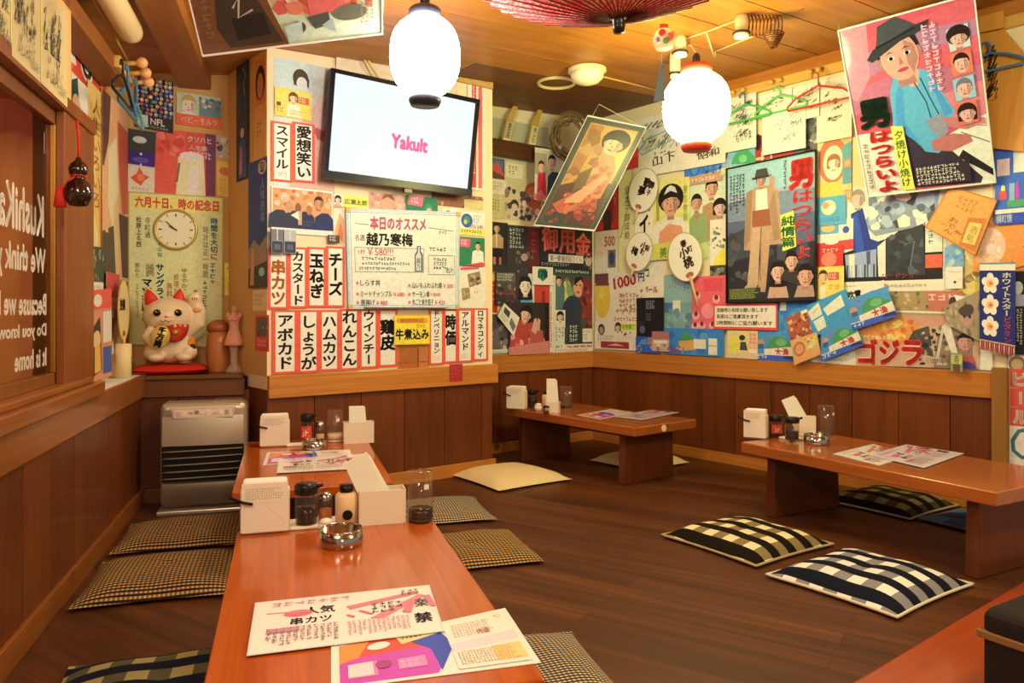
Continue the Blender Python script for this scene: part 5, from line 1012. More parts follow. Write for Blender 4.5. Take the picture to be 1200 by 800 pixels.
a.f(.63, .2, .19, 'dca468', '20180f', 'big', tilt=.2, lip='b04030').b(.1, .86, .9, .97, ['8c3c28', '6c2c20', 'a8483c', '3c3c28'], 18, 3, .06).done('print', parent=root)
mb = MB(); c = root.location; ap = FP.at(702, 122); mb.tube([lq[0] * .93 + lq[1] * .07 - c, ap - c, lq[1] * .96 + lq[0] * .04 - c], .003, paint('d8d0b0', 'W', .5), 6); mb.obj('hanging_cord', root, (0, 0, 0))

# snapshot clipped to the shelf
a = sheet(PB, [(627, 172.5), (661, 177), (660, 239), (626.5, 234)], 'ece4d0', 'B', off=.16)
a.r(.05, .04, .95, .92, 'c8b080').r(.0, .1, .4, .5, 'a89060').p([(.08, .9), (.1, .5), (.2, .44), (.36, .46), (.42, .9)], 'c82c38').f(.22, .36, .2, 'd8a078', '3c2c20', 'short', eyes=False).p([(.42, .92), (.44, .52), (.58, .42), (.78, .42), (.95, .52), (.95, .92)], '243430').f(.58, .25, .24, 'dc9c78', '2c2018', 'short').p([(-.08, .92), (.1, .86), (.2, .78), (.28, .86), (.42, .92), (.3, .98), (.1, 1.02)], 'f06858').done('snapshot', 'white bordered snapshot of a person in dark green with one in red below the shelf', 'photo')

# orange tilted placard
q = PR.quad([(1113, 218), (1169, 234), (1143, 300), (1084, 266)], .05)
a = Art(q, 'e08c34', 'R', PR.n, th=.012, rough=.5, edge='8c4c1c')
a.frame(.02, 'b86c28').p([(.04, .04), (.96, .04), (.96, .96), (.04, .96)], 'e8963c').st(.3, .12, .7, .5, 4, 'b8702c', True, seed=2).sc(.1, .6, .7, .9, 'a85c24', 5, 6, .02).p([(.62, .45), (.95, .35), (.97, .95), (.66, .97)], 'c8742c').p([(.68, .52), (.9, .46), (.92, .84), (.7, .9)], 'f0bc50').t('酒処', .73, .54, .88, .84, 'b8802c', True).t('おでん', .3, .55, .5, .9, 'b0642c', True)
a.done('orange_placard', 'square orange placard hung on one corner below the big hanging film poster', 'placard')

# navy fabric banner with fringe
q = PR.quad([(1148, 308), (1190, 307), (1190, 415), (1148, 406)], .075)
root = empty('navy_banner', sum(q, V((0, 0, 0))) / 4, 0, 'small navy banner with three pale flowers and vertical lettering hung at the right end', 'banner')
a = Art(q, '242c54', 'R', PR.n, th=.003, rough=.8)
a.r(0, 0, 1, .09, 'e8dca8').r(0, .0, 1, .02, '5c8c78')
for i in range(3):
    y = .24 + .25 * i; x = .3
    for k in range(5): a.lv = 3; a.e(x + .15 * math.cos(k * 1.2566 - 1.57), y + .075 * math.sin(k * 1.2566 - 1.57), .1, .05, 'ecd8a0', 10)
    a.lv = 4; a.e(x, y, .1, .045, 'e8a850', 12); a.lv = 5; a.e(x + .02, y, .05, .02, 'c86840', 8)
a.t('ホワイトスター', .62, .11, .9, .6, 'e8dcc0', True, bold=.03).t('ビタミン', .66, .6, .9, .9, 'd0483c', True, bold=.02).r(0, .905, 1, .92, 'c8a050')
a.done('cloth', parent=root)
mb = MB(); c = root.location
for i in range(15):
    u = (i + .5) / 15; p = a.q[3] * (1 - u) + a.q[2] * u - c
    mb.tube([p + V((0, 0, .035)) + PR.n * .004, p + V((0, 0, -.012)) + PR.n * .004], [.003, .0045], paint('d8503c' if i % 2 else 'e0a070', 'R', .8), 6)
mb.obj('fringe', root, (0, 0, 0))

# acrylic covered print hung flat under the ceiling
cb_l, cb_r = V((-1.207, 3.0, 1.1 + (HY - 64) / F * 3.0)), V((-.545, 3.2, 1.1 + (HY - 38) / F * 3.2))
upv = V((.10, -.62, .42)).normalized() * .72
cq = [cb_l + upv, cb_r + upv, cb_r, cb_l]
cn = (cb_r - cb_l).cross(upv).normalized(); cn = cn if cn.dot(EYE - cb_l) > 0 else -cn
root = empty('ceiling_print', sum(cq, V((0, 0, 0))) / 4, 0, 'large acrylic covered print of pale figures hung sloping under the ceiling at the left', 'framed picture')
a = Art(cq, 'ccca98', 'M', cn, th=.004, rough=.1)
a.p([(0, 0), (.34, 0), (.36, .62), (.40, .78), (.47, 1), (0, 1)], '7c4a28').p([(.12, .66), (.3, .62), (.4, .88), (.44, .98), (.15, .98), (.1, .85)], '4a3626').p([(.18, .8), (.35, .78), (.38, .92), (.2, .94)], '33281e').ln([(.2, .74), (.24, .68), (.22, .8), (.3, .76)], .012, 'c8a880').st(.04, .65, .1, .98, 1, '8c6038', True)
a.p([(.36, 0), (1, 0), (1, .72), (.85, .8), (.62, .84), (.45, .8), (.39, .72)], 'dca468').b(.4, .5, .95, .82, ['e07850', 'd85c48', 'e8a878', 'c8684c', 'ecc89c', 'b85840'], 60, 6, .07).p([(.58, .66), (.78, .66), (.8, .82), (.6, .84)], 'd86450').e(.53, .9, .04, .04, '54503c').p([(.58, .84), (.7, .82), (.71, .9), (.62, .92)], '54503c').e(.82, .84, .1, .05, '6c6448').p([(.45, .88), (.55, .86), (.55, .98), (.47, .98)], 'c0c4a4').p([(.66, .9), (.72, .86), (.74, .96)], 'a8a890').e(.93, .74, .03, .03, 'd88070').st(.88, .78, .96, .95, 3, 'a8845c', True)
a.done('print', parent=root); mat_frame(root, cq, cn, .008, .008, paint('e4d4b0', 'L', .2), 'acrylic_edge')
mb = MB(); c = root.location
for p, d in ((cq[0], .0), (cq[1], .0), (cq[3], .0), (cq[2], 0)):
    mb.tube([p - c, V((p.x + .02, p.y + .03, ceil_z(p.x, p.y))) - c], .002, paint('d8c89c', 'W', .5), 5)
mb.obj('hanging_wire', root, (0, 0, 0))

# round paper fans on the right wall
def uchiwa(c, up, right, n, R_, hl, label, group, txt, w, seed=0, drop=(0, 0)):
    root = empty('paper_fan', c, 0, label, 'fan', group)
    B_ = Matrix(((right.x, up.x, n.x, 0), (right.y, up.y, n.y, 0), (right.z, up.z, n.z, 0), (0, 0, 0, 1)))
    pp = paint('ead9a0', w, .7); ink = paint('6c2c1c', w, .6); blk = paint('3c2418', w, .6); mb = MB()
    pts = [(R_ * .92 * math.cos(2 * PI * i / 36), R_ * 1.08 * math.sin(2 * PI * i / 36)) for i in range(36)]
    mb.prism([B_ @ V((x, y, 0)) for x, y in pts], B_ @ V((0, 0, .003)) - B_ @ V((0, 0, 0)), pp)
    for j, (st, x, y, s_) in enumerate(txt):
        vs, fs = glyph(st, .045); mb.add([B_ @ V((R_ * (x + s_ * (p[0] - .5)), R_ * (y + s_ * (p[1] - .4)), .0036)) for p in vs], fs, ink if j % 2 else blk)
    mb.add([B_ @ V((R_ * .22 * math.cos(k * PI / 6), R_ * (-.84 + .13 * math.sin(k * PI / 6)), .0036)) for k in range(12)], [tuple(range(12))], paint('b0603c', w, .6))
    mb.obj('leaf', root, (0, 0, 0))
    mb = MB(); mb.tube([B_ @ V((x, y, .0015)) for x, y in pts], .0035, paint('b89858', w, .6), 6, True); mb.obj('rim', root, (0, 0, 0))
    mb = MB(); mb.tube([B_ @ V((0, -R_ * .9, .002)), B_ @ V((0, -R_ * 1.1 - hl, .002))], [.012, .007], paint('d8a860', w, .6), 8); mb.obj('handle', root, (0, 0, 0))
    return root
def wallfan(pl, px, py, off, ang, R_, hl, *k):
    c = pl.at(px, py, off); t = math.radians(ang)
    up = pl.up * math.cos(t) + pl.d * math.sin(t); right = pl.d * math.cos(t) - pl.up * math.sin(t)
    return uchiwa(c, up, right, pl.n, R_, hl, *k)
wallfan(PR, 754, 223, .06, 22, .162, .1, 'cream round paper fan highest of the three, next to the framed lady', 'round paper fans on the right wall', [('歌', .12, .42, .5), ('春', .45, .4, .36), ('夢', -.08, -.05, .5), ('子', .38, .0, .3)], 'R')
wallfan(PR, 749, 295, .075, 25, .146, .09, 'cream round paper fan lowest left of the three, below the bold single character', 'round paper fans on the right wall', [('小', .2, .42, .5), ('桜', .48, .42, .34), ('梅', -.3, -.05, .5), ('町', .25, .08, .32)], 'R')
wallfan(PR, 803, 301, .07, -18, .172, .2, 'cream round paper fan lowest right with its handle over the pink poster', 'round paper fans on the right wall', [('小', -.02, .2, .5), ('春', .1, .6, .34), ('桃', .1, -.28, .52), ('町', .35, .25, .3)], 'R')
# ------------------------------------------------------------------ furniture
def basis(d, n):           # columns: along, out, up
    return Matrix(((d.x, n.x, 0, 0), (d.y, n.y, 0, 0), (0, 0, 1, 0), (0, 0, 0, 1)))
W_TOP = wood('lacquered_top_near', 'c05a1c', 'd8762e', (1.1, .06, .06), math.atan2(.959, -.282) - 0, .16, .6, tone=.75)
W_TOPL = wood('lacquered_table_top', 'a84a10', 'c8641c', (.05, 1.1, .06), 0, .2, .25, tone=.72, spec=.45)
W_TOPR = wood('walnut_table_top', '9a5222', 'b86a30', (1.1, .05, .06), 0, .24, .5, tone=.7, spec=.5)
W_LEG = wood('table_leg_wood', '5c2c12', '743c1a', (.06, .06, .8), 0, .4, .2)

def low_table(corner, along, across, L, Wd, z, th, m, label, inset, legw, axis_y):
    """corner: one top corner on the floor plan; along the length, across the width"""
    c = corner + along * (L / 2) + across * (Wd / 2)
    rz = math.atan2(along.y, along.x) - (PI / 2 if axis_y else 0)
    root = empty('low_table', (c.x, c.y, 0), rz, label, 'table', 'low wooden tables')
    X, Y = (Wd, L) if axis_y else (L, Wd)
    mb = MB(); mb.box((0, 0, z - th / 2), (X, Y, th), m); mb.obj('tabletop', root, (0, 0, 0), bevel=.006, seg=3)
    for s in (-1, 1):
        mb = MB(); o = s * (L / 2 - inset)
        a, b = ((legw, .055) if axis_y else (.055, legw)); cx, cy = ((0, o) if axis_y else (o, 0))
        t = .012 if axis_y else .0
        pts = [(-a / 2, -b / 2), (a / 2, -b / 2), (a / 2, b / 2), (-a / 2, b / 2)]
        k = 1.05
        vs = [(cx + x * k, cy + y * k, 0) for x, y in pts] + [(cx + x, cy + y, z - th) for x, y in pts]
        mb.add(vs, [(3, 2, 1, 0), (4, 5, 6, 7)] + [(i, (i + 1) % 4, 4 + (i + 1) % 4, 4 + i) for i in range(4)], W_LEG)
        mb.obj('leg', root, (0, 0, 0), bevel=.006)
    mb = MB(); d = (.04, L - 2 * inset, .07) if axis_y else (L - 2 * inset, .04, .07)
    mb.box((0, 0, z - th - .035), d, W_LEG); mb.obj('stretcher', root, (0, 0, 0), bevel=.004)
    return root
TA, TX = V((-.282, .959, 0)), V((.959, .282, 0))
ZT, ZR = .38, .39
near_far_right = V((-.286, 2.71, 0))
low_table(near_far_right - TA * 1.25 - TX * .645, TA, TX, 1.25, .645, ZT, .042, W_TOPL, 'glossy orange-brown low table in the foreground with two menus on it', .2, .46, True)
low_table(V((-1.124, 3.078, 0)), TA, TX, 1.245, .65, ZT, .042, W_TOPL, 'glossy orange-brown low table standing against the wall below the television', .2, .46, True)
TRA, TRX = V((.481, -.877, 0)).normalized(), V((.877, .481, 0)).normalized()
low_table(V((1.258, 4.218, 0)), TRA, TRX, 1.357, .66, ZR, .058, W_TOPR, 'long low brown table by the right wall, cut by the right edge of the view', .14, .5, False)
TBA, TBX = V((.623, -.782, 0)), V((.782, .623, 0))
bt = low_table(V((.757, 4.733, 0)) - TBA * 1.36, TBA, TBX, 1.36, .60, ZR, .058, W_TOPR, 'low brown table in the far corner with a white dot on its end', .17, .46, False)
mb = MB(); mb.lathe([(.001, 0), (.022, 0), (.022, .004), (.001, .004)], paint('f0e8d0', 'W', .5), 16, Matrix.Translation((.68, -.03, ZR - .028)) @ Matrix.Rotation(PI / 2, 4, 'Y'), False); mb.obj('end_cap', bt, (0, 0, 0))

# floor cushions
CU_CREAM = gingham('plain_cream_cotton', 'ecdcae', 'e8d8aa', 'e4d2a2', .004)
CU_BLK = gingham('black_cream_check', 'f0e4c0', '8c7c58', '1c1812', .118)
CU_NAVY = gingham('navy_white_check', 'f2f0ee', '8c8c98', '181c2c', .118)
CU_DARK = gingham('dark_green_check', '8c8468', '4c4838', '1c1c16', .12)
CU_BLUE = gingham('blue_plain_cotton', '4c6ca8', '34508c', '22345c', .3)
CU_HTH = gingham('fine_brown_check', 'd0b078', '8c6c40', '33261a', .0165)
CU_GREY = gingham('fine_grey_check', 'd8ccb0', '8c7c68', '2c2824', .0145)
CU_OLIVE = gingham('olive_navy_check', 'a8a068', '5c5c44', '1c2030', .12)
def cushion(x, y, rz, size, m, label, h=.075, sy=None, piping='e0d8c8', seed=1, squash=0, tuft=True):
    root = empty('floor_cushion', (x, y, 0), rz, label, 'cushion', 'square floor cushions')
    sy = sy or size; n = 26; rnd = random.Random(seed); ph = [rnd.random() * 6 for _ in range(6)]
    vs = []; fs = []
    def pt(i, j, top):
        u, v = 2 * i / n - 1, 2 * j / n - 1
        pin = 1 - .045 * (1 - v * v) ; pin2 = 1 - .045 * (1 - u * u)
        e = (1 - u ** 4) * (1 - v ** 4)
        z = h * (e ** .55)
        z += .004 * math.sin(3 * u + ph[0]) * math.sin(2.5 * v + ph[1]) * e + .003 * math.sin(7 * u + ph[2] + 2 * v) * e
        if tuft: z -= .016 * math.exp(-(u * u + v * v) / .012)
        if not top: return (u * size / 2 * pin, v * sy / 2 * pin2, .014 * (1 - e ** .4) + .0)
        return (u * size / 2 * pin, v * sy / 2 * pin2, .014 + max(0, z - .014) * 1.0 if e > 0 else .014)
    for top in (1, 0):
        b = len(vs)
        for j in range(n + 1):
            for i in range(n + 1): vs.append(pt(i, j, top))
        for j in range(n):
            for i in range(n):
                q = (b + j * (n + 1) + i, b + j * (n + 1) + i + 1, b + (j + 1) * (n + 1) + i + 1, b + (j + 1) * (n + 1) + i)
                fs.append(q if top else q[::-1])
    mb = MB(); mb.add(vs, fs, m, True); mb.obj('cover', root, (0, 0, 0))
    if piping:
        edge = [pt(i, 0, 1) for i in range(n)] + [pt(n, j, 1) for j in range(n)] + [pt(n - i, n, 1) for i in range(n)] + [pt(0, n - j, 1) for j in range(n)]
        mb = MB(); mb.tube(edge, .006, paint(piping, 'W', .9), 6, True); mb.obj('piping', root, (0, 0, 0))
    return root
ar = math.atan2(RD.y, RD.x); al = math.atan2(TX.y, TX.x)
cushion(-.01, 5.08, ar - .06, .58, CU_CREAM, 'plain cream cushion on the floor between the television wall and the corner table', piping=None, seed=2)
cushion(.93, 5.62, ar, .52, CU_CREAM, 'cream cushion half hidden behind the corner table', piping=None, seed=3)
cushion(1.12, 3.68, math.atan2(-.826, .563), .56, CU_BLK, 'black and cream checked cushion on open floor in front of the right table', seed=4, piping='b8a880')
cushion(1.45, 3.13, math.atan2(-.449, .32), .55, CU_NAVY, 'navy and white checked cushion on open floor near the right edge', seed=5, sy=.58)
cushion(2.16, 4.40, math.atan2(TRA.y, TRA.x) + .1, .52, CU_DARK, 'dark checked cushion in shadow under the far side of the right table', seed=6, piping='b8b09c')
cushion(2.41, 3.98, math.atan2(TRA.y, TRA.x), .40, CU_BLUE, 'flat blue cushion peeking out beside the right table leg', .03, seed=7, piping='6c7890', tuft=False)
cushion(-1.60, 3.78, al, .60, CU_HTH, 'brown fine-checked cushion directly in front of the heater', .06, seed=8, sy=.52, piping=None)
cushion(-1.42, 3.16, al, .60, CU_HTH, 'brown fine-checked cushion second from the heater, along the left wall', .07, seed=9, sy=.56, piping=None)
cushion(-1.0, 2.16, al, .58, CU_OLIVE, 'olive and navy checked cushion at the bottom left beside the foreground table', .06, seed=10, piping=None)
cushion(-.40, 4.22, al, .52, CU_GREY, 'grey fine-checked cushion on the right of the table below the television', .05, seed=11, piping=None, sy=.54)
cushion(-.19, 3.53, al + .03, .54, CU_HTH, 'tan fine-checked cushion in the gap right of the two left tables', .05, seed=12, piping=None, sy=.54)
cushion(.02, 2.28, al, .54, CU_GREY, 'grey fine-checked cushion at the bottom beside the foreground menus', .06, seed=13, piping=None, sy=.56)

# ------------------------------------------------------------------ things on the tables
WHT = paint('f2e8da', 'W', .45); WHT2 = paint('e8dccb', 'W', .5); BLKP = paint('181412', 'W', .3); CHROME = paint('b8b8bc', 'W', .12, 1); SOY = paint('1c0c06', 'W', .15); GLASS = clear('tumbler_glass', 'fcf8f2', .2, .03); GLASSJ = clear('jar_glass', 'f0e4d6', .14, .03)
def grid(d, n): return math.atan2(d.y, d.x)
def on(px, py, z): return floor_at(px, py, z)
ITEM = 'condiments and holders on the tables'
def napkin_holder(p, rz, w, h, label, dp=.075):
    root = empty('napkin_holder', p, rz, label, 'napkin holder', 'white napkin holders')
    mb = MB(); mb.box((0, 0, h * .42), (w, dp, h * .84), WHT2); mb.obj('box', root, (0, 0, 0), bevel=.012, seg=3)
    mb = MB(); mb.box((0, .004, h * .9), (w * .9, dp * .72, h * .2), paint('faf4ea', 'W', .8)); mb.obj('napkins', root, (0, 0, 0), bevel=.008)
    c = Matrix.Rotation(rz, 4, 'Z')
    f = lambda x, z: root.location + c @ V((x, -dp / 2 - .004 - .008 * (z / h), z))
    a = Art([f(-w * .46, h * .98), f(w * .46, h * .98), f(w * .48, h * .05), f(-w * .48, h * .05)], 'f4e6d8', 'W', c @ V((0, -1, 0)), th=.002)
    a.st(.08, .1, .92, .34, 5, 'b8a090', seed=3).ln([(.5, .45), (.95, .85)], .006, 'c8b4a4').ln([(.05, .42), (.9, .4)], .004, 'd0beb0')
    o = a.done('card', 'cream card with tiny print'); o.parent = root
    o.matrix_parent_inverse = (Matrix.Translation(root.location) @ Matrix.Rotation(rz, 4, 'Z')).inverted()
    mb = MB(); mb.tube([(-w / 2 - .03, -dp / 2, h * .72), (-w / 2 + .01, -dp / 2 - .014, h * .64), (-w / 2 + .04, -dp / 2 - .016, h * .6)], .005, BLKP, 6); mb.obj('pen_clip', root, (0, 0, 0))
    return root
def soy_bottle(p, label, r=.036, h=.13, lab=None, fill=.45):
    root = empty('soy_bottle', p, 0, label, 'bottle', 'soy sauce bottles')
    mb = MB(); mb.lathe([(.001, 0), (r * .95, 0), (r, .006), (r, h * .66), (r * .9, h * .74)], GLASSJ, 20); mb.obj('glass', root, (0, 0, 0))
    mb = MB(); mb.lathe([(.001, .004), (r * .9, .004), (r * .9, h * fill), (.001, h * fill)], SOY, 20); mb.obj('sauce', root, (0, 0, 0))
    mb = MB(); mb.lathe([(r * .98, h * .74), (r * 1.04, h * .76), (r * 1.04, h * .94), (r * .9, h), (.001, h)], BLKP, 20); mb.tube([(r * .8, 0, h * .9), (r * 1.5, 0, h * .96)], .006, BLKP, 8); mb.obj('cap', root, (0, 0, 0))
    if lab:
        mb = MB(); n = 10; q = [(-1.57 - 1 + 2 * i / n) for i in range(n + 1)]
        vs = [(r * 1.02 * math.cos(t), r * 1.02 * math.sin(t), z) for z in (h * .2, h * .6) for t in q]
        mb.add(vs, [(i, i + 1, n + 2 + i, n + 1 + i) for i in range(n)], paint(lab, 'W', .5), True)
        vs2, fs2 = glyph('正', .04); mb.add([((r * 1.04) * math.cos(-1.57 + .7 * (x - .5) * 1.6), (r * 1.04) * math.sin(-1.57 + .7 * (x - .5) * 1.6), h * (.28 + .3 * y)) for x, y in vs2], fs2, paint('f4e4d0', 'W', .5))
        mb.obj('label_band', root, (0, 0, 0))
    return root
def shaker(p, label, r=.024, h=.085, body=GLASSJ, cap=CHROME, content='c8803c'):
    root = empty('spice_shaker', p, 0, label, 'shaker', 'small shakers')
    mb = MB(); mb.lathe([(.001, 0), (r, 0), (r, h * .68), (r * .85, h * .72)], body, 18); mb.obj('jar', root, (0, 0, 0))
    mb = MB(); mb.lathe([(.001, .003), (r * .88, .003), (r * .88, h * .4), (.001, h * .4)], paint(content, 'W', .7), 16); mb.obj('spice', root, (0, 0, 0))
    mb = MB(); mb.lathe([(r * .95, h * .72), (r, h * .74), (r, h * .88), (r * .6, h), (.001, h)], cap, 18); mb.obj('lid', root, (0, 0, 0))
    return root
def label_bottle(p, label, r=.036, h=.125, cap=True):
    root = empty('sauce_bottle', p, 0, label, 'bottle', 'cream labelled sauce bottles')
    mb = MB(); mb.lathe([(.001, 0), (r, 0), (r, h * .72), (r * .8, h * .8), (r * .5, h * .82)], paint('ecd0a8', 'W', .4), 20); mb.obj('body', root, (0, 0, 0))
    mb = MB(); mb.lathe([(.001, 0), (.45 * r, 0), (.45 * r, .002), (.001, .002)], BLKP, 14, Matrix.Translation((r * .3, -r * .97, h * .3)) @ Matrix.Rotation(PI / 2, 4, 'X') @ Matrix.Rotation(.3, 4, 'Y'), False); mb.obj('emblem', root, (0, 0, 0))
    mb = MB(); mb.lathe([(r * .55, h * .82), (r * .6, h * .83), (r * .6, h), (.001, h)], BLKP, 16); mb.obj('cap', root, (0, 0, 0))
    return root
def small_pot(p, label, r=.03, h=.045):
    root = empty('sugar_pot', p, 0, label, 'pot', 'small white pots')
    mb = MB(); mb.lathe([(.001, 0), (r * .7, 0), (r, h * .3), (r, h * .6), (r * .9, h * .66)], WHT, 20); mb.obj('bowl', root, (0, 0, 0))
    mb = MB(); mb.lathe([(r * .92, h * .66), (r * .7, h * .9), (r * .2, h), (.001, h)], WHT, 20); mb.obj('lid', root, (0, 0, 0))
    return root
def saucer(p, rz, w, d, label):
    mb = MB(); mb.box((0, 0, .006), (w, d, .012), WHT); o = mb.obj('serving_tray', None, (0, 0, 0), bevel=.005, seg=3); o.location = p; o.rotation_euler = (0, 0, rz); tag(o, label, 'tray', 'white serving trays'); return o
def chopstick_box(p, rz, w, d, h, lean, wl, label, ww=.055, off=0):
    root = empty('chopstick_box', p, rz, label, 'chopstick holder', 'white chopstick boxes')
    mb = MB(); t = .004
    for c, s in (((0, -d / 2, h / 2), (w, t, h)), ((0, d / 2, h / 2), (w, t, h)), ((-w / 2, 0, h / 2), (t, d, h)), ((w / 2, 0, h / 2), (t, d, h)), ((0, 0, t / 2), (w, d, t))): mb.box(c, s, WHT2)
    mb.obj('box', root, (0, 0, 0))
    for k in range(3):
        M = Matrix.Translation((off + .012 * k - .012, .0 + .009 * k - .009, .03 if lean else .008)) @ Matrix.Rotation(-lean - .04 * k, 4, 'Y')
        mb = MB(); mb.box((0, 0, wl / 2), (ww, .005, wl * (1 - .05 * k)), paint('f8f0e2', 'W', .7), M); mb.obj('chopstick_wrapper', root, (0, 0, 0), bevel=.001)
    return root
def tumbler(p, label, r=.045, h=.165, liquid=None, base='e8dcd0'):
    root = empty('tumbler', p, 0, label, 'glass', 'tumblers on the tables')
    mb = MB(); mb.lathe([(r * .98, .0), (r * .98, .014), (r * .92, h * .3), (r, h * .4), (r * .88, h)], GLASS, 28); mb.tube([(r * .88 * math.cos(i * PI / 14), r * .88 * math.sin(i * PI / 14), h) for i in range(28)], .0018, GLASS, 6, True); mb.obj('glass', root, (0, 0, 0))
    if liquid:
        mb = MB(); mb.lathe([(.001, .013), (r * .9, .013), (r * .9, .045), (.001, .045)], paint(liquid, 'W', .2), 24); mb.obj('content', root, (0, 0, 0))
    mb = MB(); mb.lathe([(.001, -.0001), (r * .9, 0), (r * .9, .011), (.001, .011)], paint(base, 'W', .3), 24); mb.obj('base', root, (0, 0, 0))
    mb = MB(); q = [-1.2 + .08 * i for i in range(6)]; mb.add([(r * 1.0 * math.cos(t), r * 1.0 * math.sin(t), z) for z in (h * .68, h * .78) for t in q], [(i, i + 1, 7 + i, 6 + i) for i in range(5)], paint('f4ece4', 'W', .5), True); mb.obj('decal', root, (0, 0, 0))
    return root
def ashtray(p, label, r=.065, h=.045):
    root = empty('ashtray', p, 0, label, 'ashtray', 'steel ashtrays')
    mb = MB(); mb.lathe([(.001, 0), (r * .96, 0), (r, .006), (r, h), (r * .95, h), (r * .93, .01), (.001, .01)], CHROME, 36); mb.obj('bowl', root, (0, 0, 0))
    mb = MB(); mb.tube([(r * .98 * math.cos(i * PI / 20), r * .98 * math.sin(i * PI / 20), h) for i in range(40)], .003, CHROME, 6, True); mb.obj('rim', root, (0, 0, 0))
    return root
F1, F2, F3, F4 = 'on the foreground table', 'on the table below the television', 'on the right table', 'on the far corner table'
napkin_holder(on(311, 622, ZT), al, .155, .172, 'white napkin holder with printed card ' + F1)
sp = on(365, 615, ZT); saucer(sp, al, .17, .11, 'white tray under the soy bottle ' + F1)
soy_bottle(on(359, 613, ZT + .012) + V((0, 0, 0)), 'black capped soy bottle on the white tray ' + F1, .037, .135, None, .42)
shaker(on(381, 609, ZT + .012), 'chrome lidded shaker behind the white pot ' + F1, .025, .095)
small_pot(on(382, 623, ZT), 'small white lidded pot between ashtray and soy bottle ' + F1, .026, .045)
label_bottle(on(406, 614, ZT), 'cream sauce bottle with a black round emblem ' + F1, .038, .135)
chopstick_box(on(447, 611, ZT), al, .155, .07, .115, .42, .215, 'white chopstick box with wrapped chopsticks leaning left ' + F1, .085, .01)
tumbler(on(493, 610, ZT), 'tumbler with dark sauce in its bottom ' + F1, .046, .172, '1c0c06', '241008')
ashtray(on(400, 638, ZT), 'round steel ashtray ' + F1, .066, .05)
napkin_holder(on(322, 522.5, ZT), al, .155, .175, 'white napkin holder with printed card ' + F2)
saucer(on(347, 522, ZT), al, .1, .07, 'white tray beside the napkin holder ' + F2)
soy_bottle(on(360, 519.5, ZT), 'tall soy bottle with red label and black cap ' + F2, .034, .165, 'd8442c', .7)
shaker(on(375, 518.5, ZT), 'small shaker with pale content beside the tall red-labelled bottle ' + F2, .026, .12, GLASSJ, CHROME, 'e8d8b8')
ashtray(on(368, 526, ZT), 'round steel ashtray ' + F2, .062, .045)
tumbler(on(392.5, 517, ZT), 'tall clear tumbler with pale base ' + F2, .048, .172, 'ecd8c0', 'f0e0d0')
chopstick_box(on(420, 518, ZT), al, .16, .07, .115, .0, .195, 'white chopstick box with one upright wrapper ' + F2, .08)
rt = math.atan2(TRA.y, TRA.x)
napkin_holder(on(886, 513, ZR), rt + .55, .125, .165, 'white napkin holder with printed card ' + F3)
soy_bottle(on(909, 512, ZR), 'black capped bottle with red label ' + F3, .036, .125, 'd8442c', .6)
saucer(on(927, 514.5, ZR), rt, .1, .09, 'white tray under the clear soy bottle ' + F3)
soy_bottle(on(928, 515, ZR + .012), 'clear soy bottle with black cap on the white tray ' + F3, .038, .125, None, .38)
chopstick_box(on(943, 509.5, ZR), rt + .75, .115, .06, .11, .42, .2, 'white chopstick box with wrapped chopsticks leaning left ' + F3, .075)
tumbler(on(968, 508, ZR), 'clear tumbler with greenish base ' + F3, .05, .165, None, '3c4438')
ashtray(on(957, 520, ZR), 'round steel ashtray ' + F3, .066, .05)
rb = math.atan2(TBA.y, TBA.x)
napkin_holder(on(606, 479, ZR), rb + .5, .14, .17, 'white napkin holder with printed card ' + F4)
soy_bottle(on(624, 477, ZR), 'dark soy bottle with black cap ' + F4, .034, .13, None, .6)
small_pot(on(631, 481, ZR), 'small white lidded pot ' + F4, .03, .055)
label_bottle(on(640, 478, ZR), 'cream sauce bottle with black cap ' + F4, .032, .125)
shaker(on(640, 485, ZR), 'dark little shaker at the front ' + F4, .022, .06, GLASSJ, BLKP, '4c2c14')
chopstick_box(on(648, 482.5, ZR), rb + .6, .09, .06, .075, .0, .23, 'white chopstick box with one tall upright wrapper ' + F4, .065)
tumbler(on(663, 477, ZR), 'clear tumbler with dark base ' + F4, .052, .155, None, '2c2c20')

def menu(pts, z, base, label, fn, name='menu_sheet', group='menu sheets on the tables'):
    q = [on(x, y, z) for x, y in pts]; a = Art(q, base, 'T', V((0, 0, 1)), th=.0012, rough=.25); fn(a); return a.done(name, label, 'menu', group)
def redmenu(seed):
    def fn(a):
        a.frame(.02, 'd8c8c4').t('一人気', .18, .22, .44, .38, '3c2c28', bold=.03).e(.24, .33, .08, .07, 'd86060').t('串カツ', .2, .42, .42, .56, '3c2c28', bold=.03).ln([(.07, .28), (.3, .3)], .02, 'e08080')
        a.p([(.5, .3), (.9, .12), (.92, .18), (.52, .38)], 'd86c68').p([(.62, .6), (.92, .2), (.96, .24), (.7, .62)], 'dc7470').ln([(.5, .48), (.54, .54)], .03, 'd05c58').ln([(.57, .42), (.64, .52)], .03, 'd05c58').st(.64, .3, .86, .52, 3, '5c4440', seed=seed).t('楽', .88, .3, .96, .48, '4c3430').t('禁', .86, .6, .96, .8, '3c2c28', bold=.03).p([(.8, .55), (.86, .3), (.9, .3), (.85, .58)], 'd86c68').p([(.94, .26), (.98, .24), (1.0, .5), (.97, .5)], 'd86c68')
        a.r(.08, .6, .25, .68, 'd08078').st(.08, .6, .46, .95, 11, 'a87068', True, seed=seed + 1).st(.5, .62, .84, .92, 13, 'c47c78', True, seed=seed + 2).st(.1, .08, .6, .18, 1, 'd89090', seed=seed + 3).st(.82, .08, .97, .2, 2, '6c5450', seed=seed + 4)
    return fn
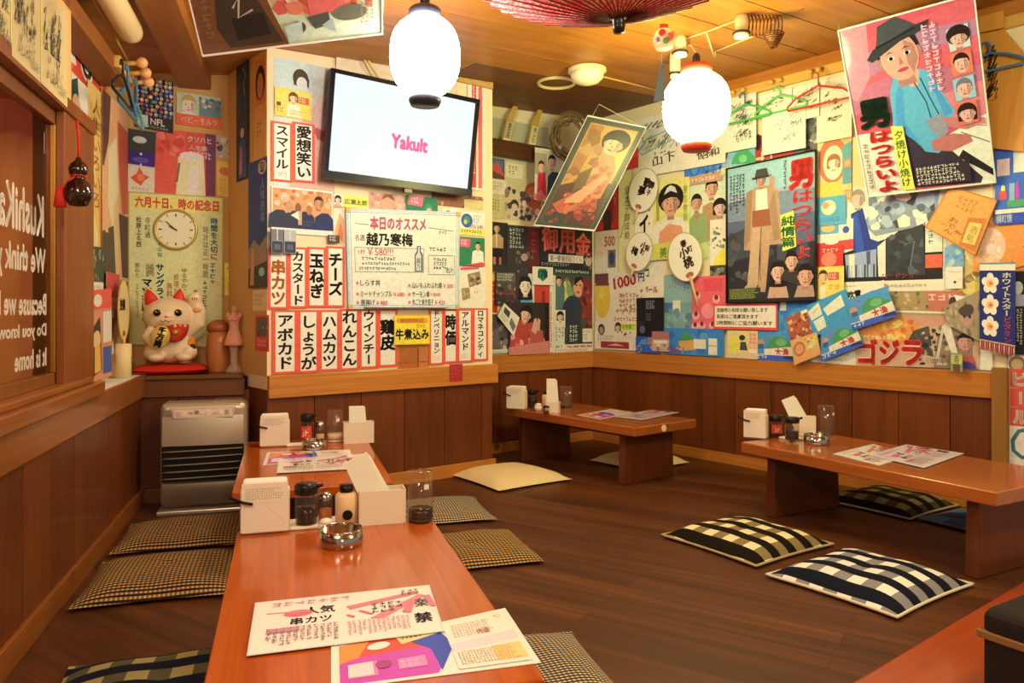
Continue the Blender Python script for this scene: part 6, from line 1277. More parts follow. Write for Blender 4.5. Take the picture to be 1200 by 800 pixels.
def photomenu(seed):
    def fn(a):
        a.frame(.035, 'f0e4d8').r(.04, .06, .5, .5, 'd8442c').p([(.04, .06), (.2, .06), (.12, .5), (.04, .5)], 'e8802c').p([(.04, .95), (.04, .5), (.12, .42), (.5, .42), (.58, .6), (.5, .95)], 'c83c8c').p([(.32, .06), (.56, .06), (.62, .5), (.52, .92), (.5, .5)], '34408c').p([(.33, .1), (.52, .04), (.56, .22), (.36, .3)], 'ecc070').st(.36, .1, .52, .22, 2, '4c3420', seed=seed).e(.24, .24, .06, .08, 'f0d8b0').r(.08, .55, .22, .85, 'd8748c').r(.08, .55, .2, .82, 'ecc0b0').r(.32, .6, .46, .8, 'e07898').st(.33, .62, .45, .78, 2, 'f0b0b8', seed=seed).e(.25, .65, .04, .08, 'a83060')
            # right half: pale list
        a.r(.6, .06, .97, .95, 'ecd8b0').p([(.6, .5), (.97, .42), (.97, .58), (.6, .64)], 'ecc0c8').r(.8, .64, .96, .9, 'eebc6c').st(.64, .14, .9, .4, 6, 'c89868', seed=seed + 1).t('肉盛', .77, .3, .84, .4, 'c0502c').st(.62, .66, .95, .9, 6, 'c8985c', seed=seed + 2).ln([(.9, .12), (.94, .1), (.93, .18), (.9, .12)], .01, 'd8b040')
    return fn
menu([(388, 757), (592, 712), (634, 776), (388, 808)], ZT + .002, 'f0dcc0', 'laminated photo menu with magenta and orange pictures at the front of the foreground table', photomenu(3))
menu([(299, 706), (503, 685), (521, 739), (289, 768)], ZT + .006, 'f4e0d8', 'laminated white menu with red lettering overlapping the photo menu on the foreground table', redmenu(1))
menu([(313, 530), (410, 526.5), (413, 536), (308, 545)], ZT + .002, 'ecc8a0', 'menu with an orange picture lying under the others on the table below the television', photomenu(5))
menu([(408, 533), (429, 531), (433, 544), (412, 548)], ZT + .002, 'e8ccb4', 'pale menu half covered on the right side of the table below the television', redmenu(7))
menu([(326, 538), (414, 532), (417, 549), (324, 554)], ZT + .006, 'ecd4c8', 'white menu with small red print on top of the pile below the television', redmenu(9))
menu([(976, 531.5), (1023, 520), (1070, 533), (1030, 545)], ZR + .002, 'e0ccc0', 'pale menu on the left of the pair on the right table', redmenu(11))
menu([(1018, 533), (1062, 520.5), (1130, 531), (1083, 548)], ZR + .006, 'd8b8b0', 'reddish menu on the right of the pair on the right table', redmenu(13))
menu([(676, 486), (716, 479), (742, 483), (703, 491)], ZR + .002, 'e8ccb0', 'pale menu nearest the condiments on the far corner table', photomenu(15))
menu([(720, 488), (762, 480), (796, 483), (752, 492)], ZR + .006, 'c8a898', 'dark printed menu nearest the white dotted end of the far corner table', redmenu(17))

# ------------------------------------------------------------------ heater in the recess
hp = V((-1.70, 4.225, 0)); rzN = math.atan2(ND.y, ND.x)
root = empty('fan_heater', hp + PN.n * -.12, rzN, 'silver upright fan heater with black louvres in the recess under the maneki cat', 'heater')
SIL = paint('c8baa8', 'W', .32, .55); SILD = paint('8c7c6a', 'W', .35, .6); HW, HD, HH = .455, .2, .6
def prof(y0, z): return y0
mb = MB(); mb.box((0, .01, .31), (HW, HD - .02, .58), SIL); mb.obj('body', root, (0, 0, 0), bevel=.035, seg=4)
mb = MB(); n = 14
for z0, z1, mm, d in ((.37, .53, SIL, .02),):
    vs = []
    for z in (z0, (z0 + z1) / 2, z1):
        for i in range(n + 1):
            u = 2 * i / n - 1; vs.append((u * HW * .46, -HD / 2 - .012 * (1 - u * u) - (.012 if z < z1 else .0), z))
    mb.add(vs, [(r * (n + 1) + i, r * (n + 1) + i + 1, (r + 1) * (n + 1) + i + 1, (r + 1) * (n + 1) + i) for r in range(2) for i in range(n)], mm, True)
mb.obj('front_panel', root, (0, 0, 0))
mb = MB(); mb.prism([(-.17, -.012, .59), (.17, -.012, .59), (.155, -.012, .525), (-.155, -.012, .525)], (0, .02, 0), paint('c8bcb0', 'W', .4), Matrix.Translation((0, -HD / 2, -.012))); cpn = mb.obj('control_panel', root, (0, 0, 0), bevel=.004)
mb = MB(); rnd = random.Random(3)
mb.box((0, -HD / 2 - .0135, .545), (.3, .004, .045), paint('e8d4c8', 'W', .4)); mb.obj('display_strip', cpn, (0, 0, 0))
for i in range(9): mb = MB(); mb.box((-.125 + .031 * i, -HD / 2 - .0165, .547 + rnd.uniform(-.006, .006)), (.02, .004, rnd.choice((.008, .018, .026))), paint(rnd.choice(('b8a090', 'd8b0a8', '8c8480', 'f0e4dc')), 'W', .5)); mb.obj('button', cpn, (0, 0, 0))
mb = MB(); mb.box((0, -HD / 2 + .003, .27), (.42, .03, .19), paint('0c0a08', 'W', .5)); mb.obj('grille', root, (0, 0, 0))
for i in range(5):
    mb = MB(); pts = []
    for k in range(13): u = 2 * k / 12 - 1; pts.append((u * .205, -HD / 2 - .016 - .008 * (1 - u * u), .195 + .037 * i + .004 * u))
    mb.tube(pts, .0045, paint('8c8070', 'W', .4, .3), 6); mb.obj('louvre', root, (0, 0, 0))
mb = MB(); vs = []
for z, dy in ((.165, .014), (.13, .022), (.05, .012)):
    for i in range(n + 1): u = 2 * i / n - 1; vs.append((u * HW * .46, -HD / 2 - dy - .01 * (1 - u * u), z))
mb.add(vs, [(r * (n + 1) + i, r * (n + 1) + i + 1, (r + 1) * (n + 1) + i + 1, (r + 1) * (n + 1) + i) for r in range(2) for i in range(n)], SILD, True); mb.obj('lower_panel', root, (0, 0, 0))
mb = MB(); mb.box((0, -.02, .012), (HW + .01, HD + .06, .024), paint('c8bcac', 'W', .3, .6)); mb.obj('base', root, (0, 0, 0), bevel=.006)
mb = MB(); mb.box((.12, .02, .602), (.16, .1, .01), SILD); mb.obj('tank_lid', root, (0, 0, 0), bevel=.003)

# ------------------------------------------------------------------ maneki cat and its neighbours on the ledge
ZL = .735
cp = floor_at(192, 437, ZL); cp = V((-2.05, 4.615, ZL)); rc = rzN + .1
mb = MB(); n = 20
RC = paint('c8281c', 'W', .75)
for dz, k in ((0, 1),):
    vs = []; fs = []
    for j in range(n + 1):
        for i in range(n + 1):
            u, v = 2 * i / n - 1, 2 * j / n - 1; e = (1 - u ** 4) * (1 - v ** 4); vs.append((u * .2, v * .14, .02 + .035 * e ** .5 + .008 * (u * u)))
    b = len(vs)
    for j in range(n + 1):
        for i in range(n + 1):
            u, v = 2 * i / n - 1, 2 * j / n - 1; e = (1 - u ** 4) * (1 - v ** 4); vs.append((u * .2, v * .14, .02 - .02 * e ** .4))
    for j in range(n):
        for i in range(n):
            q = (j * (n + 1) + i, j * (n + 1) + i + 1, (j + 1) * (n + 1) + i + 1, (j + 1) * (n + 1) + i); fs.append(q); fs.append(tuple(b + t for t in q[::-1]))
    mb.add(vs, fs, RC, True)
o = mb.obj('red_cushion', None, (0, 0, 0)); o.location = cp; o.rotation_euler = (0, 0, rc); tag(o, 'flat bright red cushion the maneki cat sits on', 'cushion')
root = empty('maneki_neko', cp + V((0, 0, .078)), rc, 'white beckoning cat figurine with red ears, raised paw and gold coin on a red cushion', 'figurine')
CAT = paint('ecd8b4', 'W', .3, coat=.4); S_ = 1.0
mb = MB()
mb.ball((0, .01, .1), (.135, .105, .12), CAT, 24); mb.ball((0, 0, .2), (.1, .085, .09), CAT, 24); mb.ball((-.005, -.015, .268), (.15, .118, .108), CAT, 24); mb.ball((-.02, -.078, .245), (.072, .055, .045), CAT, 20)
for ex, er in ((-.098, -.3), (.042, .12)): mb.lathe([(.06, -.03), (.052, .03), (.028, .08), (.001, .112)], CAT, 16, Matrix.Translation((ex, -.015, .335)) @ Matrix.Rotation(er, 4, 'Y'), True, 1, .5)
for sx in (-1, 1):
    mb.ball((sx * .075, -.085, .025), (.05, .05, .03), CAT, 16); mb.ball((sx * .1, -.03, .05), (.05, .07, .05), CAT, 16)
mb.tube([(.085, -.02, .17), (.15, -.04, .23), (.155, -.05, .30), (.14, -.055, .35)], [.045, .05, .042, .036], CAT, 14); mb.ball((.135, -.06, .372), (.044, .038, .04), CAT, 16)
mb.tube([(-.09, -.03, .19), (-.12, -.075, .14), (-.07, -.11, .10)], [.04, .04, .034], CAT, 14)
body = mb.obj('body', root, (0, 0, 0)); rm = body.modifiers.new('Remesh', 'REMESH'); rm.mode = 'VOXEL'; rm.voxel_size = .006; rm.use_smooth_shade = True
sm = body.modifiers.new('Smooth', 'SMOOTH'); sm.iterations = 6; sm.factor = .5
EAR = paint('d83820', 'W', .4)
for ex, er in ((-.098, -.3), (.042, .12)):
    mb = MB(); mb.lathe([(.040, .0), (.036, .03), (.020, .066), (.001, .092)], EAR, 14, Matrix.Translation((ex, -.034, .340)) @ Matrix.Rotation(er, 4, 'Y'), True, 1, .4); mb.obj('inner_ear', root, (0, 0, 0))
for sx in (-1, 1):
    mb = MB(); mb.ball((sx * .056 - .012, -.122, .285), (.026, .014, .021), paint('e0c860', 'W', .2), 16); mb.ball((sx * .056 - .012, -.129, .285), (.02, .012, .0205), paint('0c0a08', 'W', .15), 16); mb.ball((sx * .056 - .018, -.1400, .292), .004, WHT, 8); mb.obj('eye', root, (0, 0, 0))
mb = MB(); mb.ball((-.02, -.134, .262), (.009, .008, .006), paint('d8785c', 'W', .3), 10); mb.obj('nose', root, (0, 0, 0))
mb = MB(); mb.tube([(-.052, -.126, .243), (-.036, -.133, .232), (-.02, -.135, .243), (-.004, -.133, .232), (.012, -.126, .243)], .0028, paint('c86048', 'W', .4), 6); mb.obj('mouth', root, (0, 0, 0))
mb = MB()
pts = [(.108 * math.cos(t), -.01 + .092 * math.sin(t), .212 + .012 * math.sin(t)) for t in [i * PI / 16 for i in range(32)]]
mb.tube(pts, .012, EAR, 8, True); mb.obj('collar', root, (0, 0, 0))
mb = MB(); vs = []; k = 10
for j in range(k + 1):
    for i in range(k + 1):
        u, v = 2 * i / k - 1, j / k; r_ = 1 - .35 * v * v
        x = .025 + u * .075 * r_; z = .215 - .1 * v * (1 - .25 * u * u); y = -.098 - .03 * math.sin(v * 2.2) + .045 * u * u; vs.append((x, y - .012, z))
mb.add(vs, [(j * (k + 1) + i, j * (k + 1) + i + 1, (j + 1) * (k + 1) + i + 1, (j + 1) * (k + 1) + i) for j in range(k) for i in range(k)], paint('b83018', 'W', .45), True)
bib = mb.obj('bib', root, (0, 0, 0)); sd = bib.modifiers.new('Solid', 'SOLIDIFY'); sd.thickness = .006
mb = MB(); 
for i in range(5): mb.ball((-.025 + .026 * i, -.118 + .012 * abs(i - 2) , .206), .011, paint('f0b8a0', 'W', .4), 10)
mb.obj('bib_frill', bib, (0, 0, 0))
mb = MB(); mb.ball((.03, -.14, .17), .02, paint('c8a040', 'W', .3, .6), 14); mb.obj('bell', bib, (0, 0, 0))
Mk = Matrix.Translation((-.05, -.145, .145)) @ Matrix.Rotation(.3, 4, 'Y') @ Matrix.Rotation(PI / 2, 4, 'X')
mb = MB(); mb.lathe([(.001, 0), (.05, 0), (.053, .004), (.05, .01), (.001, .012)], paint('d8b860', 'W', .35, .3), 28, Mk, True, 1, 1.3)
gv, gf = glyph('千万両', .05); 
for i, ch in enumerate('千万両'):
    gv, gf = glyph(ch, .07); mb.add([Mk @ V((.042 * (x - .5), .04 * (1 - i) + .04 * (y - .38), .0135)) for x, y in gv], gf, BLKP)
mb.obj('gold_coin', root, (0, 0, 0))
for c_, r_, col in (((.105, .0, .1), (.04, .07, .05), 'e08c34'), ((.118, -.055, .075), (.022, .025, .026), '2c2018'), ((-.118, .0, .08), (.03, .06, .045), 'e0a050'), ((.148, -.066, .30), (.03, .034, .022), 'e0a850')):
    mb = MB(); mb.ball(c_, r_, paint(col, 'W', .35, coat=.3), 18); mb.obj('fur_patch', root, (0, 0, 0))
mb = MB()
for k in range(3): mb.tube([(.122 + .012 * k, -.097, .362), (.122 + .012 * k, -.099, .376)], .0025, paint('8c4c34', 'W', .5), 5)
mb.obj('claw_mark', root, (0, 0, 0))

jp = V((-1.80, 4.71, ZL))
root = empty('brown_jar', jp, 0, 'brown translucent jar with a wide lid right of the maneki cat', 'jar')
JAR = paint('b06c3c', 'W', .25, coat=.3); mb = MB(); mb.lathe([(.001, 0), (.062, 0), (.066, .01), (.072, .08), (.07, .2), (.058, .25)], JAR, 28); mb.obj('body', root, (0, 0, 0))
mb = MB(); mb.lathe([(.06, .25), (.068, .255), (.068, .285), (.055, .3), (.03, .318), (.001, .322)], paint('9c5830', 'W', .35), 28); mb.obj('lid', root, (0, 0, 0))
mb = MB(); mb.ball((.03, -.062, .19), (.014, .008, .014), paint('d09868', 'W', .3), 12); mb.obj('relief', root, (0, 0, 0))
tp = V((-1.685, 4.655, ZL))
root = empty('torso_bottle', tp, 0, 'pink female torso figure with flared skirt on a clear stem, end of the ledge', 'figurine')
PK2 = paint('dca088', 'W', .4); mb = MB()
mb.lathe([(.06, .165), (.058, .18), (.05, .21), (.036, .245), (.03, .26), (.028, .29), (.035, .315), (.037, .335), (.03, .352), (.014, .36), (.012, .372), (.018, .385), (.014, .4), (.001, .405)], PK2, 28, None, True, 1.0, .75)
for s in (-1, 1): mb.ball((.016 * s, -.024, .325), .014, PK2, 12); mb.ball((.036 * s, 0, .345), (.014, .014, .02), PK2, 12)
mb.obj('torso', root, (0, 0, 0))
mb = MB(); mb.lathe([(.001, 0), (.05, 0), (.05, .02), (.024, .05), (.022, .12), (.03, .165), (.001, .165)], film('clear_plastic', 'e8c8b0', .4, .1), 24); mb.obj('stem', root, (0, 0, 0))

# standing fans on the left ledge
fc = Lp(4.42, -.058, ZL + .003)
root = empty('fan_holder', fc, math.atan2(LD.y, LD.x), 'cream paper tube holding the standing fan on the left ledge', 'holder')
mb = MB(); mb.lathe([(.001, 0), (.042, 0), (.042, .19), (.038, .19), (.038, .01), (.001, .01)], paint('e8d4a4', 'W', .6), 20); mb.obj('tube', root, (0, 0, 0))
mb = MB(); mb.box((0, 0, .1), (.02, .0865, .04), paint('a8843c', 'W', .6)); mb.obj('seal', root, (0, 0, 0))
uchiwa(fc + V((0, 0, .375)), V((0, 0, 1)), -LD, LN, .155, .06, 'cream paper fan standing upright in its holder on the left ledge', 'standing paper fans', [('舞妓', .0, .2, .45)], 'W')
# ------------------------------------------------------------------ television
q = PM.quad([(388.5, 79), (563, 116.5), (552.5, 230), (379, 208)], .11)
bl, br_, tl = q[3], q[2], q[0]
tn = (br_ - bl).cross(tl - bl).normalized(); tn = tn if tn.dot(EYE - bl) > 0 else -tn
TP = Plane(bl, br_ - bl, tn); q = TP.quad([(388.5, 79), (563, 116.5), (552.5, 230), (379, 208)])
root = empty('television', sum(q, V((0, 0, 0))) / 4, 0, 'black flat television with a white lit screen hung tilted on the wall block', 'television')
c = root.location; bz = paint('141420', 'W', .25)
mb = MB(); mb.prism([p - c for p in q], -tn * .045, bz); mb.obj('cabinet', root, (0, 0, 0), bevel=.004)
sq = [TP.at(x, y, .002) for x, y in ((393.5, 85.5), (557, 121), (547.5, 223), (385, 202))]
m_scr, nt, b = new_mat('lit_screen'); b.inputs['Base Color'].default_value = (.02, .02, .02, 1); b.inputs['Roughness'].default_value = .25; b.inputs['Emission Color'].default_value = (.80, .92, 1.0, 1); b.inputs['Emission Strength'].default_value = .86
m_red, nt, b = new_mat('lit_lettering'); b.inputs['Base Color'].default_value = (.02, .02, .02, 1); b.inputs['Emission Color'].default_value = (.80, .10, .28, 1); b.inputs['Emission Strength'].default_value = 1.0
m_gry, nt, b = new_mat('lit_small_print'); b.inputs['Base Color'].default_value = (.02, .02, .02, 1); b.inputs['Emission Color'].default_value = (.62, .70, .78, 1); b.inputs['Emission Strength'].default_value = 1.0
a = Art(sq, m_scr, 'W', tn, th=.001); a.t('Yakult', .395, .50, .665, .66, m_red, bold=.055).st(.40, .43, .66, .47, 1, m_gry)
a.done('screen', parent=root)
mb = MB(); lo = [q[3], q[2], q[2] * .93 + q[1] * .07, q[3] * .93 + q[0] * .07]; mb.prism([p - c + tn * .001 for p in lo], tn * .004, paint('1c2034', 'W', .3)); mb.obj('lower_bezel', root, (0, 0, 0))
mb = MB(); pc = q[3] * .46 + q[2] * .54 - c; mb.box((0, 0, 0), (.06, .02, .03), bz, Matrix.Translation(pc + V((0, 0, -.015)) - tn * .01) @ basis(TP.d, TP.n)); mb.obj('sensor', root, (0, 0, 0), bevel=.003)
mb = MB(); mb.ball(q[3] * .88 + q[2] * .05 + q[0] * .07 - c + tn * .007, .004, paint('d8e0f0', 'W', .3), 8); mb.obj('lamp', root, (0, 0, 0))
mb = MB(); pw = (q[0] + q[1] + q[2] + q[3]) / 4 - c; mb.box((0, 0, 0), (.22, .05, .22), bz, Matrix.Translation(pw - tn * .045 - PM.n * .028) @ basis(PM.d, PM.n)); mb.obj('wall_bracket', root, (0, 0, 0))
# cable that drops from the ceiling behind the television
mb = MB()
for off in (0, 10):
    pts = [PM.at(402 + off * .2, 46, .03), PM.at(416, 57 + off * .3, .04), PM.at(427 + off * .4, 70, .05), PM.at(434 + off * .6, 84, .05), PM.at(441 + off * .5, 97, .03)]
    mb.tube(pts, .008, paint('d8c088', 'W', .5), 6)
o = mb.obj('tv_cable', None, PM.at(420, 65)); tag(o, 'pair of cream cables dropping from the ceiling to the top of the television', 'cable')

# ------------------------------------------------------------------ paper lanterns
def lantern(c, r, h, cap_m, label, em, cord_to):
    root = empty('paper_lantern', c, 0, label, 'lantern', 'lit paper lanterns')
    mb = MB(); pr = []
    nb = 15
    for i in range(nb * 4 + 1):
        t = -1 + 2 * i / (nb * 4); rr = r * max(.45, (1 - abs(t) ** 2.6) ** .5) if abs(t) < .985 else r * .45
        rr *= 1 - .012 * abs(math.sin(i * PI / 4))
        pr.append((rr, t * h / 2))
    mb.lathe(pr, em, 40); sh = mb.obj('shade', root, (0, 0, 0))
    mb = MB(); mb.lathe([(.001, h / 2 + .03), (r * .40, h / 2 + .03), (r * .46, h / 2 + .02), (r * .46, h / 2 - .012), (r * .38, h / 2 - .012)], cap_m, 28); mb.obj('top_cap', root, (0, 0, 0))
    mb = MB(); mb.lathe([(r * .38, -h / 2 + .01), (r * .44, -h / 2 + .01), (r * .46, -h / 2 - .016), (r * .40, -h / 2 - .036), (.001, -h / 2 - .036)], cap_m, 28); mb.obj('bottom_cap', root, (0, 0, 0))
    mb = MB(); mb.lathe([(.02, h / 2 + .028), (.022, h / 2 + .075), (.012, h / 2 + .095), (.001, h / 2 + .1)], paint('2c2a28', 'W', .4), 14); mb.obj('socket', root, (0, 0, 0))
    mb = MB(); mb.tube([(0, 0, h / 2 + .095)] + [V(p) - V(c) for p in cord_to], .005, paint('e0cc98', 'W', .5), 6); mb.obj('cord', root, (0, 0, 0))
    return root
EL = emit('lantern_paper_left', 'fff0da', 42); ER = emit('lantern_paper_right', 'fff3a0', 36)
lc = V(((498 - CX) / F * 3.35, 3.35, 1.1 + (HY - 66) / F * 3.35))
lantern(lc, .153, .36, paint('2c3040', 'W', .35), 'lit white paper lantern with dark caps hanging in front of the television', EL, [(lc.x, lc.y, ceil_z(lc.x, lc.y))])
rc_ = V(((816 - CX) / F * 4.2, 4.2, 1.1 + (HY - 126) / F * 4.2))
e1 = ceil_at(807, 53, .004)
lantern(rc_, .182, .40, paint('c8402c', 'W', .45), 'lit white paper lantern with red caps hanging before the right wall', ER, [rc_ + V((-.03, .0, .34)), e1])

# cream cord run across the ceiling with its two rusty spring coils
mb = MB(); cc = paint('e0cc98', 'W', .5)
P0 = rc_ + V((.07, .05, .42)); A1 = ceil_at(838, 60, .01); A2 = ceil_at(884, 42, .006); A3 = ceil_at(794, 48, .006); A4 = ceil_at(862, 24, .006); A5 = ceil_at(826, 38, .006)
mb.tube([P0, A1 + V((0, 0, -.05)), A1, A2], .0045, cc, 6); mb.tube([A3, A5, A4], .0045, cc, 6)
o = mb.obj('lamp_cord', None, A2); tag(o, 'cream lamp cord running across the ceiling to the red capped lantern', 'cord')
def spot(px, py, label, drop=.12, r=.04, cage=False):
    p = ceil_at(px, py); root = empty('ceiling_socket', p, 0, label, 'lamp socket', 'small ceiling lamp sockets')
    mb = MB(); mb.lathe([(.03, .0), (.034, -.015), (.034, -drop * .7), (.028, -drop * .72)], paint('e0c898', 'W', .4), 18); mb.obj('socket', root, (0, 0, 0))
    mb = MB(); mb.lathe([(.028, -drop * .72), (r, -drop * .8), (r, -drop), (r * .5, -drop - .004), (.001, -drop - .004)], paint('f4e8c0', 'W', .25, coat=.5), 18); mb.obj('bulb', root, (0, 0, 0))
    mb = MB(); mb.tube([(r * 1.05 * math.cos(i * PI / 10), r * 1.05 * math.sin(i * PI / 10), -drop * .82) for i in range(20)], .007, paint('2c2418', 'W', .5), 6, True); mb.obj('ring', root, (0, 0, 0))
spot(869, 18, 'small cream lamp socket highest on the ceiling near the spring coil'); spot(797, 42, 'small cream lamp socket beside the glass wind chime')
spot(791, 62, 'small cream lamp socket hanging lowest, under the wind chime side', .16, .03)
p = ceil_at(900, 30, .05); root = empty('spring_coil', p, 0, 'rusty brown wire coil holding a lamp socket under the right ceiling', 'wire coil'); rust = paint('6c3c1c', 'W', .5, .4)
mb = MB(); pts = []
for i in range(150): t = i * .42; pts.append((-.13 + .2 * i / 150 + .0 * math.sin(t), .055 * math.cos(t), .055 * math.sin(t)))
mb.tube(pts, .0035, rust, 5); mb.obj('coil', root, (0, 0, 0))
mb = MB(); pts = [(.03 + .06 * math.cos(i * .5) * (1 - i / 160), .06 * math.sin(i * .5) * (1 - i / 160), -.04 - .0007 * i) for i in range(120)]; mb.tube(pts, .0035, rust, 5); mb.obj('cage', root, (0, 0, 0))
mb = MB(); mb.lathe([(.02, .04), (.026, 0), (.024, -.06), (.001, -.065)], paint('ecd8a8', 'W', .35), 16, Matrix.Translation((.04, 0, -.02)) @ Matrix.Rotation(.5, 4, 'Y')); mb.obj('socket', root, (0, 0, 0))
mb = MB(); mb.tube([(.05, 0, .05), (.12, -.02, .06), (.16, -.1, .055)], .004, paint('3c2c18', 'W', .5), 5); mb.obj('hook', root, (0, 0, 0))

# round ceiling lamp and the flat ring beside it
p = ceil_at(688, 79); root = empty('ceiling_lamp', p, 0, 'small round cream ceiling lamp near the back corner', 'ceiling lamp')
mb = MB(); mb.lathe([(.09, 0), (.125, -.01), (.125, -.03), (.11, -.035)], paint('e8d8a0', 'W', .5), 32); mb.obj('base', root, (0, 0, 0))
mb = MB(); mb.lathe([(.112, -.034), (.105, -.07), (.075, -.1), (.03, -.115), (.001, -.117)], paint('f4ecc8', 'W', .3, coat=.4), 32); mb.obj('globe', root, (0, 0, 0))
p = ceil_at(652, 95); mb = MB(); mb.tube([(.125 * math.cos(i * PI / 20), .125 * math.sin(i * PI / 20), -.014) for i in range(40)], .012, paint('d8c888', 'W', .5), 8, True); mb.lathe([(.001, -.004), (.118, -.004), (.118, -.001), (.001, -.001)], paint('7c5c2c', 'W', .6), 30)
o = mb.obj('ceiling_ring', None, (0, 0, 0), local=True); o.location = p; tag(o, 'flat cream ring on the dark ceiling left of the round ceiling lamp', 'ceiling ring')
mb = MB(); mb.tube([ceil_at(707, 90, .006), ceil_at(740, 98, .006), ceil_at(772, 106, .006)], .006, paint('d8b868', 'W', .5), 6); o = mb.obj('ceiling_cable', None, ceil_at(740, 98)); tag(o, 'thin tan cable on the ceiling right of the round ceiling lamp', 'cable')

# ------------------------------------------------------------------ upside-down paper umbrella
up_ = V(((725 - CX) / F * 3.02, 3.02, 1.1 + (HY - 30) / F * 3.02)); rim_z = .185; RU = .555
root = empty('paper_umbrella', up_, 0, 'open red paper umbrella hung upside down from the ceiling between the lanterns', 'umbrella')
um, nt, b = new_mat('umbrella_paper'); tcn = N(nt, 'TexCoord'); nz = N(nt, 'TexNoise'); nz.inputs['Scale'].default_value = 90; rp = N(nt, 'ValToRGB'); rp.color_ramp.elements[0].position = .42; rp.color_ramp.elements[1].position = .66
rp.color_ramp.elements[0].color = (*lin('f04456'), 1); rp.color_ramp.elements[1].color = (*lin('ffc8c0'), 1); nt.links.new(tcn.outputs['Object'], nz.inputs['Vector']); nt.links.new(nz.outputs['Fac'], rp.inputs['Fac']); nt.links.new(rp.outputs['Color'], b.inputs['Base Color']); b.inputs['Roughness'].default_value = .6
tr = nt.nodes.new('ShaderNodeBsdfTranslucent'); nt.links.new(rp.outputs['Color'], tr.inputs['Color']); ms = nt.nodes.new('ShaderNodeMixShader'); ms.inputs[0].default_value = .4; ou = [x for x in nt.nodes if x.type == 'OUTPUT_MATERIAL'][0]
nt.links.new(b.outputs[0], ms.inputs[1]); nt.links.new(tr.outputs[0], ms.inputs[2]); nt.links.new(ms.outputs[0], ou.inputs['Surface'])
NR = 40; TILT = Matrix.Rotation(-.06, 4, 'Y')
def upt(r, k, sag=0): t = 2 * PI * k / NR; return TILT @ V((r * math.cos(t), r * math.sin(t), .02 + rim_z * (r / RU) ** 1.15 + sag))
mb = MB(); vs = []; fs = []; rs = [.03 + (RU - .03) * j / 10 for j in range(11)]
for j, r in enumerate(rs):
    for k in range(NR * 2):
        s = 1 - (.012 if k % 2 else 0) * (r / RU); vs.append(upt(r * s, k / 2, .012 * (r / RU) if k % 2 else 0))
n = NR * 2
for j in range(10):
    for k in range(n): fs.append((j * n + k, j * n + (k + 1) % n, (j + 1) * n + (k + 1) % n, (j + 1) * n + k))
mb.add(vs, fs, um, True); mb.obj('canopy', root, (0, 0, 0))
bam = paint('5c2420', 'W', .5)
for k in range(NR):
    mb = MB(); mb.tube([upt(.035, k, -.003), upt(RU * .5, k, -.003), upt(RU * 1.01, k, -.003)], .003, bam, 5); mb.obj('rib', root, (0, 0, 0))
mb = MB(); mb.lathe([(.001, -.03), (.022, -.028), (.026, .0), (.024, .03), (.034, .035), (.034, .045), (.001, .05)], paint('1c1a18', 'W', .3), 20, TILT); mb.obj('head_cap', root, (0, 0, 0))
mb = MB(); mb.tube([TILT @ V((0, 0, .04)), (0, 0, ceil_z(up_.x, up_.y) - up_.z)], .011, paint('b08448', 'W', .5), 10); mb.obj('shaft', root, (0, 0, 0))

# glass wind chime
wc = V(((778 - CX) / F * 3.9, 3.9, 1.1 + (HY - 47) / F * 3.9)); root = empty('wind_chime', wc, 0, 'round painted glass wind chime with a long grey paper tail between umbrella and right lantern', 'wind chime')
mb = MB(); mb.lathe([(.01, .058), (.035, .05), (.052, .025), (.055, 0), (.048, -.03), (.04, -.045)], film('chime_glass', 'f0f0e0', .35, .05), 24); mb.obj('glass_bell', root, (0, 0, 0))
mb = MB()
for t, z, r_, col in ((-1.9, .02, .02, 'd83c28'), (-1.2, .0, .022, 'e86050'), (-2.3, -.01, .014, '8c70b0'), (-1.55, -.02, .018, '5c9c3c'), (-.8, .02, .014, 'e0a040')): mb.ball((.053 * math.cos(t), .053 * math.sin(t), z), (r_, .004, r_), paint(col, 'W', .4), 10)
mb.obj('painted_flower', root, (0, 0, 0))
mb = MB(); mb.tube([(0, 0, .055), (0, 0, ceil_z(wc.x, wc.y) - wc.z)], .002, paint('c8b080', 'W', .5), 5); mb.tube([(0, 0, .05), (-.02, 0, -.17)], .002, paint('8c8c8c', 'W', .5), 5); mb.obj('string', root, (0, 0, 0))
mb = MB(); mb.box((0, 0, .07), (.04, .015, .02), paint('c8402c', 'W', .5)); mb.obj('cap', root, (0, 0, 0))
mb = MB(); mb.prism([(-.018, 0, -.12), (.0, 0, -.12), (.006, 0, -.31), (-.052, 0, -.31)], (0, .002, 0), paint('5c6c70', 'W', .7)); mb.obj('paper_tail', root, (0, 0, 0))

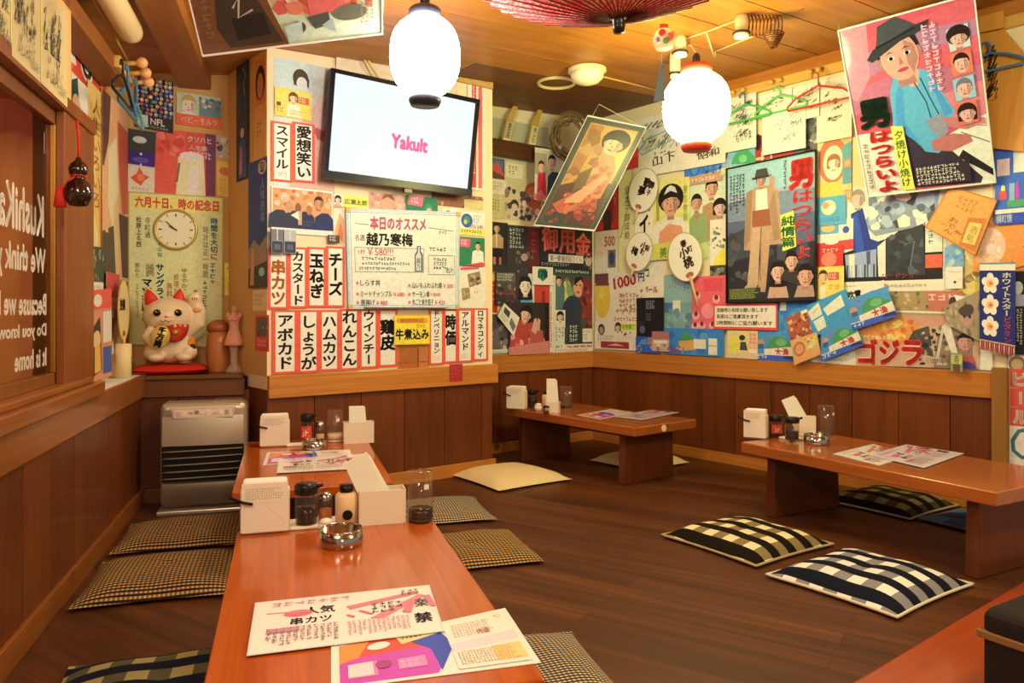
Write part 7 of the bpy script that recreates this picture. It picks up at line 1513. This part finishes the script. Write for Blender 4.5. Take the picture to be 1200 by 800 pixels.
# ------------------------------------------------------------------ hangers and peg rails
root = empty('peg_rail', CORNER + RD * 2.0 + V((0, 0, 2.635)), 0, 'pale pine rail with round wooden pegs along the top of the right wall', 'peg rail'); c = root.location
mb = MB(); mb.M = Matrix.Translation(-c); slab(mb, CORNER, RD, PR.n, 0.95, 3.6, .001, .03, 2.635, 2.70, W_PINE); mb.obj('board', root, (0, 0, 0), bevel=.003)
peg = paint('e0b45c', 'W', .45)
for px, py in ((862, 112), (874, 108), (907, 100), (917, 97), (953, 84), (963, 81), (1062, 52), (1110, 40)):
    b0 = PR.at(px, py, .03); b0.z = 2.668; mb = MB(); mb.tube([b0 - c, b0 + PR.n * .03 - c], .009, peg, 10); mb.ball(b0 + PR.n * .038 - c, .017, peg, 14); mb.obj('peg', root, (0, 0, 0))
def hanger(pl, px, py, off, W_, drop, hookh, m, hm, label, r=.0075, arch=0):
    ap = pl.at(px, py, off); root = empty('clothes_hanger', ap, 0, label, 'hanger', 'plastic clothes hangers'); d, u = pl.d, pl.up
    mb = MB()
    L, R_ = -d * W_ - u * drop, d * W_ - u * drop
    if arch: pts = [L, L * .75 + u * .02, L * .45 + u * arch, u * arch * .4, R_ * .45 + u * arch, R_ * .75 + u * .02, R_]
    else: pts = [L, L * .5 + u * .008, V((0, 0, 0)), R_ * .5 + u * .008, R_]
    body = pts + [R_ * 1.02 - u * .012, R_ * .97 - u * .028, L * .97 - u * .028, L * 1.02 - u * .012]
    mb.tube(body, r, m, 8, True); mb.obj('frame', root, (0, 0, 0))
    mb = MB(); h = hookh; rr = .022
    mb.tube([V((0, 0, 0)), u * (h - .03)] + [u * (h - .03 + rr * math.sin(t)) + d * (rr - rr * math.cos(t)) * -1 for t in (0.4, .9, 1.57, 2.2, 2.9, 3.5)], r * .8, hm, 8); mb.obj('hook', root, (0, 0, 0))
    return root
GRN = paint('4cc468', 'W', .35); GRN2 = paint('70d070', 'W', .35); BLU = paint('3c78a8', 'W', .35); REDH = paint('c03c30', 'W', .35); BLK2 = paint('201c20', 'W', .35)
hanger(PR, 873, 122, .10, .19, .085, .09, GRN, BLU, 'green plastic hanger with a blue hook nearest the right lantern')
hanger(PR, 914, 111, .07, .19, .085, .07, GRN2, GRN2, 'pale green plastic hanger behind the red one on the peg rail')
hanger(PR, 959, 101, .14, .215, .09, .10, REDH, paint('a8644c', 'W', .35), 'red plastic hanger on the peg rail', .007, .012)
hanger(PR, 1160, 62, .10, .17, .07, .07, BLU, BLU, 'blue plastic hanger at the right edge behind the big hanging film poster')
root = empty('coat_rail', Lp(3.2, -.03, 2.3), 0, 'brown coat rail with round wooden knobs running high along the left wall', 'coat rail'); c = root.location
mb = MB(); mb.M = Matrix.Translation(-c); slab(mb, Lp(0), LD, LN, 1.6, 4.22, -.122, .0, 2.285, 2.37, W_BEAM); mb.obj('board', root, (0, 0, 0), bevel=.005)
mb = MB(); mb.M = Matrix.Translation(-c); slab(mb, Lp(0), LD, LN, 3.9, 4.25, -.0, .03, 2.30, 2.36, W_PINE); mb.obj('end_block', root, (0, 0, 0), bevel=.004)
for a_, z_ in ((4.0, 2.36), (4.1, 2.34), (4.18, 2.315)):
    mb = MB(); s = Lp(a_, .03, z_ - .01) - c; e_ = Lp(a_, .11, z_) - c; mb.tube([s, e_], .012, paint('d8b050', 'W', .5), 10); mb.ball(e_, .028, paint('e8b078', 'W', .45), 16); mb.obj('knob', root, (0, 0, 0))
hanger(PL, 144, 88, .25, .2, .085, .07, BLK2, BLK2, 'black plastic hanger on the left coat rail', .007)
hanger(PL, 150, 103, .218, .2, .085, .11, BLU, BLU, 'blue plastic hanger close behind the black one on the left coat rail', .009)
hanger(PL, 160, 122, .20, .17, .07, .13, paint('58a0b0', 'W', .35), BLU, 'pale blue plastic hanger lowest of the bunch on the left coat rail', .008)

# fluorescent tube fitting, seen end on, at the top left
ta = V((-1.83, 3.70, 2.44)); td = V((.2723, -.9622, 0)); root = empty('tube_lamp', ta, 0, 'cream cylindrical lamp under the ceiling at the top left, cut by the frame', 'lamp')
mb = MB(); pts = [ta * 0 + td * .0, td * .005, td * .02, td * .06, td * 1.1, td * 1.15]; mb.tube(pts, [.02, .04, .052, .056, .056, .03], paint('ecd4a0', 'W', .35, coat=.3), 20); mb.obj('tube', root, (0, 0, 0))
mb = MB(); zc = ceil_z(ta.x, ta.y) - ta.z
for s in (.15, .95):
    mb.tube([td * s + V((0, 0, .04)), td * s + V((0, 0, zc - .05))], .012, paint('c8a868', 'W', .5), 8)
mb.obj('stem', root, (0, 0, 0))
ba = Lp(4.06, .02, 2.40); mb = MB(); mb.tube([Lp(3.1, .02, 2.47), Lp(4.1, .02, 2.40)], .008, paint('c8a868', 'W', .5), 8); o = mb.obj('hanging_rod', None, ba); tag(o, 'thin pale rod slanting above the left coat rail', 'rod')

# lacquered gourd on a red cord
gp = PL0.at(92, 226, .09); root = empty('gourd_charm', gp, 0, 'dark lacquered double gourd with red cord and tassel hanging at the left window post', 'charm')
GO = paint('2c1610', 'W', .12, coat=.8); mb = MB(); mb.lathe([(.001, -.052), (.03, -.047), (.048, -.02), (.05, .005), (.042, .032), (.022, .05), (.02, .056), (.03, .068), (.034, .085), (.028, .103), (.012, .118), (.008, .13), (.001, .132)], GO, 28); mb.obj('gourd', root, (0, 0, 0))
RC2 = paint('c82c28', 'W', .7); top = PL0.at(86, 140, .09) - gp; mb = MB(); mb.tube([V((0, 0, .12)), V((0, 0, .2)), V((top.x * .3, top.y * .3, .26)), V((0, 0, top.z))], .005, RC2, 6)
mb.tube([(.024 * math.cos(i * .7), .024 * math.sin(i * .7), .058 + .0006 * i) for i in range(20)], .004, RC2, 6); mb.tube([(.0, -.02, .06), (-.03, -.035, .02), (-.045, -.03, .0)], .004, RC2, 6); mb.obj('cord', root, (0, 0, 0))
mb = MB(); mb.lathe([(.004, .02), (.014, .01), (.016, -.01), (.022, -.055), (.001, -.055)], RC2, 14, Matrix.Translation((-.05, -.03, -.0))); mb.obj('tassel', root, (0, 0, 0))

# two wrapped paddles and a twig wreath on the far shelf
def paddle(px, py, lean, label, txt):
    s0 = PB.at(px, py, .06); s0.z = 2.437; root = empty('wooden_paddle', s0, 0, label, 'paddle', 'wooden paddles on the dark shelf'); d = PB.d; u = V((0, 0, 1)); n = PB.n
    ud = (u + d * lean).normalized(); rd = n.cross(ud)*-1
    mb = MB(); w0, w1 = .035, .05
    pts = [rd * -w0, rd * w0, rd * w1 + ud * .2, rd * (w1 * 1.05) + ud * .34, rd * .01 + ud * .37, rd * -w1 * .6 + ud * .31, rd * -w1 + ud * .2]
    pts = [d * -.035, d * .03, d * .035 + ud * .19, d * .05 + ud * .36, d * .02 + ud * .37, d * -.03 + ud * .2]
    mb.prism(pts, n * .018, paint('c8a048', 'W', .5)); mb.obj('blade', root, (0, 0, 0), bevel=.002)
    q = [d * -.03 + ud * .16, d * .04 + ud * .16, d * .04 + ud * .0, d * -.03 + ud * .0]; a = Art([s0 + p + n * .022 for p in q], 'e8e0c0', 'W', n, th=.002); a.t(txt, .25, .06, .75, .92, '3c3428', True, bold=.02); a.done('name_slip', parent=root)
    mb = MB(); mb.prism([d * -.06 + ud * .02, d * .055 + ud * .02, d * .06 + ud * .24, d * .02 + ud * .3, d * -.05 + ud * .22], n * .03, film('cellophane', 'd8c890', .18, .1), Matrix.Translation(n * -.008)); mb.obj('wrapper', root, (0, 0, 0))
paddle(591, 162, .28, 'tan wooden paddle wrapped in film, left one on the dark shelf', '吉兆'); paddle(621, 168, .25, 'tan wooden paddle wrapped in film with a white slip, right one on the dark shelf', '大入り')
wp = V((.46, 6.12, 2.50)); root = empty('twig_wreath', wp, 0, 'round brown twig bundle in clear film behind the framed lady', 'wreath'); rnd = random.Random(11); mb = MB()
for i in range(60):
    t0 = rnd.random() * 6.28; r0 = rnd.uniform(.1, .19); pts = []
    for k in range(7): t = t0 + k * .34; rr = r0 + rnd.uniform(-.012, .012); pts.append((rr * math.cos(t) * .85, rnd.uniform(-.03, .03), rr * math.sin(t)))
    mb.tube(pts, .004, paint(rnd.choice(('6c5430', '8c7440', '4c3820', 'a08850')), 'W', .7), 5)
mb.obj('twigs', root, (0, 0, 0)); mb = MB(); mb.ball((0, 0, 0), (.185, .05, .21), film('clear_film', 'b8a878', .12, .12), 24); mb.obj('film_bag', root, (0, 0, 0))

# tan board leaning high at the right edge, and a dark bag on the step
q = [PR.at(1150, 34, .03), PR.at(1186, 40, .03), PR.at(1192, 172, .03), PR.at(1156, 176, .03)]
q = PR.quad([(1146, 40), (1176, 34), (1200, 62), (1200, 178), (1148, 172)], .062)
mb = MB(); mb.prism(q, -PR.n * .02, wood('tan_board', 'c08838', 'd8a04c', (.06, .06, 1), 0, .5, tone=.8)); o = mb.obj('tan_board', None, sum(q, V((0, 0, 0))) / 5, bevel=.003); tag(o, 'tall tan wooden board with clipped corner at the upper right edge', 'board')
a = Art(PR.quad([(1148, 40), (1170, 36), (1172, 120), (1150, 124)], .066), 'c89444', 'W', PR.n, th=.001); a.sc(.1, .05, .9, .95, '3c2818', 9, 5, .03, True); a.done('scribbled_strip', 'tan paper strip with black scrawl on the tan board at the upper right', 'paper')
a = Art(PR.quad([(1147, 20), (1176, 12), (1177, 32), (1148, 38)], .08), 'd09848', 'W', PR.n, th=.012); a.done('wood_block', 'small pale wooden block above the tan board at the upper right', 'block')
bp = V((1.5, 2.12, .012)); root = empty('shoulder_bag', bp, .55, 'dark fabric bag with a tan band on the step board at the bottom right', 'bag')
DK = paint('221e1e', 'W', .85); mb = MB(); mb.box((0, 0, .14), (.36, .22, .28), DK); o = mb.obj('body', root, (0, 0, 0), bevel=.035, seg=4)
mb = MB(); mb.box((0, 0, .205), (.372, .232, .022), paint('8c6c40', 'W', .6)); mb.obj('band', root, (0, 0, 0), bevel=.004)
mb = MB(); mb.tube([(-.12, 0, .27), (-.08, .0, .32), (.0, .0, .34), (.08, 0, .32), (.12, 0, .27)], .012, DK, 8); mb.obj('handle', root, (0, 0, 0))

# ------------------------------------------------------------------ light and camera
def point(name, loc, col, w, r):
    l = bpy.data.lights.new(name, 'POINT'); l.energy = w; l.color = col; l.shadow_soft_size = r; o = bpy.data.objects.new(name, l); C.objects.link(o); o.location = loc
# unseen fill lights added behind and beside the viewer to brighten the room
point('added_fill_light', (-.75, .9, 2.1), (1, .82, .6), 50, .18)
point('added_fill_light', (1.9, 1.6, 2.2), (1, .95, .5), 90, .18)
point('added_fill_light', (.6, -1.4, 2.1), (1, .82, .58), 45, .18)
point('added_pink_light', tuple(Lp(2.2, -.4, 1.85)), (1, .35, .55), 3, .1)  # pink light added outside the window to tint the boards behind the glass
w = bpy.data.worlds.new('World'); bpy.context.scene.world = w; w.use_nodes = True
bg = w.node_tree.nodes['Background']; bg.inputs['Color'].default_value = (1, .78, .52, 1); bg.inputs['Strength'].default_value = .3
cam = bpy.data.cameras.new('camera'); co = bpy.data.objects.new('camera', cam); C.objects.link(co); co.location = EYE; co.rotation_euler = (PI / 2, 0, 0)
cam.sensor_width = 36; cam.lens = 36 * F / 1200; cam.shift_y = -(400 - HY) / 1200; cam.clip_start = .05
sc = bpy.context.scene; sc.camera = co
sc.view_settings.view_transform = 'Standard'; sc.view_settings.look = 'None'; sc.view_settings.exposure = .32; sc.view_settings.gamma = 1; sc.view_settings.use_curve_mapping = False
sc.cycles.max_bounces = 8; sc.cycles.sample_clamp_indirect = 6
